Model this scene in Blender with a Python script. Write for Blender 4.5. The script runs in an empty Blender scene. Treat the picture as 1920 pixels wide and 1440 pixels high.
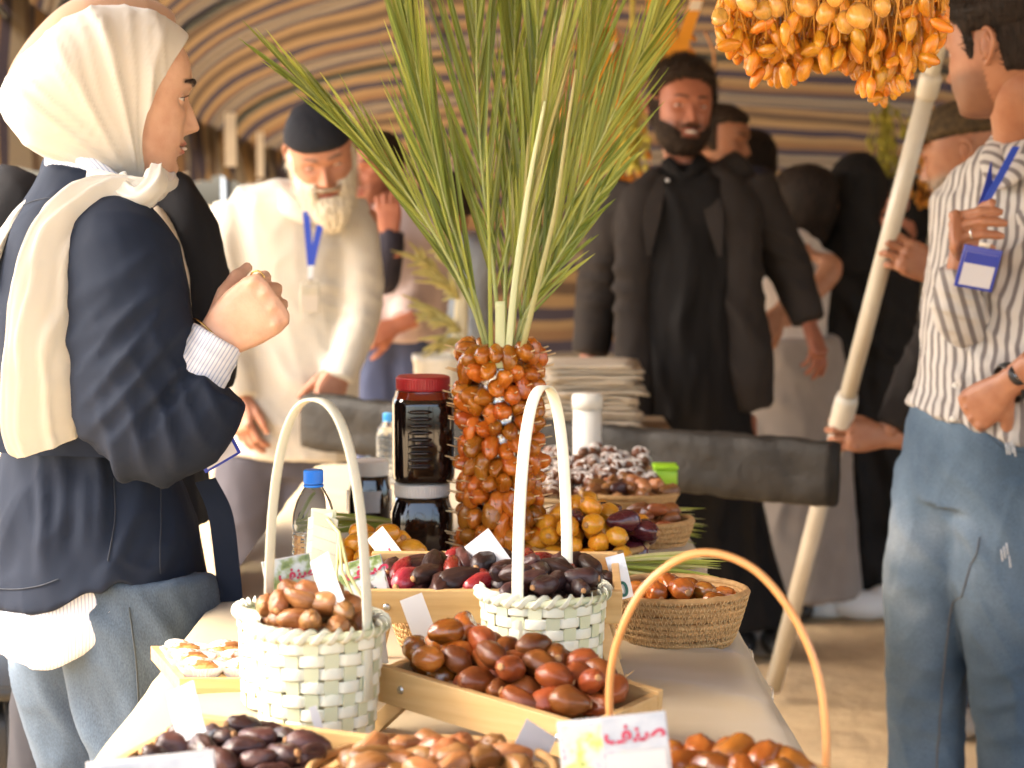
import bpy, bmesh, math, random
import numpy as np
from mathutils import Vector, Matrix, Euler, noise
R = math.radians
rnd = random.Random(7)
SC = bpy.context.scene
COL = SC.collection
# ---------------------------------------------------------------- camera, light, exposure
F = 3733.0                       # focal length in pixels of the 1920 wide photograph
CAMZ, PITCH, FOCUS = 1.33, R(5.204), 2.52
cam = bpy.data.cameras.new('camera'); co = bpy.data.objects.new('camera', cam); COL.objects.link(co)
co.location = (0, 0, CAMZ); co.rotation_euler = (math.pi/2 - PITCH, 0, 0)
cam.sensor_width = 36; cam.lens = 36*F/1920; cam.clip_end = 600; cam.clip_start = 0.05
cam.dof.use_dof = True; cam.dof.focus_distance = FOCUS; cam.dof.aperture_fstop = 5.8
SC.camera = co
SUN_EL, SUN_AZ = R(47), R(-96)   # azimuth measured from +Y (view direction) towards +X
w = bpy.data.worlds.new('World'); SC.world = w; w.use_nodes = True
wn = w.node_tree.nodes; wl = w.node_tree.links
sky = wn.new('ShaderNodeTexSky'); sky.sky_type = 'NISHITA'; sky.sun_disc = False
sky.sun_elevation = SUN_EL; sky.sun_rotation = SUN_AZ; sky.dust_density = 5.0; sky.air_density = 1.0; sky.ozone_density = 0.2
wl.new(sky.outputs[0], wn['Background'].inputs[0]); wn['Background'].inputs[1].default_value = 0.15
sl = bpy.data.lights.new('sun', 'SUN'); so = bpy.data.objects.new('sun', sl); COL.objects.link(so)
sl.energy = 0.7; sl.angle = R(16); sl.color = (1.0, 0.955, 0.80)
sd = Vector((math.sin(SUN_AZ)*math.cos(SUN_EL), math.cos(SUN_AZ)*math.cos(SUN_EL), math.sin(SUN_EL)))
so.rotation_euler = sd.to_track_quat('Z', 'Y').to_euler()
SC.view_settings.view_transform = 'Standard'; SC.view_settings.look = 'None'
SC.view_settings.exposure = 2.75; SC.view_settings.gamma = 1.0
SC.view_settings.use_curve_mapping = False
SC.cycles.use_denoising = True; SC.cycles.max_bounces = 9; SC.cycles.diffuse_bounces = 5
SC.cycles.transparent_max_bounces = 12; SC.cycles.sample_clamp_indirect = 6
SC.cycles.caustics_reflective = False; SC.cycles.caustics_refractive = False
# ---------------------------------------------------------------- photo pixel -> place
FW = Vector((0, math.cos(PITCH), -math.sin(PITCH))); UP = Vector((0, math.sin(PITCH), math.cos(PITCH)))
def ray(px, py): return Vector((1, 0, 0))*((px-960)/F) + UP*((720-py)/F) + FW
def P(px, py, Y):
    d = ray(px, py); return Vector((0, 0, CAMZ)) + d*(Y/d.y)
def onz(px, py, z):
    d = ray(px, py); return Vector((0, 0, CAMZ)) + d*((z-CAMZ)/d.z)
def mpp(p): return (p - Vector((0, 0, CAMZ))).dot(FW)/F      # metres per photo pixel at p
# ---------------------------------------------------------------- materials
MATS = {}
def nd(nt, t, **kw):
    n = nt.nodes.new(t)
    for k, v in kw.items():
        if k in n.inputs: n.inputs[k].default_value = v
        else: setattr(n, k, v)
    return n
def ramp(nt, stops, interp='LINEAR'):
    r = nt.nodes.new('ShaderNodeValToRGB'); r.color_ramp.interpolation = interp
    e = r.color_ramp.elements
    while len(e) < len(stops): e.new(0.5)
    for k, (p, c) in enumerate(stops): e[k].position = p; e[k].color = (*c[:3], 1)
    return r
def base(name):
    m = bpy.data.materials.new(name); m.use_nodes = True
    nt = m.node_tree; b = nt.nodes['Principled BSDF']
    return m, nt, b, nt.links.new
def mat(name, col, rough=0.6, col2=None, nscale=8, stretch=(1, 1, 1), bump=0, bscale=60, bdist=0.002, sss=0, sssr=0.01,
        coat=0, sheen=0, metal=0, trans=0, spec=0.5, rvar=0, detail=4, contrast=0.25, attr=None, emit=None, perobj=0, ior=1.45, coatr=0.15):
    if name in MATS: return MATS[name]
    m, nt, b, L = base(name)
    b.inputs['Base Color'].default_value = (*col, 1); b.inputs['Roughness'].default_value = rough
    b.inputs['Metallic'].default_value = metal; b.inputs['Specular IOR Level'].default_value = spec
    b.inputs['Coat Weight'].default_value = coat; b.inputs['Coat Roughness'].default_value = coatr
    b.inputs['Sheen Weight'].default_value = sheen; b.inputs['IOR'].default_value = ior
    if sss: b.inputs['Subsurface Weight'].default_value = sss; b.inputs['Subsurface Scale'].default_value = sssr; b.inputs['Subsurface Radius'].default_value = (1, .45, .25)
    tc = nd(nt, 'ShaderNodeTexCoord'); mp = nd(nt, 'ShaderNodeMapping', Scale=stretch); L(tc.outputs['Object'], mp.inputs['Vector'])
    oi = nd(nt, 'ShaderNodeObjectInfo')
    vm = nd(nt, 'ShaderNodeVectorMath', operation='SCALE'); vm.inputs['Scale'].default_value = 17 if perobj else 0
    cmb = nd(nt, 'ShaderNodeCombineXYZ'); [L(oi.outputs['Random'], cmb.inputs[k]) for k in range(3)]
    L(cmb.outputs[0], vm.inputs[0]); ad = nd(nt, 'ShaderNodeVectorMath', operation='ADD'); L(mp.outputs[0], ad.inputs[0]); L(vm.outputs[0], ad.inputs[1])
    out = None
    if col2:
        n = nd(nt, 'ShaderNodeTexNoise', Scale=nscale, Detail=detail); L(ad.outputs[0], n.inputs['Vector'])
        r = ramp(nt, [(0.5-contrast, col), (0.5+contrast, col2)]); L(n.outputs['Fac'], r.inputs[0]); out = r.outputs[0]
    if perobj:
        hs = nd(nt, 'ShaderNodeHueSaturation'); mr = nd(nt, 'ShaderNodeMapRange'); mr.inputs['To Min'].default_value = 1-perobj; mr.inputs['To Max'].default_value = 1+perobj
        L(oi.outputs['Random'], mr.inputs[0]); L(mr.outputs[0], hs.inputs['Value'])
        mh = nd(nt, 'ShaderNodeMapRange'); mh.inputs['To Min'].default_value = .5+.035*perobj; mh.inputs['To Max'].default_value = .5-.035*perobj
        L(oi.outputs['Random'], mh.inputs[0]); L(mh.outputs[0], hs.inputs['Hue'])
        if out: L(out, hs.inputs['Color'])
        else: hs.inputs['Color'].default_value = (*col, 1)
        out = hs.outputs[0]
    if attr:      # second colour where the mesh attribute says so (lips, brows, stubble)
        for an, ac in attr:
            at = nd(nt, 'ShaderNodeAttribute', attribute_name=an); mx = nd(nt, 'ShaderNodeMix', data_type='RGBA')
            L(at.outputs['Fac'], mx.inputs['Factor'])
            if out: L(out, mx.inputs['A'])
            else: mx.inputs['A'].default_value = (*col, 1)
            mx.inputs['B'].default_value = (*ac, 1); out = mx.outputs['Result']
    if out: L(out, b.inputs['Base Color'])
    if bump:
        n2 = nd(nt, 'ShaderNodeTexNoise', Scale=bscale, Detail=5); L(ad.outputs[0], n2.inputs['Vector'])
        bp = nd(nt, 'ShaderNodeBump', Strength=bump, Distance=bdist); L(n2.outputs['Fac'], bp.inputs['Height']); L(bp.outputs[0], b.inputs['Normal'])
        if rvar:
            mr = nd(nt, 'ShaderNodeMapRange'); mr.inputs['To Min'].default_value = rough-rvar; mr.inputs['To Max'].default_value = rough+rvar
            L(n2.outputs['Fac'], mr.inputs[0]); L(mr.outputs[0], b.inputs['Roughness'])
    if trans: b.inputs['Transmission Weight'].default_value = trans
    if emit: b.inputs['Emission Color'].default_value = (*emit[:3], 1); b.inputs['Emission Strength'].default_value = emit[3]
    MATS[name] = m; return m
def translucent(m, amount, col=None):
    nt = m.node_tree; L = nt.links.new; b = nt.nodes['Principled BSDF']; o = nt.nodes['Material Output']
    t = nd(nt, 'ShaderNodeBsdfTranslucent'); mx = nd(nt, 'ShaderNodeMixShader'); mx.inputs[0].default_value = amount
    src = b.inputs['Base Color'].links
    if col: t.inputs['Color'].default_value = (*col, 1)
    elif src: L(src[0].from_socket, t.inputs['Color'])
    else: t.inputs['Color'].default_value = b.inputs['Base Color'].default_value
    L(b.outputs[0], mx.inputs[1]); L(t.outputs[0], mx.inputs[2]); L(mx.outputs[0], o.inputs['Surface']); return m
# ---------------------------------------------------------------- objects
def link(name, mesh, parent=None, loc=None, rot=None):
    o = bpy.data.objects.new(name, mesh); COL.objects.link(o)
    if parent: o.parent = parent
    if loc is not None: o.location = loc
    if rot is not None: o.rotation_euler = rot
    return o
def tag(o, label, cat, group=None):
    o['label'] = label; o['category'] = cat
    if group: o['group'] = group
    return o
def thing(name, label, cat, loc=(0, 0, 0), rot=(0, 0, 0), group=None):
    return tag(link(name, None, None, loc, rot), label, cat, group)
def me(name, verts, faces, m=None, smooth=True, mi=None):
    d = bpy.data.meshes.new(name); d.from_pydata([tuple(v) for v in verts], [], faces); d.update()
    if smooth: d.polygons.foreach_set('use_smooth', [True]*len(d.polygons))
    for x in (m if isinstance(m, (list, tuple)) else [m]):
        if x: d.materials.append(x)
    if mi is not None: d.polygons.foreach_set('material_index', mi)
    return d
class MB:
    """collects pieces of ONE mesh"""
    def __init__(s): s.v, s.f, s.mi = [], [], []
    def add(s, verts, faces, mi=0, M=None):
        k = len(s.v); s.v += [tuple(M @ Vector(v)) if M else tuple(v) for v in verts]
        s.f += [tuple(i+k for i in f) for f in faces]; s.mi += [mi]*len(faces); return s
    def box(s, c, size, M=None, mi=0, bev=0):
        x, y, z = [q/2 for q in size]; bm = bmesh.new(); bmesh.ops.create_cube(bm, size=1)
        for v in bm.verts: v.co = Vector((v.co.x*2*x, v.co.y*2*y, v.co.z*2*z))
        if bev: bmesh.ops.bevel(bm, geom=list(bm.edges), offset=bev, segments=2, affect='EDGES', profile=.6)
        T = Matrix.Translation(c); T = M @ T if M else T
        bm.verts.index_update(); s.add([v.co for v in bm.verts], [[v.index for v in f.verts] for f in bm.faces], mi, T); bm.free(); return s
    def tube(s, pts, rad, n=10, mi=0, caps=True, flat=1.0, side=None, sup=2.0):
        pts = [Vector(p) for p in pts]; rad = rad if hasattr(rad, '__len__') else [rad]*len(pts)
        vs, fs = tube_geo(pts, rad, n, caps, flat, side, sup); return s.add(vs, fs, mi)
    def ell(s, c, r, M=None, nu=16, nv=10, mi=0):
        vs, fs = ell_geo(r, nu, nv); T = Matrix.Translation(c) @ (M if M else Matrix()); return s.add(vs, fs, mi, T)
    def lathe(s, prof, n=32, mi=0, M=None, sq=2.0):
        vs, fs = [], []
        for (r, z) in prof:
            for k in range(n):
                a = 2*math.pi*k/n; c, t = math.cos(a), math.sin(a)
                q = (abs(c)**sq+abs(t)**sq)**(-1/sq)
                vs.append((r*c*q, r*t*q, z))
        for i in range(len(prof)-1):
            for k in range(n): fs.append((i*n+k, i*n+(k+1) % n, (i+1)*n+(k+1) % n, (i+1)*n+k))
        return s.add(vs, fs, mi, M)
    def mesh(s, name, m=None, smooth=True): return me(name, s.v, s.f, m, smooth, s.mi)
    def build(s, name, m, parent=None, smooth=True, loc=None, rot=None): return link(name, s.mesh(name, m, smooth), parent, loc, rot)
def tube_geo(pts, rad, n=10, caps=True, flat=1.0, side=None, sup=2.0):
    vs, fs = [], []; prev = Vector(side) if side is not None else None
    for i, p in enumerate(pts):
        t = (pts[min(i+1, len(pts)-1)] - pts[max(i-1, 0)])
        t = t.normalized() if t.length > 1e-9 else Vector((0, 0, 1))
        if prev is None: prev = t.orthogonal()
        u = (prev - t*prev.dot(t)); u = u.normalized() if u.length > 1e-6 else t.orthogonal().normalized()
        v = t.cross(u); prev = u
        r = rad[i]; ru, rv = r if isinstance(r, (tuple, list)) else (r, r*flat)
        for k in range(n):
            a = 2*math.pi*k/n; c, s_ = math.cos(a), math.sin(a); q = (abs(c)**sup+abs(s_)**sup)**(-1/sup)
            vs.append(p + u*(ru*c*q) + v*(rv*s_*q))
    for i in range(len(pts)-1):
        for k in range(n): fs.append((i*n+k, i*n+(k+1) % n, (i+1)*n+(k+1) % n, (i+1)*n+k))
    if caps:
        fs.append(tuple(range(n-1, -1, -1))); fs.append(tuple((len(pts)-1)*n+k for k in range(n)))
    return vs, fs
def ell_geo(r, nu=16, nv=10):
    vs = [(0, 0, -r[2])]; fs = []
    for j in range(1, nv):
        ph = -math.pi/2 + math.pi*j/nv
        for k in range(nu):
            a = 2*math.pi*k/nu; vs.append((r[0]*math.cos(ph)*math.cos(a), r[1]*math.cos(ph)*math.sin(a), r[2]*math.sin(ph)))
    vs.append((0, 0, r[2])); top = len(vs)-1
    for k in range(nu):
        fs.append((0, 1+(k+1) % nu, 1+k)); b = 1+(nv-2)*nu; fs.append((b+k, b+(k+1) % nu, top))
    for j in range(nv-2):
        for k in range(nu): fs.append((1+j*nu+k, 1+j*nu+(k+1) % nu, 1+(j+1)*nu+(k+1) % nu, 1+(j+1)*nu+k))
    return vs, fs
def spline(pts, n):
    """Catmull-Rom through points (any dimension) -> n samples"""
    a = np.array([list(p) for p in pts], float); a = np.vstack([2*a[0]-a[1], a, 2*a[-1]-a[-2]]); out = []
    for i in range(n):
        t = i/(n-1)*(len(a)-3); k = min(int(t), len(a)-4); u = t-k; p0, p1, p2, p3 = a[k:k+4]
        out.append(.5*((2*p1)+(-p0+p2)*u+(2*p0-5*p1+4*p2-p3)*u*u+(-p0+3*p1-3*p2+p3)*u**3))
    return np.array(out)
def smooth01(x): x = np.clip(x, 0, 1); return x*x*(3-2*x)
def eval_mesh(o):
    dg = bpy.context.evaluated_depsgraph_get(); m = bpy.data.meshes.new_from_object(o.evaluated_get(dg)); return m
def union_mesh(mb, voxel, smooth=6, fac=.5, m=None):
    """voxel union of overlapping closed pieces -> one continuous smooth mesh"""
    o = mb.build('tmp', None); r = o.modifiers.new('r', 'REMESH'); r.mode = 'VOXEL'; r.voxel_size = voxel; r.use_smooth_shade = True
    if smooth: s_ = o.modifiers.new('s', 'SMOOTH'); s_.iterations = smooth; s_.factor = fac
    d = eval_mesh(o); old = o.data; bpy.data.objects.remove(o); bpy.data.meshes.remove(old)
    d.materials.clear()
    if m: d.materials.append(m)
    d.polygons.foreach_set('use_smooth', [True]*len(d.polygons)); return d
def coords(d): a = np.empty(len(d.vertices)*3); d.vertices.foreach_get('co', a); return a.reshape(-1, 3)
def normals(d): a = np.empty(len(d.vertices)*3); d.vertices.foreach_get('normal', a); return a.reshape(-1, 3)
def setco(d, a): d.vertices.foreach_set('co', a.ravel()); d.update()
def join(name, meshes, mats):
    """several meshes -> one mesh; material k for mesh k"""
    bm = bmesh.new()
    for k, d in enumerate(meshes):
        n0 = len(bm.faces); bm.from_mesh(d); bm.faces.ensure_lookup_table()
        for f in bm.faces[n0:]: f.material_index = min(k, len(mats)-1); f.smooth = True
    d = bpy.data.meshes.new(name); bm.to_mesh(d); bm.free()
    for m in mats: d.materials.append(m)
    return d
# ================================================================ ground
gv, gf = [], []
ys = [-40, -10, -2, 0] + [0.5+0.25*i for i in range(40)] + [12, 16, 24, 40, 90, 250, 600]
xs = [-500, -120, -40, -15, -6] + [-3+0.25*i for i in range(33)] + [8, 15, 40, 120, 500]
for y in ys:
    for x in xs:
        near = 1 if (abs(x) < 6 and 0 < y < 12) else 0
        gv.append((x, y, near*(0.022*noise.noise((x*1.7, y*1.7, 0)) + .014*noise.noise((x*5, y*5, 3)))))
for j in range(len(ys)-1):
    for i in range(len(xs)-1): a = j*len(xs)+i; gf.append((a, a+1, a+1+len(xs), a+len(xs)))
m_sand = mat('sand', (.52, .36, .19), .95, (.68, .50, .29), nscale=2.2, bump=.5, bscale=11, bdist=.03, detail=8)
ground = link('ground', me('ground', gv, gf, m_sand)); ground['kind'] = 'structure'
# ================================================================ tent
def stripe_mat(name, period, axis_attr='stripe', tl=.35, dark=1.0):
    m, nt, b, L = base(name)
    at = nd(nt, 'ShaderNodeAttribute', attribute_name=axis_attr)
    tc = nd(nt, 'ShaderNodeTexCoord'); n = nd(nt, 'ShaderNodeTexNoise', Scale=1.3, Detail=3); L(tc.outputs['Object'], n.inputs['Vector'])
    ma = nd(nt, 'ShaderNodeMath', operation='MULTIPLY_ADD'); ma.inputs[1].default_value = .02; L(n.outputs['Fac'], ma.inputs[0]); L(at.outputs['Fac'], ma.inputs[2])
    dv = nd(nt, 'ShaderNodeMath', operation='MULTIPLY'); dv.inputs[1].default_value = 1/period; L(ma.outputs[0], dv.inputs[0])
    fr = nd(nt, 'ShaderNodeMath', operation='FRACT'); L(dv.outputs[0], fr.inputs[0])
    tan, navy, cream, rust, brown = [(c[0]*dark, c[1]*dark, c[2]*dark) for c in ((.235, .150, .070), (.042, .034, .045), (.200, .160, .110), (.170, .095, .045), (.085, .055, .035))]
    r = ramp(nt, [(0, tan), (.10, navy), (.20, tan), (.27, rust), (.36, navy), (.46, cream), (.56, brown), (.62, cream), (.72, navy), (.80, tan), (.90, brown)], 'CONSTANT')
    L(fr.outputs[0], r.inputs[0]); L(r.outputs[0], b.inputs['Base Color']); b.inputs['Roughness'].default_value = .9
    n2 = nd(nt, 'ShaderNodeTexNoise', Scale=6, Detail=5); L(tc.outputs['Object'], n2.inputs['Vector'])
    bp = nd(nt, 'ShaderNodeBump', Strength=.5, Distance=.03); L(n2.outputs['Fac'], bp.inputs['Height']); L(bp.outputs[0], b.inputs['Normal'])
    return translucent(m, tl)
m_tent = stripe_mat('tent_fabric', .85, tl=.12)
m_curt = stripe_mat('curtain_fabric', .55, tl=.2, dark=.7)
m_pipe = mat('steel_pipe', (.10, .12, .14), .45, metal=.4, bump=.2, bscale=30)
m_wood_pole = mat('rough_wood', (.20, .13, .08), .8, (.30, .21, .13), nscale=10, stretch=(1, 1, .15), bump=.5, bscale=20)
tent = thing('market_tent', 'long striped fabric market tent with arched roof over the stalls', 'tent', (0, 0, 0))
XR = 5.2
# each stripe curve s: depth, crown height, left edge, springing height
SEC = spline([(-1.2, 2.95, -1.8, 2.58), (0.4, 2.95, -1.8, 2.58), (2, 2.95, -1.8, 2.58), (5, 2.9, -1.8, 2.45), (7.5, 2.75, -1.8, 2.0), (9.4, 2.62, -1.78, 1.80), (10.9, 2.34, -1.70, 1.70), (12.0, 1.98, -1.48, 1.60), (12.8, 1.62, -1.15, 1.45), (13.25, 1.20, -.9, 1.0), (13.4, .55, -.8, .45), (13.45, .0, -.8, -.1)], 190)
def roof_pt(sec, u):
    Y, zc, xl, zl = sec; span = 1.9
    if u < .45:
        a = u/.45*math.pi/2; x = xl + span*(1-math.cos(a)); z = zl + (zc-zl)*math.sin(a)**.9
    else:
        x = xl+span + (XR-xl-span)*(u-.45)/.55; z = zc - .5*((u-.45)/.55)**2*(1 if zc > 1.4 else .0)
    return x, Y, z
NU = 44; rv, rf, st = [], [], []; arc = 0; pts0 = None
for j, sec in enumerate(SEC):
    if j: arc += math.hypot(sec[0]-SEC[j-1][0], sec[1]-SEC[j-1][1])
    rib = 0.5-0.5*math.cos(2*math.pi*arc/0.9)
    for i in range(NU):
        x, y, z = roof_pt(sec, i/(NU-1)); k = noise.noise((x*.9, arc*1.3, 4))
        rv.append((x, y + .03*k, z - .055*rib*(1 if j < 165 else .2) + .03*k + .022*noise.noise((x*3.1, arc*4.0, 2)))); st.append(arc + .02*noise.noise((x*1.2, arc*.4, 9)))
for j in range(len(SEC)-1):
    for i in range(NU-1): a = j*NU+i; rf.append((a, a+1, a+1+NU, a+NU))
d = me('roof_cloth', rv, rf, m_tent); at = d.attributes.new('stripe', 'FLOAT', 'POINT'); at.data.foreach_set('value', st)
link('roof_cloth', d, tent)
# steel ribs and purlins
arc = 0; k = 0
for j in range(0, 150):
    if j: arc += math.hypot(SEC[j][0]-SEC[j-1][0], SEC[j][1]-SEC[j-1][1])
    if arc >= k*1.8:
        k += 1
        pts = [Vector(roof_pt(SEC[j], u)) + Vector((0, 0, -.035)) for u in np.linspace(0, 1, 22)]
        MB().tube(pts, .021, 8).build('rib', m_pipe, tent)
        p0 = pts[0]; MB().tube([(p0.x, p0.y, -.05), (p0.x, p0.y, p0.z)], .028, 10).build('pole', m_pipe, tent)
        p1 = pts[-1]; MB().tube([(p1.x, p1.y, -.05), (p1.x, p1.y, p1.z)], .028, 10).build('pole', m_pipe, tent)
for u in (.0, .36, .85):
    MB().tube([Vector(roof_pt(SEC[j], u)) + Vector((0, 0, -.075)) for j in range(0, 158, 4)], .018, 8).build('purlin', m_pipe, tent)
# ragged side curtain under the left eave (open below) and right closed side
cv, cf, cs = [], [], []; L0 = [s for s in SEC if 6.6 < s[0] < 13.2]; NZ = 12; s_acc = 0
for j in range(160):
    t = j/159*(len(L0)-1); k = min(int(t), len(L0)-2); sec = L0[k]*(1-(t-k)) + L0[k+1]*(t-k)
    ztop = min(sec[3]+.06, 2.2); zb = 1.46 + .07*noise.noise((j*.35, 0, 1)) + .05*noise.noise((j*.07, 3, 1)) - (.5 if sec[0] > 12.4 else 0)
    for i in range(NZ):
        v = i/(NZ-1); f = .05*math.sin(j*1.1 + 1.5*noise.noise((j*.2, v, 0)))*(.25+v)
        cv.append((sec[2] + .03 + f, sec[0], ztop + (zb-ztop)*v)); cs.append(j*.041 + .02*v)
for j in range(159):
    for i in range(NZ-1): a = j*NZ+i; cf.append((a, a+1, a+1+NZ, a+NZ))
d = me('side_curtain', cv, cf, m_curt); at = d.attributes.new('stripe', 'FLOAT', 'POINT'); at.data.foreach_set('value', cs); link('side_curtain', d, tent)
cv, cf, cs = [], [], []
for j in range(60):
    y = 4.6 + j*.145
    for i in range(6): cv.append((XR-.12 + .06*math.sin(j*1.3), y, 2.75*(1-i/5))); cs.append(j*.07)
for j in range(59):
    for i in range(5): a = j*6+i; cf.append((a, a+1, a+7, a+6))
d = me('side_curtain', cv, cf, m_curt); at = d.attributes.new('stripe', 'FLOAT', 'POINT'); at.data.foreach_set('value', cs); link('side_curtain', d, tent)
m_paper = translucent(mat('white_paper', (.64, .64, .65), .75, bump=.05, bscale=40), .25)
for (px, py, h_, w_, lab) in ((432, 262, 100, 22, 'longest white paper strip hanging from the tent side, nearest the women'), (488, 290, 84, 14, 'narrow white paper strip hanging from the tent side, nearer the capped man')):
    p = P(px, py, 9.6 if px < 450 else 10.4); s_ = mpp(p)
    vs = [(x*w_*s_/2, .004*math.sin(q*9+x), -q*h_*s_) for q in np.linspace(-.5, .5, 9) for x in (-1, -.33, .33, 1)]
    fs = [(a*4+b, a*4+b+1, a*4+b+5, a*4+b+4) for a in range(8) for b in range(3)]
    o = link('paper_strip', me('paper_strip', vs, fs, m_paper), None, p); tag(o, lab, 'paper strip')
# ================================================================ table and cloth
TZ = .76; TX0, TX1, TY0, TY1 = -.43, .295, 1.62, 4.30
m_ply = mat('table_board', (.32, .22, .13), .6, (.42, .30, .18), nscale=6, stretch=(1, .1, 1))
tb = thing('stall_table', 'long stall table under a cream cloth, covered with baskets and crates of dates', 'table', ((TX0+TX1)/2, 3, 0))
MB().box((0, 0, TZ-.022), (TX1-TX0-.02, TY1-TY0-.02, .03), bev=.003).build('table_top', m_ply, tb)
for sx in (-1, 1):
    for yy in (-1.2, 0, 1.2): MB().box((sx*.30, yy, (TZ-.04)/2), (.04, .04, TZ-.04), bev=.003).build('leg', m_pipe, tb)
m_cloth = mat('cream_cloth', (.48, .375, .22), .85, (.41, .315, .18), nscale=5, bump=.35, bscale=450, bdist=.0006, sheen=.2)
cv, cf = [], []; NXC, NYC, ND = 44, 130, 26
def cloth_z(x, y):
    q = noise.noise((x*4+y*.6, y*2.2, 0)); q2 = noise.noise((x*3, y*9 + x*6, 5))
    g = .25+.75*smooth01((y-1.9)/.4)*smooth01((x-.02)/.12)
    return .0035 + .0028*q + g*.024*max(0, q2)**1.2 + g*.004*noise.noise((x*9, y*22, 2))
cols = []
for i in range(ND): cols.append(('L', 1-i/ND))
for i in range(NXC+1): cols.append(('T', i/NXC))
for i in range(1, ND+1): cols.append(('R', i/ND))
for j in range(NYC+1):
    y = TY0 + (TY1-TY0)*j/NYC
    for kind, t in cols:
        if kind == 'T': x = TX0 + (TX1-TX0)*t; e = min(x-TX0, TX1-x); cv.append((x, y, TZ + cloth_z(x, y) - .006*math.exp(-e/.008)))
        else:
            drop = .055*t if kind == 'R' else .10*t; f = (.010*math.sin(y*21+1.4*math.sin(y*7)) + .010*noise.noise((y*6, 0, 2)))*t
            s = -1 if kind == 'L' else 1; x0 = TX0 if kind == 'L' else TX1
            cv.append((x0 + s*(.010*min(1, t*6) + .02*t + f), y, TZ - .004 - drop + .01*noise.noise((y*4, t, 1))*t))
W = len(cols)
for j in range(NYC):
    for i in range(W-1): a = j*W+i; cf.append((a, a+1, a+1+W, a+W))
cloth = link('tablecloth', me('tablecloth', cv, cf, m_cloth)); tag(cloth, 'cream cotton tablecloth with lace edging draped over the long date stall', 'tablecloth')
m_lace = mat('lace', (.70, .64, .52), .9, bump=.4, bscale=300)
for side in (0, 1):      # crochet edge: little loops along the hem
    b = MB(); col = 0 if side == 0 else W-1
    row = [Vector(cv[j*W+col]) for j in range(NYC+1)]; sp = spline(row, 300)
    for j in range(300):
        p = Vector(sp[j])
        for (dz, r) in ((-.006, .0065), (-.018, .0055)):
            pts = [p + Vector((.002*math.sin(j), r*math.cos(a)*1.05, dz + r*math.sin(a))) for a in np.linspace(0, 2*math.pi, 9)]
            b.tube(pts, .0012, 4, caps=False)
    o = b.build('lace_trim', m_lace, cloth); o['kind'] = 'stuff'
# ================================================================ dates
def date_mesh(name, a, b, m, seed, wrinkle=.03, nu=28, nv=18, taper=.12, cap=True, lobes=7, dent=.0):
    """one date: long axis x, half length a, half width b"""
    r = random.Random(seed); vs, fs = ell_geo((1, 1, 1), nu, nv); out = []
    ph = r.random()*6
    dn = [Vector((r.uniform(-.7, .7), r.gauss(0, 1), r.gauss(0, 1))).normalized() for _ in range(4)]
    for v in vs:
        x, y, z = v[2], v[0], v[1]; ang = math.atan2(z, y)
        t = 1 - taper*x + .04*math.sin(x*3+ph); q = noise.noise((x*1.6+seed*3.1, y*2.4, z*2.4))
        rg_ = abs(math.sin(ang*lobes*.5 + 2.2*noise.noise((x*1.7, seed, math.cos(ang)*1.2)) + 1.4*noise.noise((x*3, seed+5, math.sin(ang))) + ph))
        wv = wrinkle*(1.6*(rg_**.6-.75)*(1-.5*abs(x)) + 1.3*noise.noise((x*5+seed, y*4, z*4)))
        fl = sum(smooth01((Vector((x, y, z)).dot(k)-.62)/.38) for k in dn)*(.05 + min(.10, wrinkle*1.3))
        s = t*(1 + .10*q + wv - fl)
        out.append((a*x*(1+.05*q), b*y*s, b*z*s + .06*b*(1-x*x)*(1 if seed % 2 else -1)))
    mb = MB(); mb.add(out, fs, 0)
    if cap:      # pale calyx ring where the stem sat
        xe = -a*.985; mb.tube([(xe+.0008, 0, 0), (xe-.0012, 0, 0), (xe-.0016, 0, 0)], [b*.30, b*.26, b*.10], 9, 1)
    return mb.mesh(name, [m, m_calyx])
m_calyx = mat('date_calyx', (.42, .22, .09), .7)
def dmat(name, c1, c2, rough=.38, coat=.25, sss=.12, bump=.9, bscale=230, perobj=.30, nscale=38, contrast=.16):
    return mat(name, c1, rough, c2, nscale=nscale, bump=bump, bscale=bscale, stretch=(.35, 1, 1), bdist=.0016, coat=coat, sss=sss, sssr=.006, perobj=perobj, rvar=.22, contrast=contrast, coatr=.25)
m_date = {'brown': dmat('date_brown', (.16, .040, .013), (.34, .11, .030)),
          'light': dmat('date_light_brown', (.18, .060, .013), (.40, .185, .065), .38),
          'medjool': dmat('date_red_brown', (.125, .026, .006), (.30, .080, .015), .40, .2, bscale=160, bump=.3, nscale=25),
          'dark': dmat('date_near_black', (.030, .012, .011), (.085, .034, .026), .42, .2, .02, nscale=60),
          'purple': dmat('date_dark_purple', (.022, .010, .010), (.062, .026, .021), .42, .15, .02),
          'red': dmat('date_fresh_red', (.22, .012, .018), (.33, .03, .03), .28, .5, .08, .1),
          'orange': dmat('date_fresh_yellow', (.66, .26, .012), (.74, .36, .03), .3, .4, .2, .08, perobj=.12),
          'amber': dmat('date_amber', (.23, .055, .007), (.42, .14, .018), .2, .7, .25, .5),
          'tower': dmat('date_candied', (.33, .075, .005), (.54, .18, .014), .24, .6, .18, 1.0, 85),
          'hang': dmat('date_hanging', (.55, .17, .008), (.66, .32, .02), .30, .5, .25, .1, perobj=.22)}
def variants(kind, a, b, n=5, **kw):
    return [date_mesh('date', a*(1+.10*math.sin(k*2.1)), b*(1+.08*math.cos(k*1.7)), m_date[kind], k*7+len(kind), **kw) for k in range(n)]
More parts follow.
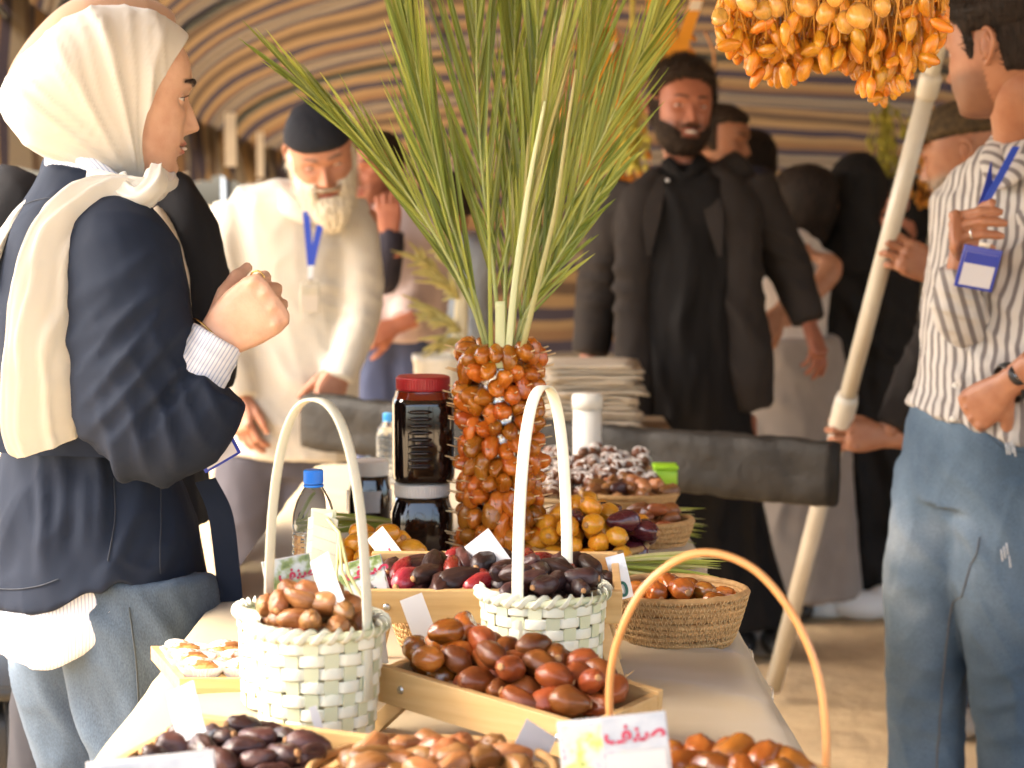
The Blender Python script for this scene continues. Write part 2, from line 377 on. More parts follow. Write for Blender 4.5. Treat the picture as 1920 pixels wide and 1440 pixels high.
DV = {'brown': variants('brown', .021, .0125, wrinkle=.055), 'light': variants('light', .0205, .0135, wrinkle=.065),
      'medjool': variants('medjool', .0235, .0162, wrinkle=.04, taper=.06), 'dark': variants('dark', .021, .0125, wrinkle=.075),
      'purple': variants('purple', .0205, .0122, wrinkle=.06), 'red': variants('red', .026, .0125, wrinkle=.012, taper=.22),
      'longdark': variants('purple', .027, .0128, wrinkle=.05, taper=.2), 'wrinkled': variants('dark', .028, .0130, wrinkle=.10, lobes=11),
      'orange': variants('orange', .0185, .0150, wrinkle=.004, taper=.05), 'amber': variants('amber', .0185, .0145, wrinkle=.06),
      'tower': variants('tower', .0195, .0138, n=7, wrinkle=.085, taper=.05)}
PILES = {}
def heap(kinds, c, n, rx, ry, label, group, r=.0125, peak=0.0, tilt=None, seed=1, base_f=None, flat=.5, keep=None, cat='date', yaw=None, size=1.0, top=.03):
    """drops dates one by one into an oval: each settles in the lowest free spot of a few tries"""
    g = random.Random(seed); placed = PILES.setdefault(group, []); T = tilt or Matrix()
    for k in range(n):
        best = None
        for q in range(14):
            a = g.random()*2*math.pi; rr = math.sqrt(g.random()); x, y = rx*rr*math.cos(a), ry*rr*math.sin(a)
            if keep and not keep(x, y): continue
            z = (base_f(x, y) if base_f else 0) + r
            for (X, Y, Z, r2) in placed:
                d2 = (X-x)**2+(Y-y)**2; s = (r+r2)*.93
                if d2 < s*s: z = max(z, Z + math.sqrt(s*s-d2))
            if z > r + top*(1-.55*rr*rr) + (base_f(x, y) if base_f else 0): continue
            sc_ = z + peak*rr
            if best is None or sc_ < best[0]: best = (sc_, x, y, z)
        if best is None: continue
        _, x, y, z = best; placed.append((x, y, z, r))
        kd = g.choice(kinds) if isinstance(kinds, (list, tuple)) else kinds
        o = link('date', g.choice(DV[kd]))
        yw = (g.random()*2*math.pi) if yaw is None else yaw + g.gauss(0, .5)
        M = Matrix.Translation(c) @ T @ Matrix.Translation((x, y, z)) @ Euler((g.random()*6.28, g.gauss(0, flat*.5), yw)).to_matrix().to_4x4() @ Matrix.Scale(size*(1+g.uniform(-.1, .1)), 4)
        o.matrix_world = M; lab = label[kd] if isinstance(label, dict) else label
        tag(o, lab, cat, group if not isinstance(label, dict) else group+', '+{'red': 'red', 'longdark': 'dark', 'wrinkled': 'wrinkled'}.get(kd, kd))
# ================================================================ pale green palm-leaf baskets
m_mint = mat('pale_green_leaf', (.70, .71, .56), .6, (.75, .75, .63), nscale=14, bump=.25, bscale=120, perobj=.10)
m_mint2 = mat('pale_green_leaf_stake', (.56, .60, .38), .65, (.66, .67, .48), nscale=14, bump=.25, bscale=120, perobj=.12)
def ring_strip(rf_, z0, hh, th, n, wob, phase):
    vs, fs = [], []
    for k in range(n):
        a = 2*math.pi*k/n; r0 = rf_(a); dz = wob*math.sin(3*a+phase)
        for (dr, zz) in ((0, 0), (th, .12), (th, .88), (0, 1), (-th, .88), (-th, .12)):
            r = r0 + dr; vs.append((r*math.cos(a), r*math.sin(a), z0 + dz + hh*zz))
    for k in range(n):
        for q in range(6): fs.append((k*6+q, ((k+1) % n)*6+q, ((k+1) % n)*6+(q+1) % 6, k*6+(q+1) % 6))
    return vs, fs
def leaf_basket(loc, rt, rb, h, label, hyaw=0, hh=.23, rows=9, ns=22, lean=0, hspread=1.0, scale_rot=0, handle=True):
    t = thing('palm_leaf_basket', label, 'basket', loc, (0, 0, scale_rot)); g = random.Random(int(rt*1e5))
    rad = lambda z: rb + (rt-rb)*(max(0, z)/h)**.85
    MB().lathe([(.001, .002), (rb*.96, .002), (rb*.96, .006), (.001, .006)], 32).build('bottom', m_mint2, t)
    for k in range(ns):
        a = 2*math.pi*k/ns; w2 = math.pi*rb/ns*.70; vs, fs = [], []
        for q in range(9):
            z = h*q/8*.98; r = rad(z); ww = w2*(1+.25*q/8)
            for (dx, dr) in ((-ww, -.0006), (ww, -.0006), (ww, .0006), (-ww, .0006)):
                vs.append(((r+dr)*math.cos(a) - dx*math.sin(a), (r+dr)*math.sin(a) + dx*math.cos(a), z))
        for q in range(8):
            for e in range(4): fs.append((q*4+e, q*4+(e+1) % 4, (q+1)*4+(e+1) % 4, (q+1)*4+e))
        link('stake', me('stake', vs, fs, m_mint2, False), t)
    rh = h*.97/rows
    for k in range(rows):
        z = k*rh; ph = g.random()*6
        f = lambda a, z=z, k=k: rad(z+rh/2) + .0017*math.copysign(abs(math.cos(ns*a/2 + k*math.pi))**.4, math.cos(ns*a/2 + k*math.pi)) + .0006*math.sin(5*a+ph)
        vs, fs = ring_strip(f, z+.0006, rh*.93, .0006, ns*8, .0008, ph); link('weaver', me('weaver', vs, fs, m_mint), t)
    MB().tube([(rt*math.cos(a)*1.01, rt*math.sin(a)*1.01, h + .0012*math.sin(a*4)) for a in np.linspace(0, 2*math.pi, 64, endpoint=False)] + [(rt*1.01, 0, h)], .0045, 8, caps=False).build('rim', m_mint2, t)
    nw = 30
    for k in range(nw):
        a = 2*math.pi*k/nw; pts = []
        for q in np.linspace(-.35*math.pi, 1.1*math.pi, 8):
            b = a + q*.07; rr = rt*1.01 + .0058*math.cos(q); pts.append((rr*math.cos(b), rr*math.sin(b), h + .0062*math.sin(q)))
        MB().tube(pts, [(.0045, .0005)]*8, 6, side=(math.cos(a+1.57), math.sin(a+1.57), 0)).build('rim_wrap', m_mint, t)
    if handle:
        b = MB(); c, s = math.cos(hyaw), math.sin(hyaw); pts = []
        for q in np.linspace(0, math.pi, 40):
            x = rt*.97*hspread*math.copysign(abs(math.cos(q))**.85, math.cos(q)); z = h*.55 + (h*.45+hh)*math.sin(q)**.75 if 0 < q < math.pi else h*.45
            pts.append((x*c + lean*math.sin(q)*s, x*s, z))
        b.tube(pts, [(.0074, .0016)]*40, 8, side=(-s, c, 0), sup=4)
        b.build('handle', m_mint, t)
    return t
def settle(px, py): return onz(px, py, TZ+.006)
pA = settle(597, 1398); leaf_basket(pA, .0685, .055, .128, 'pale green woven basket of light brown dates with an arched handle, front left', hyaw=R(-34), hh=.235, rows=9, ns=20)
heap('light', (pA.x, pA.y, pA.z+.112), 76, .053, .053, 'light brown dried date heaped in the left pale green handled basket', 'dates in the left pale green basket', .0116, .12, seed=3, size=.92, top=.046)
pB = settle(1018, 1286); leaf_basket(pB, .0735, .064, .112, 'pale green woven basket of dark purple dates with its handle seen edge on', hyaw=R(65), hh=.24, rows=8, ns=22)
heap('purple', (pB.x, pB.y, pB.z+.094), 60, .057, .057, 'dark purple dried date heaped in the middle pale green handled basket', 'dates in the middle pale green basket', .0122, .10, seed=5, top=.040)
pC = settle(535, 1315); leaf_basket(pC, .052, .047, .105, 'pale green woven basket half hidden behind the left handled basket', rows=7, ns=16, handle=False)
# woven leaf braid standing in the hidden basket, with loose straws
m_straw = mat('yellow_straw', (.60, .55, .22), .6, (.70, .66, .34), nscale=20)
br = thing('leaf_braid', 'braided pale green palm leaf standing up behind the left basket, trailing yellow straws', 'braid', P(597, 1120, 2.19), (0, R(4), 0))
for k in range(7):
    for s in (-1, 1):
        z0 = -.005 + k*.0135; vs = [(s*.0165, -.002, z0), (s*.0165, -.002, z0+.013), (-s*.010, -.004-.002*s, z0+.021), (-s*.010, -.004-.002*s, z0+.008)]
        vs += [(x, y+.0015, z) for x, y, z in vs]
        link('strip', me('strip', vs, [(0, 1, 2, 3), (7, 6, 5, 4), (0, 4, 5, 1), (1, 5, 6, 2), (2, 6, 7, 3), (3, 7, 4, 0)], m_mint, False), br)
MB().box((0, .002, .047), (.028, .003, .105), bev=.001).build('core', m_mint2, br)
for (x, y) in ((688, 1128), (664, 1118), (648, 1135)):
    p = P(x, y, 2.13) - br.location; MB().tube([(.004, -.003, .09), (.02, -.02, .078), p*.6+Vector((0, 0, .03)), p], [.0022, .002, .0018, .0013], 6).build('straw', m_straw, br)
# ================================================================ coiled straw baskets
m_coil = mat('coiled_straw', (.34, .19, .07), .8, (.50, .31, .13), nscale=90, stretch=(1, 1, 1), bump=.8, bscale=180, bdist=.0015)
m_stitch = mat('straw_stitch', (.52, .34, .15), .75, (.62, .43, .21), nscale=60)
def coil_basket(loc, rt, rb, h, label, nc=9, stitches=True):
    t = thing('straw_bowl', label, 'basket', loc); g = random.Random(int(rt*1e5)+nc); cr = h/nc*.56
    MB().lathe([(.001, 0.001), (rb, .001), (rb, .005), (.001, .005)], 36).build('bottom', m_coil, t)
    for k in range(nc):
        z = cr + (h-2*cr)*k/(nc-1); r = rb + (rt-rb)*(k/(nc-1))**.8; n = 72; ph = g.random()*6
        pts = [((r + .0011*noise.noise((a*5, k, 1)))*math.cos(a), (r + .0011*noise.noise((a*5, k, 1)))*math.sin(a), z + .0012*math.sin(2*a+ph) + .0009*noise.noise((a*7, k, 4))) for a in np.linspace(0, 2*math.pi, n)]
        MB().tube(pts, [cr*(1+.12*noise.noise((i*.6, k, 7))) for i in range(n)], 8, caps=False).build('coil', m_coil, t)
    if stitches:
        b = MB(); nst = int(2*math.pi*rt/.0085)
        for k in range(nc-1):
            for i in range(nst):
                a0 = 2*math.pi*(i+.5*(k % 2)+g.uniform(-.2, .2))/nst; z0 = cr + (h-2*cr)*k/(nc-1); z1 = cr + (h-2*cr)*(k+1)/(nc-1)
                r0 = rb + (rt-rb)*(k/(nc-1))**.8 + cr; r1 = rb + (rt-rb)*((k+1)/(nc-1))**.8 + cr
                for da in (-.035, .035):
                    b.tube([((r0-.0004)*math.cos(a0), (r0-.0004)*math.sin(a0), z0), ((r1+.0002)*math.cos(a0+da), (r1+.0002)*math.sin(a0+da), z1)], .0007, 4)
        o = b.build('stitch', m_stitch, t); o['kind'] = 'stuff'
    return t
pR = settle(1268, 1205); coil_basket(pR, .089, .068, .074, 'round coiled straw bowl of amber dates at the right edge of the table')
heap('amber', (pR.x, pR.y, pR.z+.034), 56, .064, .064, 'sticky amber date in the round straw bowl at the right table edge', 'dates in the right straw bowl', .0130, .05, seed=8)
pK = settle(862, 1212); coil_basket(pK, .090, .072, .066, 'coiled straw bowl standing under the wooden crate behind the middle green basket')
heap('brown', (pK.x, pK.y, pK.z+.03), 16, .06, .06, 'brown date in the straw bowl under the wooden crate', 'dates in the bowl under the crate', .0125, .1, seed=81)
# front row, out of focus
pF = settle(812, 1535); coil_basket(pF, .112, .088, .05, 'wide shallow straw bowl of light brown dates at the bottom edge of the picture', nc=6)
heap('light', (pF.x, pF.y, pF.z+.022), 92, .092, .088, 'light brown date in the wide straw bowl at the bottom of the picture', 'dates in the front straw bowl', .0125, .22, seed=11)
# ================================================================ wooden crates
def bamboo(name, c1, c2):
    m = mat(name, c1, .5, c2, nscale=9, stretch=(1, 14, 14), bump=.15, bscale=40, coat=.15, coatr=.3, perobj=.08); return m
m_bam = bamboo('bamboo', (.56, .34, .13), (.66, .44, .20))
m_screw = mat('screw', (.6, .6, .6), .3, metal=1)
def crate(loc, yaw, pitch, L_, D_, H_, lift, label, leg=True, roll=0, splay=0):
    """open tray of boards on splayed legs; x along its front board"""
    t = thing('wooden_crate', label, 'crate', loc, (0, 0, yaw))
    M = Matrix.Translation((0, 0, lift)) @ Euler((pitch, roll, 0)).to_matrix().to_4x4(); th = .009
    for nm, c, s in (('front_board', (0, -D_/2, H_/2), (L_, th, H_)), ('back_board', (0, D_/2, H_/2), (L_, th, H_)),
                     ('side_board', (-L_/2+th/2, 0, H_/2-.001), (th, D_-th-.001, H_-.004)), ('side_board', (L_/2-th/2, 0, H_/2-.001), (th, D_-th-.001, H_-.004)),
                     ('bottom', (0, 0, .006), (L_-2*th-.001, D_-th-.001, .006))):
        MB().box(c, s, M, bev=.0012).build(nm, m_bam, t, False)
    if leg:
        for sx in (-1, 1):
            for sy in (-1, 1):
                a = M @ Vector((sx*(L_/2-.03), sy*(D_/2-.012) - sy*.0, .012)); bx = sx*(L_/2-.004+(splay if sx < 0 else 0)); 
                e = Vector((bx, sy*(D_/2-.02), .002)); dv = a-e; l = dv.length
                Q = Matrix.Translation((a+e)/2) @ dv.to_track_quat('Z', 'Y').to_matrix().to_4x4()
                MB().box((0, 0, 0), (.008, .018, l), Q, bev=.001).build('leg', m_bam, t, False)
    for sx in (-1, 1):
        b = MB(); c = M @ Vector((sx*(L_/2-.03), -D_/2-th/2, H_*.5)); b.ell(c, (.0045, .0025, .0045), nu=12, nv=8).build('screw', m_screw, t)
    return t, M
# back crate: red and black fresh dates
cb = onz(925, 1262, TZ+.004); cB, MBk = crate((cb.x, cb.y+.005, cb.z), R(-1), R(7), .305, .15, .040, .086, 'wooden crate of red and black fresh dates standing behind the middle green basket')
Tb = Matrix.Rotation(R(-1), 4, 'Z') @ MBk
lab = {'red': 'fresh bright red date in the back wooden crate', 'longdark': 'long dark brown date in the back wooden crate', 'wrinkled': 'black wrinkled date in the back wooden crate'}
heap(['red', 'longdark', 'longdark', 'wrinkled', 'longdark', 'red'], cB.location, 96, .136, .062, lab, 'dates in the back crate', .0125, .0, Tb, seed=21, base_f=lambda x, y: .012, yaw=1.2, flat=.3)
# front crate: big red brown dates, turned towards us
fl, fr_ = P(735, 1300, 2.17), P(1075, 1405, 1.95); ax = fr_-fl; yawF = R(-36)
Lf = .262; nrm = Vector((-math.sin(yawF), math.cos(yawF), 0)); mid = P(706, 1272, 2.07) + Vector((math.cos(yawF), math.sin(yawF), 0))*Lf*.5
lo = Vector((mid.x, mid.y, TZ+.004)) + nrm*.075
cF, MFr = crate(lo, yawF, R(3), Lf, .138, .040, .031, 'wooden crate of big shiny red brown dates set at an angle in the front centre', roll=R(5.5), splay=.03)
Tf = Matrix.Rotation(yawF, 4, 'Z') @ MFr
heap('medjool', cF.location, 130, .116, .056, 'large shiny red brown date heaped in the front angled wooden crate', 'dates in the front crate', .0142, .05, Tf, seed=31, size=.90, base_f=lambda x, y: .021, keep=lambda x, y: x > -.065, top=.040)
heap(['amber'], cF.location, 15, .030, .050, 'amber orange date at the raised left end of the front angled crate', 'amber dates in the front crate', .0145, 0, Tf @ Matrix.Translation((-.088, -.008, .008)), seed=33, base_f=lambda x, y: .012, top=.05)
# front left crate, out of focus
l0 = P(238, 1400, 1.80); cL, MLf = crate((l0.x+.100, l0.y+.045, TZ+.004), R(-24), R(4), .21, .15, .040, .012, 'wooden crate of black dates at the bottom left corner of the table', leg=False)
heap(['dark'], cL.location, 64, .088, .062, 'wrinkled black date in the bottom left wooden crate', 'dates in the bottom left crate', .0125, .06, Matrix.Rotation(R(-24), 4, 'Z') @ MLf, seed=41, base_f=lambda x, y: .012)
# right front basket with the orange cane handle
m_cane = mat('orange_cane', (.58, .25, .07), .35, (.66, .33, .12), nscale=20, coat=.4)
pO = onz(1345, 1600, TZ+.006); rO = .085
ob = coil_basket(pO, .112, .088, .062, 'straw basket with a thin orange cane hoop handle in the bottom right foreground', nc=6)
a0, a1, at_ = P(1152, 1352, 1.80), P(1548, 1440, 1.72), P(1328, 1036, 1.76)
pts = []
lpx = spline([(1146, 1400), (1143, 1285), (1160, 1195), (1205, 1105), (1275, 1047), (1345, 1038), (1420, 1072), (1485, 1150), (1530, 1250), (1548, 1360), (1549, 1470)], 60)
for i, (x, y) in enumerate(lpx): pts.append(P(x, y, 1.80 - .06*i/59) - ob.location)
MB().tube(pts, .0036, 10).build('handle', m_cane, ob)
heap('amber', (pO.x, pO.y, pO.z+.040), 84, .088, .086, 'glossy amber brown date in the basket under the orange hoop handle', 'dates under the orange handle', .0138, .16, seed=51, size=1.1)
# ================================================================ candied date tower with palm fronds
YT = 2.98; pT = onz(938, 1092, TZ+.004); pT = Vector((pT.x, YT, TZ+.004)); sT = mpp(pT)
pT.x = P(938, 900, YT).x
RT = .050; HT = .355
tw = thing('date_tower', 'tall tower of glossy candied dates pinned with toothpicks, holding the palm fronds', 'date tower', pT)
m_foil = mat('foil', (.75, .74, .72), .22, metal=1, bump=1, bscale=90, bdist=.004)
m_pick = mat('toothpick', (.72, .55, .30), .6)
MB().lathe([(.001, 0), (RT*.78, 0), (RT*.78, .02)] + [(RT*(.78+.02*math.sin(k*2.3)), .02+k*.0105) for k in range(1, 30)] + [(RT*.6, HT-.02), (.001, HT-.018)], 36).build('foil_core', m_foil, tw)
pick = MB().tube([(0, 0, 0), (0, -.016, .004), (0, -.0175, .0045)], [.0011, .0009, .0002], 5).mesh('toothpick', m_pick)
rows = 13; npr = 15
for k in range(rows):
    z = .016 + (HT-.03)*k/(rows-1)
    for i in range(npr):
        a = 2*math.pi*(i + .5*(k % 2) + rnd.uniform(-.16, .16))/npr; r = RT*(1.03 + rnd.uniform(-.04, .06))
        if math.sin(a) > .55 and rnd.random() < .5: continue
        o = link('date', rnd.choice(DV['tower']), tw); s = 1.02+rnd.uniform(-.10, .12)
        up = rnd.random() < .5
        # local x = long axis: mostly pointing outwards or slantwise
        e = Euler((rnd.uniform(0, 6.28), rnd.uniform(-.5, .5) + (1.1 if not up else 0), 0)).to_matrix().to_4x4()
        o.matrix_local = Matrix.Translation((r*math.cos(a), r*math.sin(a), z + rnd.uniform(-.008, .008))) @ Matrix.Rotation(a + rnd.uniform(-.35, .35), 4, 'Z') @ e @ Matrix.Scale(s, 4)
        q = link('toothpick', pick, o); q.matrix_parent_inverse = Matrix()
        q.matrix_local = e.inverted() @ Matrix.Rotation(math.pi/2, 4, 'Z') @ Matrix.Translation((0, -.012, rnd.uniform(-.003, .006)))
# fronds
m_leaf = []
for k, (c1, c2) in enumerate((((.155, .215, .030), (.285, .35, .065)), ((.27, .32, .05), (.43, .46, .10)), ((.40, .39, .15), (.52, .49, .22)), ((.13, .16, .025), (.23, .255, .05)))):
    m = mat('palm_leaf%d' % k, c1, .38, c2, nscale=18, stretch=(1, 1, .12), bump=.3, bscale=220, perobj=.22, spec=.5); m_leaf.append(translucent(m, .28))
m_rach = mat('leaf_stem', (.34, .40, .13), .45, (.44, .47, .19), nscale=15)
m_pale = mat('pale_stem', (.52, .58, .30), .45, (.60, .62, .36), nscale=20, stretch=(6, 6, .4))
def leaflet(name, p, d, nrm, L_, w_, m, parent, droop=0.0):
    """V-folded tapering blade"""
    vs, fs = [], []; n = 7; d = d.normalized(); s = d.cross(nrm).normalized(); up = s.cross(d)
    for i in range(n):
        t = i/(n-1); c = p + d*(L_*t) - Vector((0, 0, droop*L_*t*t)); ww = w_*(math.sin(math.pi*min(1, (t+.12)*.62))**.7)*(1-t)**.55 if t < 1 else .0002
        vs += [c - s*ww + up*ww*.55, c, c + s*ww + up*ww*.55]
    for i in range(n-1):
        for q in (0, 1): fs.append((i*3+q, i*3+q+1, (i+1)*3+q+1, (i+1)*3+q))
    link(name, me(name, vs, fs, m, False), parent)
def frond(label, px, dY, nleaf, ang, llen, wid, mk, seed, side_only=0, roll=0, tstart=.16, rach=.0042):
    g = random.Random(seed); pts3 = [P(x, y, YT + dY*(i/(len(px)-1))**1.2) for i, (x, y) in enumerate(px)]
    C_ = [Vector(q) for q in spline(pts3, 60)]; t = thing('palm_frond', label, 'palm frond', C_[0], (0, 0, 0), 'palm fronds in the date tower')
    loc = t.location; Lc = [q-loc for q in C_]
    MB().tube(Lc, [rach*(1-.85*i/59) for i in range(60)], 7, flat=.7).build('stem', m_rach, t)
    for i in range(nleaf):
        u = tstart + (1-tstart)*(i/(nleaf-1))**.9
        k = min(58, int(u*59)); p = Lc[k]; tan = (Lc[k+1]-Lc[k]).normalized()
        nrm = Vector((math.sin(roll), -math.cos(roll), .15)).normalized(); side = tan.cross(nrm).normalized()
        for s in (-1, 1):
            if side_only and s != side_only and g.random() < .8: continue
            an = ang*(1-.55*u)*g.uniform(.55, 1.25); d = tan*math.cos(an) + side*s*math.sin(an) - nrm*g.uniform(-.12, .16)
            leaflet('leaflet', p + side*s*.001, d, nrm + side*s*g.uniform(-.7, .7), llen*g.uniform(.75, 1.12)*(1-.35*u*u), wid*g.uniform(.75, 1.1), m_leaf[g.choice(mk)], t, g.uniform(-.03, .02))
    return t
frond('palm frond leaning farthest left over the capped man', [(916, 668), (880, 560), (815, 440), (730, 320), (640, 225), (560, 150)], -.04, 30, R(12), .18, .0038, [0, 3, 1], 1)
frond('palm frond with long tips standing left of the middle, over the pink shirt', [(922, 672), (880, 520), (838, 390), (806, 250), (775, 100), (752, -40)], .0, 44, R(11), .25, .0043, [0, 1, 0, 3], 2)
frond('upright palm frond rising from the tower behind the others', [(940, 676), (925, 500), (905, 330), (895, 160), (893, -20), (893, -140)], .08, 32, R(17), .27, .0044, [3, 0, 1], 3)
frond('palm frond with wide folded blades reaching the top edge right of centre', [(952, 684), (972, 500), (990, 330), (1003, 160), (1010, 0), (1012, -140)], .05, 22, R(15), .23, .0062, [0, 1, 3], 4)
frond('palm frond spreading right towards the man in the black jacket', [(966, 676), (1000, 560), (1050, 430), (1115, 290), (1185, 140), (1250, 10)], .05, 38, R(19), .21, .0043, [0, 1, 1], 5)
frond('palm frond with short low blades pointing at the black jacket', [(962, 660), (985, 590), (1025, 520), (1068, 450), (1105, 392), (1150, 330)], .02, 17, R(24), .105, .0046, [1, 0], 6, side_only=0)
frond('palm frond with a broad pale stalk right of centre', [(955, 690), (968, 560), (985, 430), (1008, 300), (1035, 180), (1062, 70)], -.045, 34, R(8), .20, .0042, [1, 1, 2], 7)
frond('palm frond filling the gap behind the cut stalk, left of the broad pale stalk', [(945, 680), (948, 520), (955, 360), (962, 200), (965, 60), (966, -60)], .10, 30, R(17), .25, .0044, [3, 0, 1], 8)
frond('palm frond leaning right behind the straw coloured stalk', [(962, 676), (990, 540), (1030, 390), (1075, 240), (1110, 90), (1135, -40)], .09, 30, R(15), .23, .0044, [0, 1, 1], 9)
for k, (lab, px, r, c) in enumerate((('cut broad pale green frond stalk in the middle of the tower', [(938, 690), (938, 640), (938, 565)], .0075, m_pale), ('broad pale stalk leaning right in front of the fronds', [(951, 690), (962, 560), (980, 420), (1000, 300), (1022, 190)], .0052, m_pale),
                       ('dry straw coloured stalk leaning right of the broad pale one', [(978, 660), (1012, 520), (1040, 400), (1062, 250), (1080, 130)], .0042, m_leaf[2]), ('slim green stalk left of the cut stalk', [(921, 680), (919, 560), (917, 440), (912, 255)], .0035, m_leaf[1]))):
    pts3 = [P(x, y, YT - .05) for x, y in px]; C_ = [Vector(q) for q in spline(pts3, 16)]; o0 = C_[0]
    b = MB(); b.tube([q-o0 for q in C_], [(r*(1-.6*(i/15)**1.5) if k != 0 else r, r*.3) for i in range(16)], 8, side=(1, 0, 0), sup=3)
    tag(b.build('leaf_stalk', c, None, True, o0), lab, 'stalk', 'stalks in the date tower')
# ================================================================ syrup jars
m_syrup = mat('date_syrup_jar', (.010, .005, .004), .08, spec=.6, coat=.6, coatr=.05)
m_syrup2 = mat('date_syrup_thin', (.16, .02, .006), .08, coat=.6, coatr=.05)
m_redlid = mat('red_lid', (.40, .02, .025), .4, coat=.1); m_whitelid = mat('white_lid', (.78, .75, .70), .45)
def ridged_lid(r, h, m, parent, z):
    n = 120; vs, fs = [], []; prof = [(.001, h), (r*.93, h), (r*.99, h*.94), (r, h*.86), (r, h*.14), (r*.985, h*.02), (r*.9, 0), (.001, 0)]
    for (q, zz) in prof:
        for k in range(n):
            rr = q + (.0006 if (k % 2 and .1*h < zz < .9*h) else 0); vs.append((rr*math.cos(2*math.pi*k/n), rr*math.sin(2*math.pi*k/n), z+zz))
    for i in range(len(prof)-1):
        for k in range(n): fs.append((i*n+(k+1) % n, i*n+k, (i+1)*n+k, (i+1)*n+(k+1) % n))
    return link('lid', me('lid', vs, fs, m, False), parent)
def jar(loc, r, h, lh, lidm, label, ribs=False, yaw=0, lidr=.86):
    t = thing('syrup_jar', label, 'jar', loc, (0, 0, yaw)); b = MB(); hb = h-lh
    prof = [(.001, .001), (r*.9, .001), (r*.98, .006), (r, .014), (r, hb*.62 if not ribs else hb*.85), (r*.97, hb*.80 if not ribs else hb*.9), (r*lidr, hb*.94), (r*lidr*.96, hb), (.001, hb)]
    b.lathe(prof, 56, sq=3.4); b.build('body', m_syrup, t)
    if ribs:
        MB().lathe([(r*.94, hb*.915), (r*.90, hb*.955), (r*lidr*1.01, hb*.998)], 56, sq=3.0).build('shoulder', m_syrup2, t)
        for k in range(9):      # finger grips pressed into the flat side
            z = hb*.20 + k*hb*.074; q = MB(); q.ell((-r*.16, -r*1.0, z), (r*.40, .0065, hb*.026), nu=22, nv=10); q.build('grip_rib', m_syrup, t)
    ridged_lid(r*lidr, lh, lidm, t, hb); return t
YJ = 3.05; pj = P(792, 1070, YJ); pj.z = TZ+.004
sj = mpp(P(792, 980, YJ)); zl = P(792, 903, YJ).z
jar(pj, .0495, zl-pj.z, .021, m_whitelid, 'black date syrup jar with a white lid standing under the red lidded jar')
p2 = P(794, 903, YJ); jar(Vector((p2.x, YJ, zl+.0005)), .0478, P(794, 705, YJ).z - zl, .022, m_redlid, 'ribbed black date syrup jar with a red lid stacked on another jar', ribs=True, yaw=R(6))
p3 = P(694, 1015, 3.36); p3.z = TZ+.004; j3 = jar(p3, .037, P(694, 862, 3.36).z-p3.z, .026, m_whitelid, 'small dark syrup jar with a white lid and blank paper label behind the water bottle')
b = MB(); vs = [(.0385*1.06*math.cos(a), .0385*1.06*math.sin(a), z) for z in (.045, .082) for a in np.linspace(R(200), R(340), 14)]
b.add(vs, [(i, i+1, 15+i, 14+i) for i in range(13)]); b.build('label', m_paper, j3)
# ================================================================ water bottles
m_pet = mat('clear_plastic', (.92, .96, .98), .03, trans=.96, ior=1.12, spec=.5)
m_water = mat('water', (.93, .97, .98), .0, trans=1.0, ior=1.33)
m_bluecap = mat('blue_cap', (.02, .20, .72), .4, coat=.1)
def bottle(loc, r, h, label, capm, level=.55, fill=True):
    t = thing('water_bottle', label, 'bottle', loc); k = h
    pr = [(.001, .001), (r*.8, .001), (r, .012)]; z = .012
    while z < k*.62: pr += [(r, z+.002), (r*.95, z+.006), (r, z+.010)]; z += .0115
    pr += [(r, k*.66), (r*.95, k*.72), (r*.78, k*.80), (r*.50, k*.875), (r*.36, k*.90), (r*.36, k*.925)]
    MB().lathe(pr, 40).build('body', m_pet, t)
    if fill: MB().lathe([(.001, .003), (r*.78, .003)] + [(q*.955, z_) for q, z_ in pr[2:] if z_ < k*level] + [(r*.9, k*level), (.001, k*level)], 40).build('water', m_water, t)
    ch = k*.09; ridged_lid(r*.44, ch*1.05, capm, t, k*.915); MB().lathe([(r*.36, k*.895), (r*.47, k*.895), (r*.47, k*.91), (r*.36, k*.91)], 32).build('neck_ring', m_bluecap if capm is m_bluecap else capm, t)
    return t
pw = P(590, 1150, 2.68); pw.z = TZ+.004; bottle(pw, .0295, P(590, 883, 2.68).z - pw.z, 'clear plastic water bottle with a blue cap standing behind the left green basket', m_bluecap, .58)
m_cyan = mat('light_blue_cap', (.10, .45, .85), .4)
m_milk = mat('frosted_bottle', (.85, .88, .88), .3, trans=.5, ior=1.1)
pq = P(730, 893, 4.0); pq.z = TZ+.004; bottle(pq, .026, P(730, 776, 4.0).z-pq.z, 'small water bottle with a light blue cap partly behind the red lidded jar', m_cyan, .8)
# ================================================================ fresh yellow dates round the jars and tower, on straw plates
def plate(px, py, Y, r, label):
    p = P(px, py, Y); p.z = TZ+.004; coil_basket(p, r, r*.8, .055, label, nc=6, stitches=False); return p
q1 = plate(705, 1060, 2.80, .066, 'straw plate of fresh yellow dates left of the stacked syrup jars')
heap(['orange'], (q1.x, q1.y, q1.z+.034), 44, .056, .053, 'round fresh yellow date piled left of the syrup jars', 'yellow dates by the jars', .0145, .0, seed=61, top=.055)
q2 = plate(1100, 1060, 2.98, .090, 'straw plate of fresh yellow and maroon dates right of the date tower')
m_date['maroon'] = dmat('date_maroon', (.05, .008, .014), (.09, .014, .018), .25, .5, .03, .08); DV['maroon'] = variants('maroon', .026, .0150, wrinkle=.008, taper=.25)
heap(['orange', 'orange', 'orange', 'maroon'], (q2.x, q2.y, q2.z+.030), 92, .086, .080, {'orange': 'round fresh yellow date piled right of the date tower', 'maroon': 'pointed maroon date among yellow ones right of the date tower'}, 'fresh dates right of the tower', .0152, .0, seed=63, top=.075)
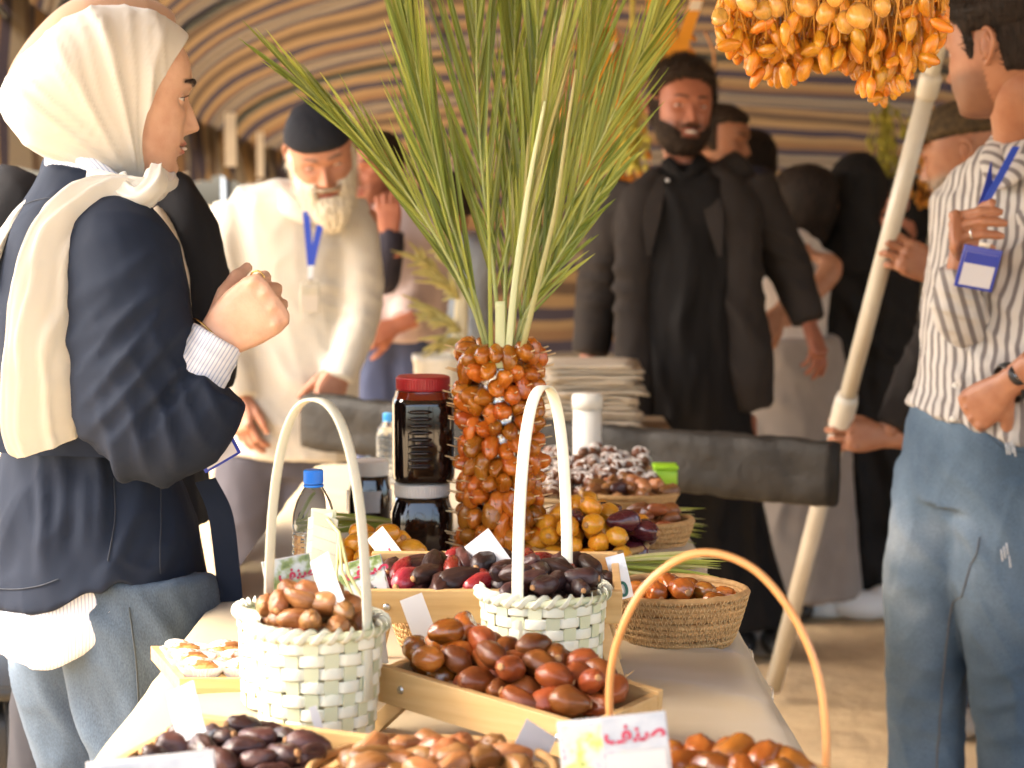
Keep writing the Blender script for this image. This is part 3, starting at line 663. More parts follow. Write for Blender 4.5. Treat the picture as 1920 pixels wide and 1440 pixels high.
# bowls further back
q3 = P(1222, 1020, 3.28); q3.z = TZ+.004; coil_basket(q3, .066, .054, .045, 'straw bowl under the nearer green leaf bundle at the right table edge', nc=5)
heap(['brown'], (q3.x, q3.y, q3.z+.02), 30, .05, .05, 'brown date in the straw bowl under the leaf bundle', 'dates in the bowl under the leaves', .0125, .05, seed=65)
q4 = P(1180, 955, 3.62); q4.z = TZ+.004; coil_basket(q4, .088, .07, .042, 'flat straw bowl of light brown dates in front of the drizzled sweets', nc=5, stitches=False)
heap(['light', 'light', 'light', 'dark'], (q4.x, q4.y, q4.z+.018), 72, .075, .07, {'light': 'light brown date in the flat bowl before the drizzled sweets', 'dark': 'black date in the flat bowl before the drizzled sweets'}, 'dates in the flat back bowl', .0125, .04, seed=66)
# palm leaf bundles lying over the bowls to the right edge
def leaf_bundle(label, ax_, bx_, Ya, Yb, n, spread, seed, zlift):
    g = random.Random(seed); a = P(*ax_, Ya); b = P(*bx_, Yb); t = thing('leaf_bundle', label, 'leaf bundle', a, group='palm leaf bundles on the table'); d = b-a
    for k in range(n):
        off = Vector((0, g.uniform(-.03, .03), g.uniform(-spread, spread))); L_ = d.length*g.uniform(.75, 1.03)
        leaflet('leaflet', off*.5, (d + Vector((0, off.y*1.4, off.z*1.2))), Vector((g.uniform(-.3, .3), -.6, 1)), L_, .0058*g.uniform(.8, 1.2), m_leaf[g.choice([1, 1, 2])], t, .02)
leaf_bundle('bundle of green palm leaf strips sticking out past the right table edge, farther one', (1140, 975), (1325, 985), 3.38, 3.34, 34, .020, 3, 0)
leaf_bundle('bundle of green palm leaf strips at the right table edge, just behind the orange hoop', (1160, 1062), (1358, 1072), 2.86, 2.84, 36, .020, 4, 0)
leaf_bundle('bundle of green palm leaf strips lying behind the water bottle', (735, 985), (560, 985), 3.2, 3.15, 14, .014, 5, 0)
# drizzled date sweets on a tray
m_tray = mat('cardboard_tray', (.48, .33, .17), .7, bump=.2, bscale=60)
q5 = P(1118, 905, 3.92); q5.z = TZ+.006
tag(MB().box((0, 0, .006), (.25, .50, .012), bev=.003).build('sweets_tray', m_tray, None, False, q5), 'light brown tray holding the drizzled date sweets at the back of the table', 'tray')
m_choc = mat('sweet_brown', (.09, .032, .014), .45, (.20, .075, .03), nscale=60, bump=.4, bscale=150, perobj=.2); m_icing = mat('white_icing', (.70, .67, .63), .5)
swm = []
for k in range(4):
    b = MB(); g = random.Random(k); vs, fs = ell_geo((.019, .0125, .0125), 14, 10); b.add([(v[0]*(1+.08*noise.noise((v[0]*90, v[1]*90, k))), v[1], v[2]) for v in vs], fs, 0)
    pts = []
    for i in range(18):
        u = i/17*2-1; s = math.sin(i*.75+k); x = .017*u; yy = s*.0115; zz = .0132*math.sqrt(max(.02, 1-(x/.0195)**2-(yy/.0132)**2)); pts.append((x, yy, zz+.0008))
    b.tube(pts[:18 if k % 2 else 11], .0015, 5, 1); swm.append(b.mesh('date_sweet', [m_choc, m_icing]))
g = random.Random(4); pl = []
for k in range(120):
    best = None
    for q in range(10):
        x, y = g.uniform(-.105, .105), g.uniform(-.235, .235); z = .024 + .05*max(0, 1-abs(x+.03)/.1)*(y+.235)/.47
        for (X, Y, Z) in pl:
            d2 = (X-x)**2+(Y-y)**2
            if d2 < .026**2: z = max(z, Z+math.sqrt(.026**2-d2)*.9)
        sc_ = z + .10*abs(x)
        if best is None or sc_ < best[0]: best = (sc_, x, y, z)
    _, x, y, z = best; pl.append((x, y, z)); o = link('date_sweet', g.choice(swm), None, q5+Vector((x, y, z)), (g.gauss(0, .25), g.gauss(0, .25), g.uniform(0, 6.28)))
    tag(o, 'brown date sweet drizzled with white icing on the back tray', 'sweet', 'drizzled date sweets')
# white canister, lime box, white tub
cn = thing('canister', 'tall white plastic canister with a screw lid behind the drizzled sweets', 'canister', (P(1101, 870, 4.2).x, 4.2, TZ+.004))
hc = P(1101, 741, 4.2).z - TZ; m_wpl = mat('white_plastic', (.80, .80, .74), .4, coat=.1)
MB().lathe([(.001, .001), (.029, .001), (.030, .004), (.030, hc-.034), (.001, hc-.034)], 40).build('body', m_wpl, cn); MB().lathe([(.001, hc-.033), (.0325, hc-.033), (.0325, hc-.006), (.029, hc-.001), (.001, hc-.001)], 40).build('lid', m_wpl, cn)
m_lime = mat('lime_plastic', (.30, .58, .02), .35); lb = P(1258, 925, 3.95)
lt = thing('lime_box', 'small lime green plastic box at the far right corner of the table', 'box', (lb.x-.012, lb.y, TZ+.004))
MB().box((0, 0, .019), (.045, .06, .036), bev=.004).build('body', m_lime, lt); MB().box((0, 0, .041), (.05, .065, .007), bev=.003).build('lid', m_lime, lt)
# ================================================================ tray of pastries at the left edge
a = onz(337, 1289, TZ+.012); b_ = onz(283, 1226, TZ+.012); e = onz(470, 1289, TZ+.012)
dl = b_-a; yawT = math.atan2(dl.y, dl.x) - math.pi/2
tr = thing('serving_tray', 'wooden serving tray of paper cups jutting over the left table edge', 'tray', (a.x, a.y, TZ+.005), (0, 0, 0))
Wt, Dt = .185, dl.y; sh = dl.x/dl.y
def shear(x, y, z): return (x + y*sh, y, z)
b = MB()
for (x0, x1, y0, y1, z0, z1) in ((0, Wt, 0, Dt, 0, .006), (0, .008, 0, Dt, .006, .017), (Wt-.008, Wt, 0, Dt, .006, .017), (.008, Wt-.008, 0, .008, .006, .017), (.008, Wt-.008, Dt-.008, Dt, .006, .017)):
    vs = [shear(x, y, z) for z in (z0, z1) for (x, y) in ((x0, y0), (x1, y0), (x1, y1), (x0, y1))]
    nm = 'bottom' if z1 <= .006 else 'rim'
    link(nm, me(nm, vs, [(3, 2, 1, 0), (4, 5, 6, 7), (0, 1, 5, 4), (1, 2, 6, 5), (2, 3, 7, 6), (3, 0, 4, 7)], m_bam, False), tr)
m_cup = translucent(mat('paper_cup', (.84, .82, .79), .8), .2); m_past = mat('glazed_pastry', (.35, .11, .03), .25, (.62, .34, .12), nscale=120, coat=.5, bump=.5, bscale=200, contrast=.12)
m_sugar = mat('icing_sugar', (.84, .80, .74), .8, (.40, .16, .05), nscale=70, contrast=.06, bump=.6, bscale=200)
n = 72; vs, fs = [], []
for j, (r, z) in enumerate(((.001, .002), (.016, .002), (.022, .010), (.029, .020))):
    for k in range(n): rr = r + (.0012*(1 if k % 2 else -1) if j >= 1 else 0); vs.append((rr*math.cos(2*math.pi*k/n), rr*math.sin(2*math.pi*k/n)*.8, z))
for i in range(3):
    for k in range(n): fs.append((i*n+k, i*n+(k+1) % n, (i+1)*n+(k+1) % n, (i+1)*n+k))
cupm = me('paper_cup', vs, fs, m_cup, False); b = MB(); vs, fs = ell_geo((.0225, .014, .010), 18, 10); b.add(vs, fs, 0); pastm = b.mesh('filling', m_past)
b = MB(); vs, fs = ell_geo((.020, .0125, .008), 18, 10); b.add([v for v in vs], fs, 0); sugm = b.mesh('sugar_top', m_sugar)
for i in range(3):
    for j in range(3):
        x, y = .030 + i*.052 + rnd.uniform(-.002, .002), .030 + j*.047; 
        if y > Dt-.02: continue
        p = shear(x, y, .007); t = thing('pastry', 'date pastry dusted with sugar in a white fluted paper cup on the left tray', 'pastry', Vector(p)+tr.location, (0, 0, rnd.uniform(-.25, .25)), 'pastries on the left tray')
        link('paper_cup', cupm, t); link('filling', pastm, t, (0, 0, .014), (rnd.uniform(-.12, .12), 0, 0)); link('sugar_top', sugm, t, (rnd.uniform(-.006, .006), rnd.uniform(-.002, .006), .0195), (rnd.uniform(-.3, .3), rnd.uniform(-.2, .2), rnd.uniform(-.3, .3)))
# ================================================================ people: shared builders
def skin(name, col, lips=(.40, .12, .10), hair=(.03, .018, .012), rough=.45):
    c2 = (col[0]*.76, col[1]*.64, col[2]*.58)
    return mat(name, col, rough, c2, nscale=34, detail=8, bump=.3, bscale=300, bdist=.0010, rvar=.12, sss=.18, sssr=.008, attr=[('lips', lips), ('hair', hair)], contrast=.3)
HEAD = spline([(.108, -.005, -.025, .004), (.1065, .015, -.042, .020), (.103, .033, -.058, .036), (.095, .052, -.073, .051), (.08, .071, -.086, .063), (.06, .085, -.094, .0715), (.04, .0925, -.098, .0755), (.02, .0945, -.098, .077),
    (.005, .0930, -.095, .0765), (-.01, .0910, -.091, .0755), (-.03, .0905, -.084, .073), (-.045, .0905, -.074, .0705), (-.06, .0905, -.064, .0675), (-.075, .0885, -.055, .0635), (-.09, .0865, -.045, .0575), (-.10, .0855, -.037, .051),
    (-.110, .0805, -.028, .043), (-.117, .066, -.02, .031), (-.121, .040, -.005, .012)], 120)
def head_mesh(m, female=False, beard=0, brow=1.0, nose=1.0, smile=0, ns=150, stubble=0, lids=True, ears=True, gaze=0.0, lipcol=1, lidop=19):
    nz = len(HEAD); S = np.sign(np.linspace(-1, 1, ns, endpoint=False)); s = np.linspace(-1, 1, ns, endpoint=False)
    th = np.sign(s)*math.pi*np.abs(s)**1.35
    X = np.zeros((nz, ns)); Y = X.copy(); Z = X.copy()
    for i, (z, yf, yb, w_) in enumerate(HEAD):
        yc = (yf+yb)/2 + .012; c, sn = np.cos(th), np.sin(th); q = (np.abs(c)**2.25 + np.abs(sn)**2.25)**(-1/2.25)
        if female: w_ *= .955
        X[i] = w_*sn*q; Y[i] = yc + np.where(c > 0, (yf-yc)*c*q, (yc-yb)*c*q); Z[i] = z
    f = smooth01((Y-.02)/.045); D = np.zeros_like(X)
    def bump(x0, z0, sx, sz, a, sym=True):
        nonlocal D
        for sg in ((-1, 1) if (sym and x0) else (1,)): D = D + a*np.exp(-((X-sg*x0)/sx)**2 - ((Z-z0)/sz)**2)
    bump(.026, .019, .020, .008, .0018 if female else .0050); bump(.032, -.001, .0165, .0115, -.0095); bump(0, .003, .010, .010, -.0025)
    h = np.interp(-Z, [-.012, .004, .018, .032, .0385, .043, .048, .053, .058], [0, .0055, .0130, .0205, .0235, .0215, .0125, .003, 0])*nose
    wd = np.interp(-Z, [0, .02, .036, .05], [.0075, .0090, .0115, .0100]); D = D + h*np.exp(-(np.abs(X)/wd)**2.2)
    bump(.0138, -.0425, .0060, .0065, .0085*nose); bump(0, -.057, .0028, .004, -.0012); bump(.0068, -.0500, .0036, .0030, -.0060*nose)
    zc = Z - smile*.9*np.abs(X)**1.6*2.2
    def lbump(z0, sx, sz, a):
        nonlocal D; D = D + a*np.exp(-(np.abs(X)/sx)**2.6 - ((zc-z0)/sz)**2)
    lbump(-.0640, .021, .0042, .0080); lbump(-.0700, .024, .0022, -.0072); lbump(-.0765, .0175, .0048, .0082); lbump(-.0885, .017, .0055, -.0030)
    bump(0, -.104, .017, .011, .0070 if not female else .0055); bump(.046, -.024, .019, .016, .0042 if female else .0035); bump(.042, -.060, .012, .016, .0025*(1+smile)); bump(.030, -.060, .006, .014, -.0020*(1+smile)); bump(.064, .03, .016, .02, -.003)
    Y = Y + D*f
    hair = np.zeros_like(X); xb = np.abs(X)
    zbrow = .0215 + .006*np.sin(np.clip((xb-.010)/.040, 0, 1)*2.4) - .002; hair = np.maximum(hair, brow*np.exp(-((Z-zbrow)/.0034)**4)*smooth01((xb-.009)/.006)*smooth01((.052-xb)/.010)*(Y > .02))
    if stubble:
        jaw = smooth01((-.045-Z + .20*np.clip(xb-.045, 0, .1) + .015)/.025)*(1-np.exp(-((Z+.072)/.010)**2-(X/.022)**2)*.9); mous = np.exp(-((Z+.0565)/.0045)**2)*smooth01((.03-xb)/.008)
        hair = np.maximum(hair, stubble*np.clip(np.maximum(jaw*(Y > -.0), mous), 0, 1))
    lips = lipcol*np.exp(-(np.abs(X)/.0225)**6)*np.clip(np.exp(-((zc+.0645)/.0040)**4) + np.exp(-((zc+.0765)/.0050)**4), 0, 1)*(Y > .05)*np.clip((.0255-np.abs(X))/.010, 0, 1)
    vs = np.stack([X.ravel(), Y.ravel(), Z.ravel()], 1).tolist(); fs = []
    for i in range(nz-1):
        for k in range(ns): fs.append((i*ns+k, i*ns+(k+1) % ns, (i+1)*ns+(k+1) % ns, (i+1)*ns+k))
    fs.append(tuple(range(ns-1, -1, -1))); fs.append(tuple((nz-1)*ns + k for k in range(ns)))
    hl = [hair.ravel().tolist(), lips.ravel().tolist()]
    def addp(v, f_, hv=0):
        k = len(vs); vs.extend([list(p) for p in v]); fs.extend([tuple(i+k for i in q) for q in f_]); hl[0] += [hv]*len(v); hl[1] += [0]*len(v)
    if lids:      # eyelids: two bowls round each eyeball, leaving the slit open
        for sg in (-1, 1):
            for up in (1, -1):
                v, f_ = [], []; na, ne = 22, 8
                for j in range(ne):
                    for i in range(na):
                        az = R(-82 + 164*i/(na-1)); op = R((lidop if up > 0 else lidop*.75)*math.cos(az*1.05)**.8 if abs(az) < 1.45 else 0); el = up*(op + (R(80)-op)*j/(ne-1)); r = .0134 - .0012*(j/(ne-1))
                        v.append((sg*.0325 + r*math.cos(el)*math.sin(az), .0715 + r*math.cos(el)*math.cos(az), -.001 + r*math.sin(el)))
                for j in range(ne-1):
                    for i in range(na-1): a = j*na+i; f_.append((a, a+1, a+1+na, a+na) if up < 0 else (a+na, a+1+na, a+1, a))
                addp(v, f_)
    if ears:
        for sg in (-1, 1):
            b = MB(); ax = lambda y, z, o=0: (sg*(.0745 + .012*max(0, (-y+.004)/.022) + o), y-.012, z-.006)
            b.tube([ax(*p) for p in spline([(.010, .002), (.014, .018), (.006, .032), (-.010, .033), (-.021, .020), (-.021, .002), (-.012, -.014), (-.002, -.025), (.006, -.028), (.009, -.018)], 30)], [.0022+.0016*math.sin(3.14*i/29) for i in range(30)], 8)
            b.tube([ax(*p, -.002) for p in spline([(-.006, .022), (-.012, .010), (-.010, -.004), (-.002, -.013)], 12)], .0028, 8)
            b.ell(ax(-.007, .004, -.006), (.006, .015, .026), Matrix.Rotation(-sg*.45, 4, 'Z') @ Matrix.Rotation(.15, 4, 'X')); b.ell(ax(.004, -.024, -.002), (.0045, .007, .008)); b.ell(ax(.011, -.004, -.001), (.004, .004, .006))
            addp(b.v, b.f)
    d = me('head', vs, fs, m)
    for nm, val in (('hair', hl[0]), ('lips', hl[1])): a = d.attributes.new(nm, 'FLOAT', 'POINT'); a.data.foreach_set('value', val)
    return d
m_eyew = mat('eye_white', (.70, .66, .62), .15, coat=.6); m_iris = mat('iris', (.05, .025, .012), .12, coat=1); m_pupil = mat('pupil', (.004, .004, .004), .1, coat=1)
def eyes(M, parent, gaze=(0, 1, 0), name='eye'):
    g = Vector(gaze).normalized()
    for sg in (-1, 1):
        vs, fs = ell_geo((.0122,)*3, 28, 20); T = g.to_track_quat('Z', 'Y').to_matrix(); vs = [T @ Vector(v) for v in vs]
        mi = []
        for f in fs: c = sum((vs[i] for i in f), Vector())/len(f); a = c.normalized().dot(g); mi.append(2 if a > .978 else 1 if a > .885 else 0)
        o = link(name, me(name, vs, fs, [m_eyew, m_iris, m_pupil], True, mi), parent); o.matrix_local = M @ Matrix.Translation((sg*.0325, .0715, -.001))
def headM(px, py, Y, yaw, pitch=0, roll=0, s=1.0):
    """local +y of the head -> facing; yaw 0 looks away from the camera, -90 to the right, 180 at it"""
    return Matrix.Translation(P(px, py, Y)) @ Euler((R(pitch), R(roll), R(yaw)), 'YXZ').to_matrix().to_4x4() @ Matrix.Scale(s, 4)
def headM2(px, py, Y, yaw, pitch=0, roll=0, s=1.0):
    return Matrix.Translation(P(px, py, Y)) @ Matrix.Rotation(R(yaw), 4, 'Z') @ Matrix.Rotation(R(pitch), 4, 'X') @ Matrix.Rotation(R(roll), 4, 'Y') @ Matrix.Scale(s, 4)
def frameM(o, x, z):
    """matrix with local x along x and local z near z"""
    x = Vector(x).normalized(); z = Vector(z); z = (z - x*z.dot(x)).normalized(); y = z.cross(x)
    return Matrix(((x.x, y.x, z.x, o[0]), (x.y, y.y, z.y, o[1]), (x.z, y.z, z.z, o[2]), (0, 0, 0, 1)))
def hand_mesh(M, curl, thumb=(.6, .5), side=1, s=1.0, spread=.06, voxel=.0027, arm=.07, m=None, tdown=.25):
    """x fingers, y thumb side, z back of the hand; curl = one (mcp, pip, dip) per finger in degrees"""
    b = MB(); X, Yv, Zv = Vector((1, 0, 0)), Vector((0, side, 0)), Vector((0, 0, 1))
    b.tube([(-arm, 0, 0), (-.02, 0, 0), (0, 0, 0), (.022, .002*side, 0), (.05, .002*side, .001), (.078, .001*side, .001), (.094, 0, 0), (.099, 0, -.002)], [(.028, .024), (.026, .0195), (.0265, .0175), (.034, .0175), (.040, .0155), (.0415, .013), (.037, .0095), (.028, .006)], 20, side=(0, 1, 0), sup=2.5)
    kn = [(.091, .030), (.095, .0105), (.092, -.0095), (.084, -.0275)]; ln = [.071, .079, .073, .057]; rr = [.0088, .0092, .0087, .0077]
    for i in range(4):
        c = curl[i] if isinstance(curl[0], (tuple, list)) else curl; p = Vector((kn[i][0]-.012, kn[i][1]*side, .000)); sp = spread*(1.5-i)*side; a = 0
        b.ell((kn[i][0]-.006, kn[i][1]*side, .0065), (.011, .0080, .0075), nu=10, nv=7)
        pts, rad = [Vector((kn[i][0]-.028, kn[i][1]*side*.95, -.002)), p], [rr[i]*.9, rr[i]*1.08]
        for q, fr in enumerate((.47, .30, .23)):
            a += R(c[q]); d = Vector((math.cos(a)*math.cos(sp), math.cos(a)*math.sin(sp), -math.sin(a)))
            L_ = ln[i]*fr + (.012 if q == 0 else 0)
            pts.append(p + d*L_*.5); rad.append(rr[i]*(.97-.07*q)); p = p + d*L_; pts.append(p); rad.append(rr[i]*(1.06-.09*q) if q < 2 else rr[i]*.62)
        b.tube(pts, rad, 12)
    p = Vector((.016, .020*side, -.004)); ty, tb_ = thumb; pts, rad = [p], [.0135]
    for q, (L_, r) in enumerate(((.046, .0125), (.034, .0105), (.026, .0072))):
        a = ty - tb_*q*.6; d = Vector((math.cos(a), math.sin(a)*side, -tdown - tb_*.35*q)).normalized(); pts.append(p + d*L_*.5); rad.append(r*1.02); p = p + d*L_; pts.append(p); rad.append(r)
    b.tube(pts, rad, 12)
    d = union_mesh(b, voxel, 2, .5, m); d.transform(M @ Matrix.Scale(s, 4)); return d
def rad_interp(r, n):
    r = [q if isinstance(q, (tuple, list)) else (q, q) for q in r]; return [tuple(v) for v in spline(r, n)]
def limb(b, pts, rads, n=20, k=14, side=None, sup=2.0):
    b.tube([Vector(q) for q in spline(pts, n)], rad_interp(rads, n), k, side=side, sup=sup)
def wrinkle(d, amp=.004, sc=(9, 9, 5), seed=0, folds=(), fine=.0):
    """cloth relief: soft ridges plus local fold systems (centre, axis, wavelength, depth, reach)"""
    co_, no = coords(d), normals(d); n = len(co_); dd = np.zeros(n)
    for i in range(n):
        x, y, z = co_[i]; wx = .35*noise.noise((x*4, y*4, z*4+seed)); q = noise.noise((x*sc[0]+seed+wx*2, y*sc[1], z*sc[2]+wx)); q2 = noise.noise((x*sc[0]*2.1+wx*3, y*sc[1]*2.1+seed, z*sc[2]*1.9)); q3 = noise.noise((x*sc[0]*4.3, y*sc[1]*4.3+wx*4, z*sc[2]*4+seed))
        r1, r2, r3 = (1-abs(q)*1.6), (1-abs(q2)*1.6), (1-abs(q3)*1.6); r1, r2, r3 = max(0, r1)**3, max(0, r2)**4, max(0, r3)**4; m_ = .5+.5*noise.noise((x*3+seed, y*3, z*3))
        dd[i] = amp*(r1*1.0 + r2*.55 + r3*.28*m_ + q2*.35) - amp*.45
        if fine: dd[i] += fine*noise.noise((x*60, y*60, z*40+seed))
    for (c, ax, lam, a, rad) in folds:
        v = co_-np.array(c); ax = np.array(ax)/np.linalg.norm(ax); r2 = (v*v).sum(1); wgt = np.exp(-r2/rad**2); t = v@ax
        wgt *= .55+.9*np.array([max(0, .5+noise.noise((p[0]*9+seed, p[1]*9, p[2]*9))) for p in v])
        ph = np.array([noise.noise((p[0]*6+seed, p[1]*6, p[2]*6)) for p in v])*3.2
        sn = np.sin(2*math.pi*t/lam + ph); dd += a*wgt*(2*((1+sn)/2)**2.4-.75)
    setco(d, co_ + no*dd[:, None]); return d
def garment(name, b, voxel, m, parent, amp=.004, sc=(9, 9, 5), seed=0, folds=(), smooth=8, fine=0, post=None):
    d = union_mesh(b, voxel, smooth, .5, m); wrinkle(d, amp, sc, seed, folds, fine)
    if post: post(d)
    return link(name, d, parent)
def attr(d, name, val): a = d.attributes.new(name, 'FLOAT', 'POINT'); a.data.foreach_set('value', np.asarray(val, float)); return d
def body(parent, m, b, head, hands=(), voxel=.011):
    """ONE skin surface: trunk and limbs, head, hands"""
    d = union_mesh(b, voxel, 5, .5, m); n = len(d.vertices)
    for nm in ('hair', 'lips'): attr(d, nm, [0]*n)
    for h in hands:
        for nm in ('hair', 'lips'): attr(h, nm, [0]*len(h.vertices))
    return link('body', join('body', [d] + ([head] if head else []) + list(hands), [m]), parent)
def lam(*a): return [P(*q) for q in a]
def cloth(name, c1, c2=None, rough=.8, fine=500, b_=.3, ns=12, sheen=.25, **kw):
    if max(c1) < .1: sheen = 0; kw['spec'] = .22; rough = max(rough, .75)
    return mat(name, c1, rough, c2 or tuple(x*.82 for x in c1), nscale=ns, bump=b_, bscale=fine, bdist=.0006, sheen=sheen, **kw)
def striped(name, c1, c2, freq, duty, c3=None, rough=.75, soft=.04, freq2=0, amt2=.5):
    """cloth printed with stripes along the mesh attribute u (and v for checks)"""
    m, nt, b, L = base(name); b.inputs['Roughness'].default_value = rough; b.inputs['Sheen Weight'].default_value = .2
    prev = None
    for an, fq in (('u', freq),) + ((('v', freq2),) if freq2 else ()):
        at = nd(nt, 'ShaderNodeAttribute', attribute_name=an); mu = nd(nt, 'ShaderNodeMath', operation='MULTIPLY'); mu.inputs[1].default_value = fq; L(at.outputs['Fac'], mu.inputs[0])
        fr = nd(nt, 'ShaderNodeMath', operation='FRACT'); L(mu.outputs[0], fr.inputs[0]); r = ramp(nt, [(0, (0, 0, 0)), (soft, (1, 1, 1)), (duty, (1, 1, 1)), (duty+soft, (0, 0, 0))]); L(fr.outputs[0], r.inputs[0])
        if prev is None: prev = r.outputs[0]
        else:
            mx = nd(nt, 'ShaderNodeMath', operation='MULTIPLY_ADD'); mx.inputs[1].default_value = amt2; L(r.outputs[0], mx.inputs[0])
            h = nd(nt, 'ShaderNodeMath', operation='MULTIPLY'); h.inputs[1].default_value = 1-amt2; L(prev, h.inputs[0]); L(h.outputs[0], mx.inputs[2]); prev = mx.outputs[0]
    mx = nd(nt, 'ShaderNodeMix', data_type='RGBA'); mx.inputs['A'].default_value = (*c1, 1); mx.inputs['B'].default_value = (*c2, 1); L(prev, mx.inputs['Factor']); L(mx.outputs['Result'], b.inputs['Base Color'])
    tc = nd(nt, 'ShaderNodeTexCoord'); n2 = nd(nt, 'ShaderNodeTexNoise', Scale=420, Detail=3); L(tc.outputs['Object'], n2.inputs['Vector']); bp = nd(nt, 'ShaderNodeBump', Strength=.25, Distance=.0006); L(n2.outputs['Fac'], bp.inputs['Height']); L(bp.outputs[0], b.inputs['Normal'])
    return m
def loft(b, rings, cap=True, mi=0):
    n = len(rings[0]); vs = [p for r in rings for p in r]; fs = []
    for i in range(len(rings)-1):
        for k in range(n): fs.append((i*n+k, i*n+(k+1) % n, (i+1)*n+(k+1) % n, (i+1)*n+k))
    if cap: fs.append(tuple(range(n-1, -1, -1))); fs.append(tuple((len(rings)-1)*n+k for k in range(n)))
    return b.add(vs, fs, mi)
def ribbon(name, pts, wv, th, m, parent, n=30):
    """flat band of width 2*wv (vector or list) along a path"""
    pts = [Vector(p) for p in spline(pts, n)]; wv = [Vector(q) for q in spline(wv, n)] if isinstance(wv, list) else [Vector(wv)]*n; vs, fs = [], []
    for i, p in enumerate(pts):
        t = (pts[min(i+1, n-1)]-pts[max(i-1, 0)]).normalized(); nn = t.cross(wv[i]).normalized()*th/2
        vs += [p-wv[i]-nn, p+wv[i]-nn, p+wv[i]+nn, p-wv[i]+nn]
    for i in range(n-1):
        for e in range(4): fs.append((i*4+e, i*4+(e+1) % 4, (i+1)*4+(e+1) % 4, (i+1)*4+e))
    fs += [(3, 2, 1, 0), tuple((n-1)*4+k for k in range(4))]
    return link(name, me(name, vs, fs, m, False), parent)
HAIRLINE = ([-.11, -.036, -.031, .008, .013, .026, .033, .055, .076, .1], [-.060, -.052, .024, .027, -.020, -.020, .036, .054, .068, .072])
def hairtest(p): return (p.z - float(np.interp(p.y, *HAIRLINE)))/.010
def hairshell(hd, name, m, parent, M, test, off, seed, spiky=.004, drop=None, blades=0, flow=(0, -.8, .1), blen=.014):
    """hair or beard: a lifted copy of part of the head"""
    bm = bmesh.new(); bm.from_mesh(hd); bm.normal_update(); L_ = bm.verts.layers.float
    kill = [f for f in bm.faces if test(f.calc_center_median()) <= 0]; bmesh.ops.delete(bm, geom=kill, context='FACES')
    for v in bm.verts:
        t = max(0, min(1, test(v.co))); c = v.co; q = noise.noise((c.x*70+seed, c.y*70, c.z*45)); q2 = noise.noise((c.x*260, c.y*260+seed, c.z*60))
        v.co = c + v.normal*(off(c)*(t**.6) + spiky*(q*.8+q2*.5)*t - .0012*(1-t))
        if drop: v.co = drop(v.co, t)
    if blades:
        g = random.Random(seed); bm.normal_update(); bm.faces.ensure_lookup_table(); F_ = list(bm.faces); fl = Vector(flow)
        for _ in range(blades):
            f = g.choice(F_); p = f.calc_center_median(); n_ = f.normal; t = (fl + n_*g.uniform(.2, .6) + Vector((g.gauss(0, .25), g.gauss(0, .25), g.gauss(0, .25)))).normalized(); s_ = t.cross(n_).normalized()*.0011; L_ = blen*g.uniform(.6, 1.3); e = p + t*L_*.55; q = e + (t*.7 + fl*.5).normalized()*L_*.45
            v = [bm.verts.new(x) for x in (p-s_, p+s_, e+s_*.7, e-s_*.7, q)]; bm.faces.new((v[0], v[1], v[2], v[3])); bm.faces.new((v[3], v[2], v[4]))
    d = bpy.data.meshes.new(name); bm.to_mesh(d); bm.free(); d.materials.clear(); d.materials.append(m)
    d.polygons.foreach_set('use_smooth', [True]*len(d.polygons)); o = link(name, d, parent); o.matrix_local = M; return o
def hairmat(name, c1, c2, rough=.62): return mat(name, c1, rough, c2, spec=.2, nscale=120, stretch=(1, 1, .18), bump=1.0, bscale=260, bdist=.004, contrast=.2)
m_hairblack = hairmat('black_hair', (.010, .007, .006), (.03, .02, .015)); m_hairdark = hairmat('dark_brown_hair', (.014, .009, .007), (.045, .028, .018)); m_whitebeard = hairmat('white_beard', (.56, .51, .40), (.76, .71, .59), .7)
def denim(name, c1, c2, c3):
    m, nt, b, L = base(name); tc = nd(nt, 'ShaderNodeTexCoord'); n1 = nd(nt, 'ShaderNodeTexNoise', Scale=3.2, Detail=3); L(tc.outputs['Object'], n1.inputs['Vector'])
    r1 = ramp(nt, [(.36, c1), (.56, c2), (.70, c3)]); L(n1.outputs['Fac'], r1.inputs[0]); mp = nd(nt, 'ShaderNodeMapping', Scale=(1, 1, .35)); L(tc.outputs['Object'], mp.inputs[0])
    n2 = nd(nt, 'ShaderNodeTexNoise', Scale=700, Detail=2); L(mp.outputs[0], n2.inputs['Vector']); r2 = ramp(nt, [(.3, (.72, .72, .72)), (.7, (1.2, 1.2, 1.2))]); L(n2.outputs['Fac'], r2.inputs[0])
    mx = nd(nt, 'ShaderNodeMix', data_type='RGBA', blend_type='MULTIPLY'); mx.inputs['Factor'].default_value = 1; L(r1.outputs[0], mx.inputs['A']); L(r2.outputs[0], mx.inputs['B']); L(mx.outputs['Result'], b.inputs['Base Color'])
    b.inputs['Roughness'].default_value = .85; bp = nd(nt, 'ShaderNodeBump', Strength=.35, Distance=.0008); L(n2.outputs['Fac'], bp.inputs['Height']); L(bp.outputs[0], b.inputs['Normal']); return m

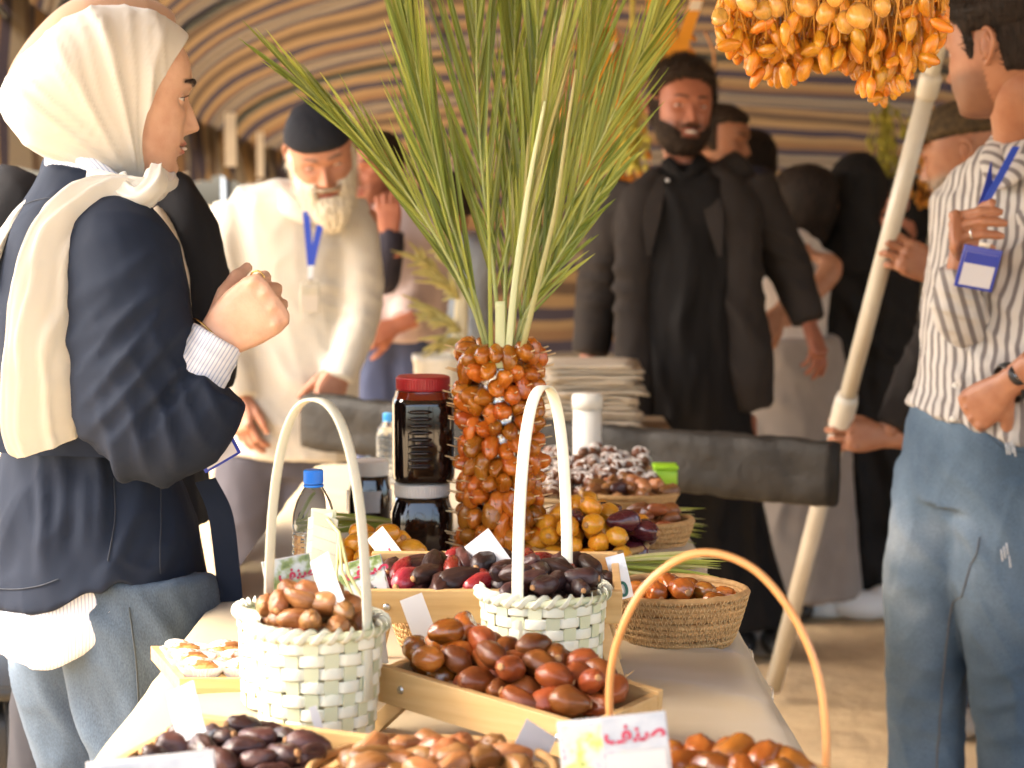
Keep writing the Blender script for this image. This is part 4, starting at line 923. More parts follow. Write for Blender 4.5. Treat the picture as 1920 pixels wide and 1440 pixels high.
def onto(o, pts, off=.0015, dirv=(0, 1, 0)):
    """drop points along the view-ward direction onto a garment's surface"""
    from mathutils.bvhtree import BVHTree
    m = o.data; key = m.name
    if key not in BV: BV[key] = BVHTree.FromPolygons([v.co.copy() for v in m.vertices], [list(p.vertices) for p in m.polygons])
    d = Vector(dirv).normalized(); out = []
    for p in pts:
        p = Vector(p); h = BV[key].ray_cast(p - d*.6, d)
        out.append((h[0] - d*off) if h[0] is not None else None)
    good = [q for q in out if q is not None]
    return [q if q is not None else (good[0] if good else Vector(p)) for q, p in zip(out, pts)]
BV = {}
def seam(o, parent, px, Y, c, m, r=.0011, name='seam', n=40, flat=.5):
    P3 = [Vector(q) for q in spline([c.p(x, y, Y) for x, y in px], n)]; q = onto(o, P3); b = MB(); b.tube(q, r, 5, flat=flat); return b.build(name, m, parent)
# ================================================================ woman in the white headscarf
YW = 2.87
W1 = thing('person', 'woman in a white headscarf and navy jacket with raised fist beside the table', 'person', (P(200, 1100, YW).x, YW, 0)); W1o = W1.location.copy()
def rel(p, root): return Vector(p) - root.location
class Ctx:
    """garment coordinates are world coordinates minus the person's base"""
    def __init__(s, root): s.o = Vector(root.location); s.root = root
    def p(s, px, py, Y): return P(px, py, Y) - s.o
    def l(s, *a): return [s.p(*q) for q in a]
    def M(s, M): return Matrix.Translation(-s.o) @ M
c = Ctx(W1); m_skin1 = skin('skin_fair_warm', (.70, .45, .32), (.42, .13, .11))
MH = c.M(headM2(231, 170, YW, -73, -7, 3, 1.0))
hd = head_mesh(m_skin1, female=True, brow=1.0, smile=.9, ears=False); hd1 = hd.copy(); hd1.transform(MH)
fw = Vector((math.cos(R(12)), math.sin(R(12)), 0)); sd_ = Vector((math.sin(R(12)), -math.cos(R(12)), 0))   # torso facing, near side
b = MB(); limb(b, [MH @ Vector((0, -.015, -.06)), c.p(212, 350, YW), c.p(185, 430, YW), c.p(165, 600, YW), c.p(170, 900, YW), c.p(190, 1080, YW)], [.055, .056, (.12, .08), (.13, .09), (.12, .09), (.13, .1)], side=sd_)
NY = YW - .17
wr = c.p(402, 640, NY-.02); el = c.p(262, 815, NY-.01); shd = c.p(205, 450, NY+.02)
limb(b, [c.p(190, 470, YW), shd, (shd+el)/2, el], [.05, .05, .045, .04]); limb(b, [el, (el+wr)/2, wr], [.04, .036, .026])
limb(b, [c.p(200, 1080, YW-.05), c.p(250, 1300, YW-.06), c.p(268, 1500, YW-.06), c.p(262, 1960, YW-.04)], [.08, .07, .055, .04]); limb(b, [c.p(180, 1080, YW+.07), c.p(150, 1300, YW+.08), c.p(160, 1500, YW+.08), c.p(190, 1960, YW+.1)], [.08, .07, .055, .04])
# right hand: loose fist, back of the hand to the camera
hx = c.p(496, 571, NY-.03)-wr
Mh = frameM(wr, hx, Vector((.10, -1, .12)))
hand1 = hand_mesh(Mh, [(76, 98, 55), (80, 98, 55), (82, 98, 55), (80, 95, 55)], (.80, .45), side=-1 if Mh.col[1].z < 0 else 1, s=1.08, m=m_skin1, tdown=1.05)
body(W1, m_skin1, b, hd1, [hand1])
eyes(MH, W1, (.1, 1, -.06))
m_teeth = mat('teeth', (.72, .68, .60), .25, coat=.3)
b = MB(); b.ell((0, .0935, -.0705), (.015, .006, .0032)); b.v = [tuple(MH @ Vector(v)) for v in b.v]; b.build('teeth', m_teeth, W1)
m_brow = mat('dark_brow', (.018, .010, .008), .6)
for sg in (-1, 1):      # lashes and brows as hair strips
    q = MB(); pts = [MH @ Vector((sg*.0325 + .0139*math.sin(a)*math.cos(R(13)*math.cos(a)), .0715 + .0142*math.cos(a), -.001 + .0139*math.sin(R(16)*math.cos(a)))) for a in np.linspace(-1.2, 1.25, 16)]
    q.tube(pts, .0005, 5)
    for k, p in enumerate(pts):
        dd = (MH.to_3x3() @ Vector((sg*.25*(k/8-1), .9, .55))).normalized(); q.tube([p, p+dd*.0035, p+dd*.0052+Vector((0, 0, .0012))], [.0003, .00025, .0001], 4)
    q.build('eyelash', m_brow, W1)
    q = MB(); pts = [MH @ Vector((sg*x, y, z)) for x, y, z in ((.013, .0975, .020), (.024, .0965, .0245), (.036, .090, .0275), (.047, .080, .0235))]
    q.tube([Vector(p) for p in spline(pts, 14)], [.0018+.0014*math.sin(3.1*min(1, i/11)) for i in range(14)], 6, flat=.6); q.build('eyebrow', m_brow, W1)
# headscarf
m_hij = translucent(mat('ivory_chiffon', (.74, .72, .645), .62, (.70, .67, .595), nscale=6, bump=.12, bscale=700, bdist=.0004, sheen=.5), .22)
m_hijtail = m_hij
rg = []
# (top y,z) (bottom y,z) half width: rings in the head frame, face opening first
HR = spline([(.052, .060, .026, -.118, .060), (.080, .086, .040, -.142, .0800), (.074, .098, .030, -.150, .0835), (.045, .112, .010, -.152, .087), (.00, .1195, -.025, -.143, .092), (-.05, .112, -.058, -.128, .096), (-.095, .086, -.092, -.112, .094), (-.132, .045, -.122, -.098, .082), (-.158, .004, -.145, -.078, .060), (-.170, -.024, -.163, -.056, .030), (-.1725, -.036, -.170, -.046, .008)], 84)
KN = Vector((.034, -.136))
for ri, (ty, tz, by, bz, hw) in enumerate(HR):
    ring = []; n = 120; pull = max(0, 1-ri/42)
    for k in range(n):
        a = 2*math.pi*k/n; cz, sx = math.cos(a), math.sin(a); q = (abs(cz)**2.15+abs(sx)**2.15)**(-1/2.15)
        t = (1+cz*q)/2; y, z = by+(ty-by)*t, bz+(tz-bz)*t; x = hw*sx*q*(1-.22*(1-t)**2); y -= .046*sx*sx*(1-.25*abs(cz))*pull - .022*pull*(t-.5)**2*4*(1-t)
        ang = math.atan2(z-KN.y, y-KN.x); rr = math.hypot(z-KN.y, y-KN.x)
        ph = ang*9.5 + 1.6*noise.noise((ang*1.7, rr*6, x*8)) + .8*math.copysign(1, x); s_ = math.sin(ph); fold = (1-abs(s_))**2.2
        s2 = (1-abs(math.sin(ang*23 + 3*noise.noise((ang*3, rr*9, 3)))))**3
        A = smooth01((rr-.01)/.05)*(.0042 + .003*noise.noise((ang*2, rr*8, 1)))*smooth01(abs(x)/.03)
        dv = Vector((x/max(hw, .02)**1, (y+.03)*3, (z+.01)*3)); dv = dv.normalized() if dv.length else Vector((0, -1, 0))
        ring.append(MH @ (Vector((x, y, z)) + dv*(A*fold*1.9 + A*.75*s2)))
    rg.append(ring)
b = MB(); loft(b, rg); hj = b.build('headscarf', m_hij, W1)
# knot and the wrapped band under the chin
Kn = c.p(262, 352, NY+.04)
def scarf_tube(name, pts, rads, nf, amp, seed, n=60, k=56, m=m_hij, side=None):
    """soft band with pleats running along it"""
    C_ = [Vector(q) for q in spline(pts, n)]; rr = rad_interp(rads, n); vs, fs = tube_geo(C_, rr, k, True, 1, side, 2.3); out = []
    for i in range(n):
        for j in range(k):
            p = Vector(vs[i*k+j]); o = (p-C_[i]); a = 2*math.pi*j/k
            s_ = (1-abs(math.sin(a*nf + 1.5*noise.noise((i*.06, a, seed)))))**1.8; out.append(p + o.normalized()*amp*(s_*1.3 - .4 + .5*noise.noise((i*.15, j*.2, seed))))
    return link(name, me(name, out, fs, m), W1)
scarf_tube('headscarf_knot', c.l((292, 318, NY+.06), (286, 350, NY+.03), (262, 372, NY+.02), (238, 360, NY+.03), (232, 335, NY+.05)), [(.012, .010), (.021, .016), (.024, .017), (.022, .016), (.014, .010)], 3, .004, 2, 40, 40)
scarf_tube('headscarf_wrap', c.l((318, 330, YW+.03), (300, 352, NY+.07), (268, 356, NY+.035), (225, 352, NY+.04), (170, 330, NY+.07)), [(.010, .012), (.016, .014), (.019, .016), (.020, .014), (.012, .008)], 3, .0035, 5, 40, 40)
scarf_tube('headscarf_tail', c.l((268, 358, NY+.03), (215, 372, NY+.02), (160, 415, NY-.005), (118, 490, NY-.03), (98, 590, NY-.045), (88, 700, NY-.045), (82, 790, NY-.035), (92, 838, NY-.025)), [(.014, .010), (.033, .013), (.052, .013), (.059, .012), (.061, .011), (.061, .010), (.058, .009), (.046, .008)], 4, .0045, 8, 90, 72, side=(.5, 0, 1))
scarf_tube('headscarf_end', c.l((70, 375, YW), (20, 420, YW-.06), (-20, 500, YW-.08), (-40, 600, YW-.08)), [(.02, .008), (.032, .009), (.04, .009), (.04, .008)], 3, .003, 9, 30, 40)
# navy jacket
m_navy = cloth('navy_twill', (.010, .0155, .030), (.014, .021, .039), .55, 700, .25, 9, .12)
b = MB()
limb(b, c.l((178, 318, YW), (172, 360, YW), (166, 430, YW), (158, 540, YW), (155, 690, YW), (158, 825, YW), (168, 930, YW), (182, 1040, YW), (186, 1108, YW)),
     [(.072, .064), (.105, .080), (.172, .108), (.186, .130), (.180, .128), (.162, .120), (.178, .138), (.190, .150), (.196, .158)], 40, 30, sd_, 2.3)
elj = c.p(258, 800, NY-.02)
limb(b, c.l((196, 415, NY+.07), (225, 480, NY+.01), (248, 610, NY-.02), (252, 730, NY-.03)) + [elj], [.052, .078, .084, .083, .080], 24, 20)
limb(b, [c.p(256, 735, NY-.03), c.p(275, 800, NY-.035), c.p(345, 790, NY-.035), c.p(398, 716, NY-.03)], [.070, .076, .070, .058], 22, 20)
b2 = c.l((196, 430, YW+.14), (240, 560, YW+.20), (285, 700, YW+.19), (360, 720, YW+.14)); limb(b, b2, [.06, .075, .07, .055], 20, 16)
folds = [(c.p(262, 690, NY-.10), (.75, 0, -.65), .034, .0034, .085), (c.p(330, 745, NY-.1), (.9, 0, .45), .036, .0032, .075), (c.p(250, 560, NY-.1), (.5, 0, -.85), .055, .0022, .10), (c.p(250, 835, NY-.1), (1, 0, .2), .045, .0026, .07),
         (c.p(170, 905, YW-.17), (1, 0, .12), .060, .0055, .10), (c.p(300, 960, YW-.16), (1, 0, -.15), .058, .0050, .10), (c.p(60, 960, YW-.17), (1, 0, .1), .075, .0050, .11), (c.p(80, 560, YW-.15), (.7, 0, .7), .09, .004, .12)]
def belt_in(d):
    a = coords(d); z = a[:, 2]; zb = c.p(160, 828, YW).z; zt = a[:, 0]
    k = 1 - .055*np.exp(-((z-zb)/.022)**2)*(a[:, 0] < c.p(250, 828, YW).x); cx, cy = c.p(158, 828, YW).x, 0; a[:, 0] = cx + (a[:, 0]-cx)*k; setco(d, a)
    # open hem: cut a slit and lift the front hem in a curve
    a = coords(d); zh = c.p(186, 1108, YW).z; near = smooth01((zh+.09-a[:, 2])/.10); xx = a[:, 0]*1300
    a[:, 2] += near*(.034*np.exp(-((a[:, 0]-c.p(205, 1, YW).x)/.045)**2) + .028*smooth01((a[:, 0]-c.p(215, 1, YW).x)/.03)*(1-smooth01((a[:, 0]-c.p(260, 1, YW).x)/.10))); setco(d, a)
jk = garment('jacket', b, .0065, m_navy, W1, .0040, (6, 6, 4), 3, folds, 5, 0, belt_in)
ribbon('jacket_belt', c.l((-30, 822, YW-.150), (60, 830, YW-.175), (160, 833, YW-.172), (255, 838, YW-.165)), (0, 0, .017), .004, m_navy, W1)
ribbon('belt_end', c.l((385, 900, YW-.07), (412, 960, YW-.075), (425, 1050, YW-.07), (436, 1165, YW-.065)), [(.014, .004, .003), (.017, .004, 0), (.017, .004, 0), (.017, .004, 0)], .002, m_navy, W1)
# stitched seams and collar
b = MB(); limb(b, c.l((96, 330, YW-.02), (150, 338, YW-.05), (215, 375, YW-.055), (300, 445, YW-.03)), [(.020, .012), (.036, .016), (.034, .016), (.016, .010)], 24, 16, (0, 0, 1))
limb(b, c.l((90, 345, YW-.03), (95, 330, YW+.05), (120, 320, YW+.10)), [(.02, .012), (.034, .016), (.03, .014)], 16, 14, (0, 0, 1))
garment('jacket_collar', b, .005, m_navy, W1, .0015, (9, 9, 9), 5, (), 5)
m_wstripe = striped('blue_white_stripe', (.74, .76, .82), (.38, .44, .60), 210, .30)
def strip_attr(fn): return lambda d: attr(d, 'u', fn(coords(d)))
xdir = np.array([1.0, 0, 0])
b = MB(); limb(b, c.l((88, 302, YW-.03), (140, 305, YW-.055), (200, 340, YW-.062), (262, 398, YW-.05), (298, 432, YW-.035)), [(.010, .008), (.019, .010), (.020, .010), (.014, .009), (.008, .006)], 26, 16, (0, 0, 1)); garment('shirt_collar', b, .0035, m_wstripe, W1, .0008, (9, 9, 9), 5, (), 4, 0, strip_attr(lambda a: a@np.array([.75, .2, .65])))
def tail(d):
    a = coords(d); zh = c.p(186, 1215, YW).z; k = smooth01((c.p(100, 1090, YW).z-a[:, 2])/.09); rise = smooth01((a[:, 0]-c.p(90, 1, YW).x)/.20); a[:, 2] += k*rise*.125; setco(d, a); attr(d, 'u', a[:, 0]*.95 + a[:, 1]*.3)
b = MB(); limb(b, c.l((172, 940, YW), (182, 1020, YW), (186, 1100, YW), (176, 1160, YW), (166, 1214, YW)), [(.150, .112), (.164, .128), (.181, .146), (.186, .156), (.182, .154)], 24, 26, sd_, 2.3); garment('shirt_tail', b, .0075, m_wstripe, W1, .003, (14, 14, 3), 4, (), 5, 0, tail)
wd = (wr - c.p(345, 735, NY-.03)).normalized(); cuffc = c.p(388, 664, NY-.025)
b = MB(); limb(b, [cuffc - wd*.040, cuffc - wd*.01, cuffc + wd*.028], [.046, .043, .0375], 16, 24); garment('shirt_cuff', b, .0035, m_wstripe, W1, .0012, (20, 20, 20), 4, [(cuffc, wd, .018, .0014, .05)], 3, 0, strip_attr(lambda a: a@np.array(frameM((0, 0, 0), wd, Vector((0, -1, 0))).col[1][:3])))
m_gold = mat('gold', (.75, .50, .16), .25, metal=1)
b = MB(); fr = frameM(c.p(395, 620, NY-.02), wd, Vector((0, -1, 0)))
b.tube([fr @ Vector((.003*math.sin(a*2), .0285*math.cos(a), .0205*math.sin(a))) for a in np.linspace(0, 2*math.pi, 40)], .0011, 6); b.build('bracelet', m_gold, W1)
rp = Mh @ (Vector((.0875, .0335*(-1 if Mh.col[1].z < 0 else 1), -.019))*1.08); fr = frameM(rp, Mh.to_3x3() @ Vector((.24, 0, -.97)), Mh.to_3x3() @ Vector((0, 1, 0)))
b = MB(); b.tube([fr @ Vector((0, .0098*math.cos(a), .0098*math.sin(a))) for a in np.linspace(0, 2*math.pi, 30)], .0013, 6); b.build('ring', m_gold, W1)
# jeans
m_den1 = denim('washed_denim', (.046, .070, .102), (.082, .122, .178), (.20, .275, .37))
b = MB(); limb(b, c.l((190, 960, YW), (195, 1060, YW), (205, 1140, YW)), [(.165, .125), (.172, .135), (.165, .128)], 14, 26, sd_, 2.3)
limb(b, c.l((255, 1090, YW-.07), (262, 1180, YW-.08), (272, 1290, YW-.085), (280, 1420, YW-.085), (280, 1560, YW-.08), (268, 1985, YW-.06)), [(.11, .115), (.105, .112), (.09, .098), (.083, .084), (.085, .08), (.11, .10)], 34, 24, sd_); limb(b, c.l((165, 1090, YW+.06), (140, 1220, YW+.08), (150, 1330, YW+.09), (178, 1450, YW+.09), (190, 1600, YW+.1), (190, 1985, YW+.11)), [(.10, .11), (.098, .10), (.088, .088), (.082, .075), (.083, .08), (.11, .10)], 34, 24, sd_)
garment('jeans', b, .007, m_den1, W1, .005, (6, 6, 3), 8, [(c.p(230, 1330, YW-.17), (.85, 0, .5), .08, .006, .14), (c.p(150, 1330, YW-.05), (.85, 0, .5), .06, .005, .1)], 7)
m_seam = mat('denim_seam', (.075, .095, .115), .9)
jn1 = W1.children[-1]
jn1 = [o for o in W1.children if o.name.startswith('jeans')][0]
seam(jn1, W1, [(286, 1092), (298, 1180), (303, 1290), (304, 1400), (300, 1520)], YW, c, m_seam, .0016, 'jeans_seam', 60)
m_thread = mat('navy_thread', (.03, .036, .05), .8)
seam(jk, W1, [(42, 392), (80, 380), (120, 372), (160, 372)], YW, c, m_thread, .0012); seam(jk, W1, [(2, 1072), (60, 1068), (120, 1056), (165, 1040)], YW, c, m_thread, .0010)
seam(jk, W1, [(250, 870), (256, 940), (250, 1010)], YW, c, m_thread, .0012); seam(jk, W1, [(322, 880), (330, 960), (335, 1040)], YW, c, m_thread, .0012)
for px, Y in ((262, YW-.05), (195, YW+.11)):
    b = MB(); f0 = c.p(px, 1960, Y); f0.z = 0; b.ell(f0 + Vector((.05, 0, .045)), (.13, .045, .045), nu=20, nv=12); b.ell(f0 + Vector((-.02, 0, .05)), (.06, .045, .06)); link('shoe', union_mesh(b, .008, 4, .5, mat('white_shoe', (.7, .7, .7), .6)), W1)
# blue framed badge hanging at her front
m_blue = mat('blue_badge', (.02, .045, .38), .3, coat=.3); m_card = mat('badge_card', (.62, .62, .66), .25, coat=.5); m_skin_any = None
def badge(loc, rot, w_, h_, parent_label, th=.004, group=None, m=m_blue, card=m_card):
    t = thing('name_badge', parent_label, 'badge', loc, rot); b = MB(); e = w_*.09
    b.box((0, 0, 0), (w_, th, h_), bev=.0015); b.build('holder', m, t); MB().box((0, -th*.55, -h_*.04), (w_-2*e, th*.4, h_-2.6*e)).build('card', card, t, False); MB().box((0, -th*.72, h_*.22), (w_-2*e, th*.3, h_*.26)).build('header', m, t, False); MB().box((0, 0, h_/2+.004), (w_*.3, th*.7, .010), bev=.001).build('clip', m_screw, t); return t
badge(P(402, 836, YW-.20), (R(10), R(-28), R(20)), .056, .056, 'blue framed name badge hanging under the elbow of the woman in white headscarf')
# ================================================================ woman in the peach headscarf behind her
YV = 3.26; W2 = thing('person', 'woman in a peach headscarf and black jacket, mostly hidden behind the white headscarf', 'person', (P(200, 1100, YV).x, YV, 0)); c = Ctx(W2)
m_skin2 = skin('skin_tan', (.45, .24, .16)); MH2 = c.M(headM2(222, 132, YV, -70, -4, 2, 1.0)); hd = head_mesh(m_skin2, female=True, ns=90, lids=False, ears=False); hd.transform(MH2)
b = MB(); limb(b, [MH2 @ Vector((0, -.015, -.06)), c.p(212, 300, YV), c.p(200, 420, YV), c.p(200, 700, YV), c.p(205, 980, YV)], [.055, .056, (.12, .08), (.13, .09), (.13, .1)], side=(0, 1, 0))
limb(b, c.l((190, 980, YV-.08), (150, 1300, YV-.08), (140, 1680, YV-.06)), [.08, .06, .04]); limb(b, c.l((220, 980, YV+.08), (230, 1300, YV+.08), (230, 1680, YV+.08)), [.08, .06, .04]); body(W2, m_skin2, b, hd)
m_peach = translucent(mat('peach_scarf', (.60, .36, .22), .75, (.54, .31, .18), nscale=7, bump=.2, bscale=600, sheen=.4), .12); rg = []
for (ty, tz, by, bz, hw) in HR:
    ring = []
    for k in range(80):
        a = 2*math.pi*k/80; cz, sx = math.cos(a), math.sin(a); q = (abs(cz)**2.15+abs(sx)**2.15)**(-1/2.15); t = (1+cz*q)/2; y, z = by+(ty-by)*t, bz+(tz-bz)*t; x = hw*sx*q
        ang = math.atan2(z+.14, y-.03); f_ = (1-abs(math.sin(ang*8)))**2*.005*smooth01(abs(x)/.03); ring.append(MH2 @ Vector((x*(1+f_*12), y*1.02, z*1.03+.004)))
    rg.append(ring)
b = MB(); loft(b, rg); b.build('headscarf', m_peach, W2)
m_blk = cloth('black_cloth', (.012, .012, .014), (.018, .018, .021), .7, 500, .25, 10, .15)
b = MB(); limb(b, c.l((205, 290, YV), (200, 340, YV), (195, 420, YV), (205, 560, YV), (215, 760, YV), (225, 980, YV)), [(.09, .08), (.15, .10), (.20, .125), (.205, .15), (.20, .14), (.20, .15)], 34, 26, (0, 1, 0), 2.3)
limb(b, c.l((60, 340, YV-.10), (20, 430, YV-.13), (10, 600, YV-.13), (40, 800, YV-.1)), [.055, .075, .07, .06], 20, 16); limb(b, c.l((315, 345, YV-.06), (350, 430, YV-.10), (375, 560, YV-.11), (385, 640, YV-.09), (392, 720, YV-.06)), [.035, .052, .052, .05, .045], 22, 16)
garment('jacket', b, .009, m_blk, W2, .004, (8, 8, 5), 11, [], 6)
m_creamsh = cloth('cream_shirt', (.55, .47, .36)); b = MB(); limb(b, c.l((292, 395, YV-.13), (312, 450, YV-.155), (328, 520, YV-.165), (335, 600, YV-.16)), [(.012, .02), (.022, .02), (.022, .02), (.02, .02)], 16, 14, (1, 0, 0)); garment('shirt', b, .006, m_creamsh, W2, .002, (9, 9, 9), 2)
m_dkgrey = cloth('charcoal_trousers', (.030, .030, .036), (.042, .042, .05), .8)
b = MB(); limb(b, c.l((185, 950, YV-.08), (150, 1200, YV-.09), (112, 1420, YV-.09), (105, 1670, YV-.07)), [.12, .10, .085, .09], 26, 18); limb(b, c.l((220, 950, YV+.08), (235, 1200, YV+.08), (235, 1670, YV+.08)), [.12, .1, .09], 22, 18); garment('trousers', b, .010, m_dkgrey, W2, .004, (8, 8, 4), 3)
# black plastic crate on the ground at the left edge
m_bkpl = mat('black_plastic', (.012, .012, .013), .4, (.02, .02, .02), nscale=5, bump=.15, bscale=30)
pb = P(20, 1330, 3.75); t = thing('plastic_chair', 'black plastic chair at the left edge behind the woman in jeans', 'chair', (pb.x-.12, pb.y, 0))
sz = P(20, 1255, 3.75).z
b = MB(); b.box((0, 0, sz), (.42, .40, .030), bev=.012); b.build('seat', m_bkpl, t)
b = MB(); b.box((-.20, 0, sz+.18), (.03, .38, .34), bev=.012); b.build('backrest', m_bkpl, t)
for sx in (-1, 1):
    for sy in (-1, 1): MB().tube([(sx*.17, sy*.16, sz-.02), (sx*.20, sy*.19, 0)], [.022, .016], 10).build('leg', m_bkpl, t)
MB().box((0, 0, sz-.12), (.36, .34, .16), bev=.03).build('skirt', m_bkpl, t)
# ================================================================ bearded man in the black cap
Y3 = 5.15; W3 = thing('person', 'white bearded man in a black cap and pale checked shirt leaning over the stall', 'person', (P(540, 1000, Y3).x, Y3+.05, 0)); c = Ctx(W3)
m_skin3 = skin('skin_weathered', (.47, .235, .15), (.33, .11, .09), (.07, .05, .04))
M3 = c.M(headM2(602, 287, Y3-.09, 190, -24, 10, 1.03)); hd = head_mesh(m_skin3, brow=.9, ns=120, nose=1.1, lidop=9); h3 = hd.copy(); h3.transform(M3)
m_check = striped('fine_check', (.60, .57, .50), (.48, .445, .37), 118, .40, freq2=118, soft=.12)
lf = lambda px, py, Y: c.p(px, py, Y)
b = MB(); limb(b, [M3 @ Vector((0, -.02, -.06)), lf(572, 380, Y3+.02), lf(556, 440, Y3+.05), lf(548, 620, Y3+.07), lf(540, 850, Y3+.09)], [.058, .062, (.16, .1), (.16, .11), (.16, .1)], side=(1, 0, 0))
limb(b, c.l((430, 400, Y3+.04), (412, 560, Y3), (440, 700, Y3-.04), (452, 745, Y3-.05)), [.05, .045, .036, .026]); limb(b, c.l((672, 395, Y3+.05), (684, 560, Y3+.02), (640, 690, Y3-.05)), [.05, .045, .03])
for px in (490, 585): limb(b, [lf(px, 830, Y3+.09), lf(px-10, 1080, Y3+.09), lf(px-5, 1330, Y3+.09)], [.08, .06, .045])
wr3 = lf(450, 738, Y3-.05); hh = hand_mesh(frameM(wr3, lf(455, 835, Y3-.09)-wr3, Vector((-.7, -.7, 0))), (28, 30, 18), (.5, .3), side=1, s=1.05, m=m_skin3)
wl3 = lf(640, 690, Y3-.06); hl_ = hand_mesh(frameM(wl3, lf(600, 780, Y3-.10)-wl3, Vector((.5, -.8, 0))), (30, 30, 18), (.5, .3), side=-1, s=1.05, m=m_skin3)
body(W3, m_skin3, b, h3, [hh, hl_]); eyes(M3, W3, (.1, 1, -.5))
def cap_fn(p): return (p.z - (.036 + .10*0*p.y) + .02*(p.y < 0))/.012
def cap_off(p): return .012
hairshell(hd, 'cap', cloth('black_cap', (.010, .011, .016), (.016, .018, .024), .8), W3, M3, lambda p: (p.z - .040 + .25*max(0, -p.y)*.4)/.010, cap_off, 1, .0012)
def bd(p): return min((-.040 - p.z + .55*max(0, abs(p.x)-.050))/.020, (p.y+.030)/.02) if not (abs(p.x) < .026 and p.z > -.088 and p.y > .06) else (-.088-p.z)/.01
def side(p): return min((.020-p.z)/.02, (abs(p.x)-.066)/.006, (p.y+.005)/.01, (.045-p.y)/.02)
hairshell(hd, 'beard', m_whitebeard, W3, M3, lambda p: max(bd(p), side(p)), lambda p: .008 + .010*smooth01((-p.z-.06)/.05), 3, .004, None, 1400, (0, .15, -.9), .022)
b = MB(); limb(b, [(0, .070, -.085), (0, .078, -.115), (.002, .078, -.145), (.004, .070, -.168), (.004, .062, -.180)], [(.048, .028), (.052, .034), (.042, .030), (.030, .022), (.010, .008)], 22, 30, (1, 0, 0))
d = union_mesh(b, .004, 3, .5, m_whitebeard); wrinkle(d, .004, (60, 60, 12), 2); d.transform(M3); link('beard', d, W3)
b = MB(); limb(b, [(-.035, .090, -.052), (-.015, .106, -.054), (0, .108, -.053), (.015, .106, -.054), (.035, .090, -.052)], [.003, .0055, .005, .0055, .003], 20, 10); b.v = [tuple(M3 @ Vector(v)) for v in b.v]; b.build('moustache', hairmat('grey_moustache', (.20, .15, .10), (.40, .33, .24)), W3)
def checks(cx, sgn=(1, 0, 0)):
    def f(d): a = coords(d); attr(d, 'u', a[:, 0] + .3*a[:, 1]); attr(d, 'v', a[:, 2])
    return f
b = MB(); limb(b, c.l((575, 352, Y3+.02), (568, 385, Y3+.03), (552, 440, Y3+.05), (550, 560, Y3+.06), (546, 700, Y3+.06), (538, 850, Y3+.07)), [(.085, .07), (.16, .10), (.190, .120), (.182, .125), (.178, .128), (.185, .135)], 40, 30, (1, 0, 0), 2.4)
limb(b, c.l((448, 392, Y3+.03), (420, 470, Y3), (416, 570, Y3-.03), (438, 680, Y3-.06), (450, 745, Y3-.065)), [.068, .070, .062, .050, .042], 30, 20); limb(b, c.l((645, 385, Y3+.05), (668, 460, Y3+.02), (678, 570, Y3), (660, 650, Y3-.04), (636, 712, Y3-.07)), [.064, .064, .056, .046, .040], 30, 20)
garment('shirt', b, .009, m_check, W3, .004, (7, 7, 4), 12, [(c.p(430, 620, Y3-.12), (.3, 0, .9), .05, .003, .12), (c.p(665, 560, Y3-.1), (.4, 0, .9), .05, .003, .12), (c.p(560, 760, Y3-.1), (.9, 0, .5), .09, .005, .15)], 7, 0, checks(0))
b = MB(); limb(b, c.l((520, 362, Y3-.03), (545, 388, Y3-.075), (582, 408, Y3-.09), (622, 392, Y3-.08), (645, 366, Y3-.03)), [(.012, .022), (.013, .028), (.011, .020), (.013, .028), (.012, .022)], 26, 14, (0, 1, 0)); garment('shirt_collar', b, .005, m_check, W3, .001, (9, 9, 9), 2, (), 3, 0, checks(0))
m_grey = cloth('grey_trousers', (.065, .062, .075), (.085, .08, .095), .85); b = MB()
limb(b, c.l((540, 800, Y3+.08), (540, 880, Y3+.09)), [(.17, .12), (.175, .125)], 10, 24, (1, 0, 0)); limb(b, c.l((478, 850, Y3+.06), (462, 1000, Y3+.05), (465, 1180, Y3+.06), (470, 1330, Y3+.08)), [.105, .092, .08, .085], 26, 20); limb(b, c.l((590, 850, Y3+.08), (570, 1000, Y3+.08), (560, 1180, Y3+.09), (555, 1330, Y3+.1)), [.105, .092, .08, .085], 26, 20)
garment('trousers', b, .010, m_grey, W3, .005, (9, 9, 4), 3, [], 6)
for px in (470, 555): b = MB(); p0 = lf(px, 1330, Y3+.06); p0.z = .04; b.ell(p0, (.045, .12, .042)); b.build('shoe', m_bkpl, W3)
m_rib = mat('blue_ribbon', (.02, .06, .45), .5)
def lanyard(parent, pa, pb_, pe, w_): ribbon('lanyard', [pa, (pa+pe)/2 + Vector((0, -.004, 0)), pe], w_, .002, m_rib, parent, 14); ribbon('lanyard', [pb_, (pb_+pe)/2 + Vector((0, -.005, 0)), pe + Vector((0, -.003, 0))], w_, .002, m_rib, parent, 14)
lanyard(W3, c.p(574, 396, Y3-.115), c.p(606, 398, Y3-.115), c.p(583, 500, Y3-.115), Vector((.0085, 0, 0))); ribbon('lanyard_strap', c.l((583, 498, Y3-.118), (582, 515, Y3-.12), (581, 532, Y3-.12)), (.007, 0, 0), .003, mat('clear_strap', (.6, .62, .64), .3), W3, 6)
badge(P(581, 558, Y3-.125), (R(8), 0, R(10)), .050, .078, 'clear name badge on a blue lanyard worn by the bearded man in the black cap', m=mat('clear_holder', (.52, .50, .42), .25, coat=.4), card=mat('pale_card', (.58, .55, .50), .3))
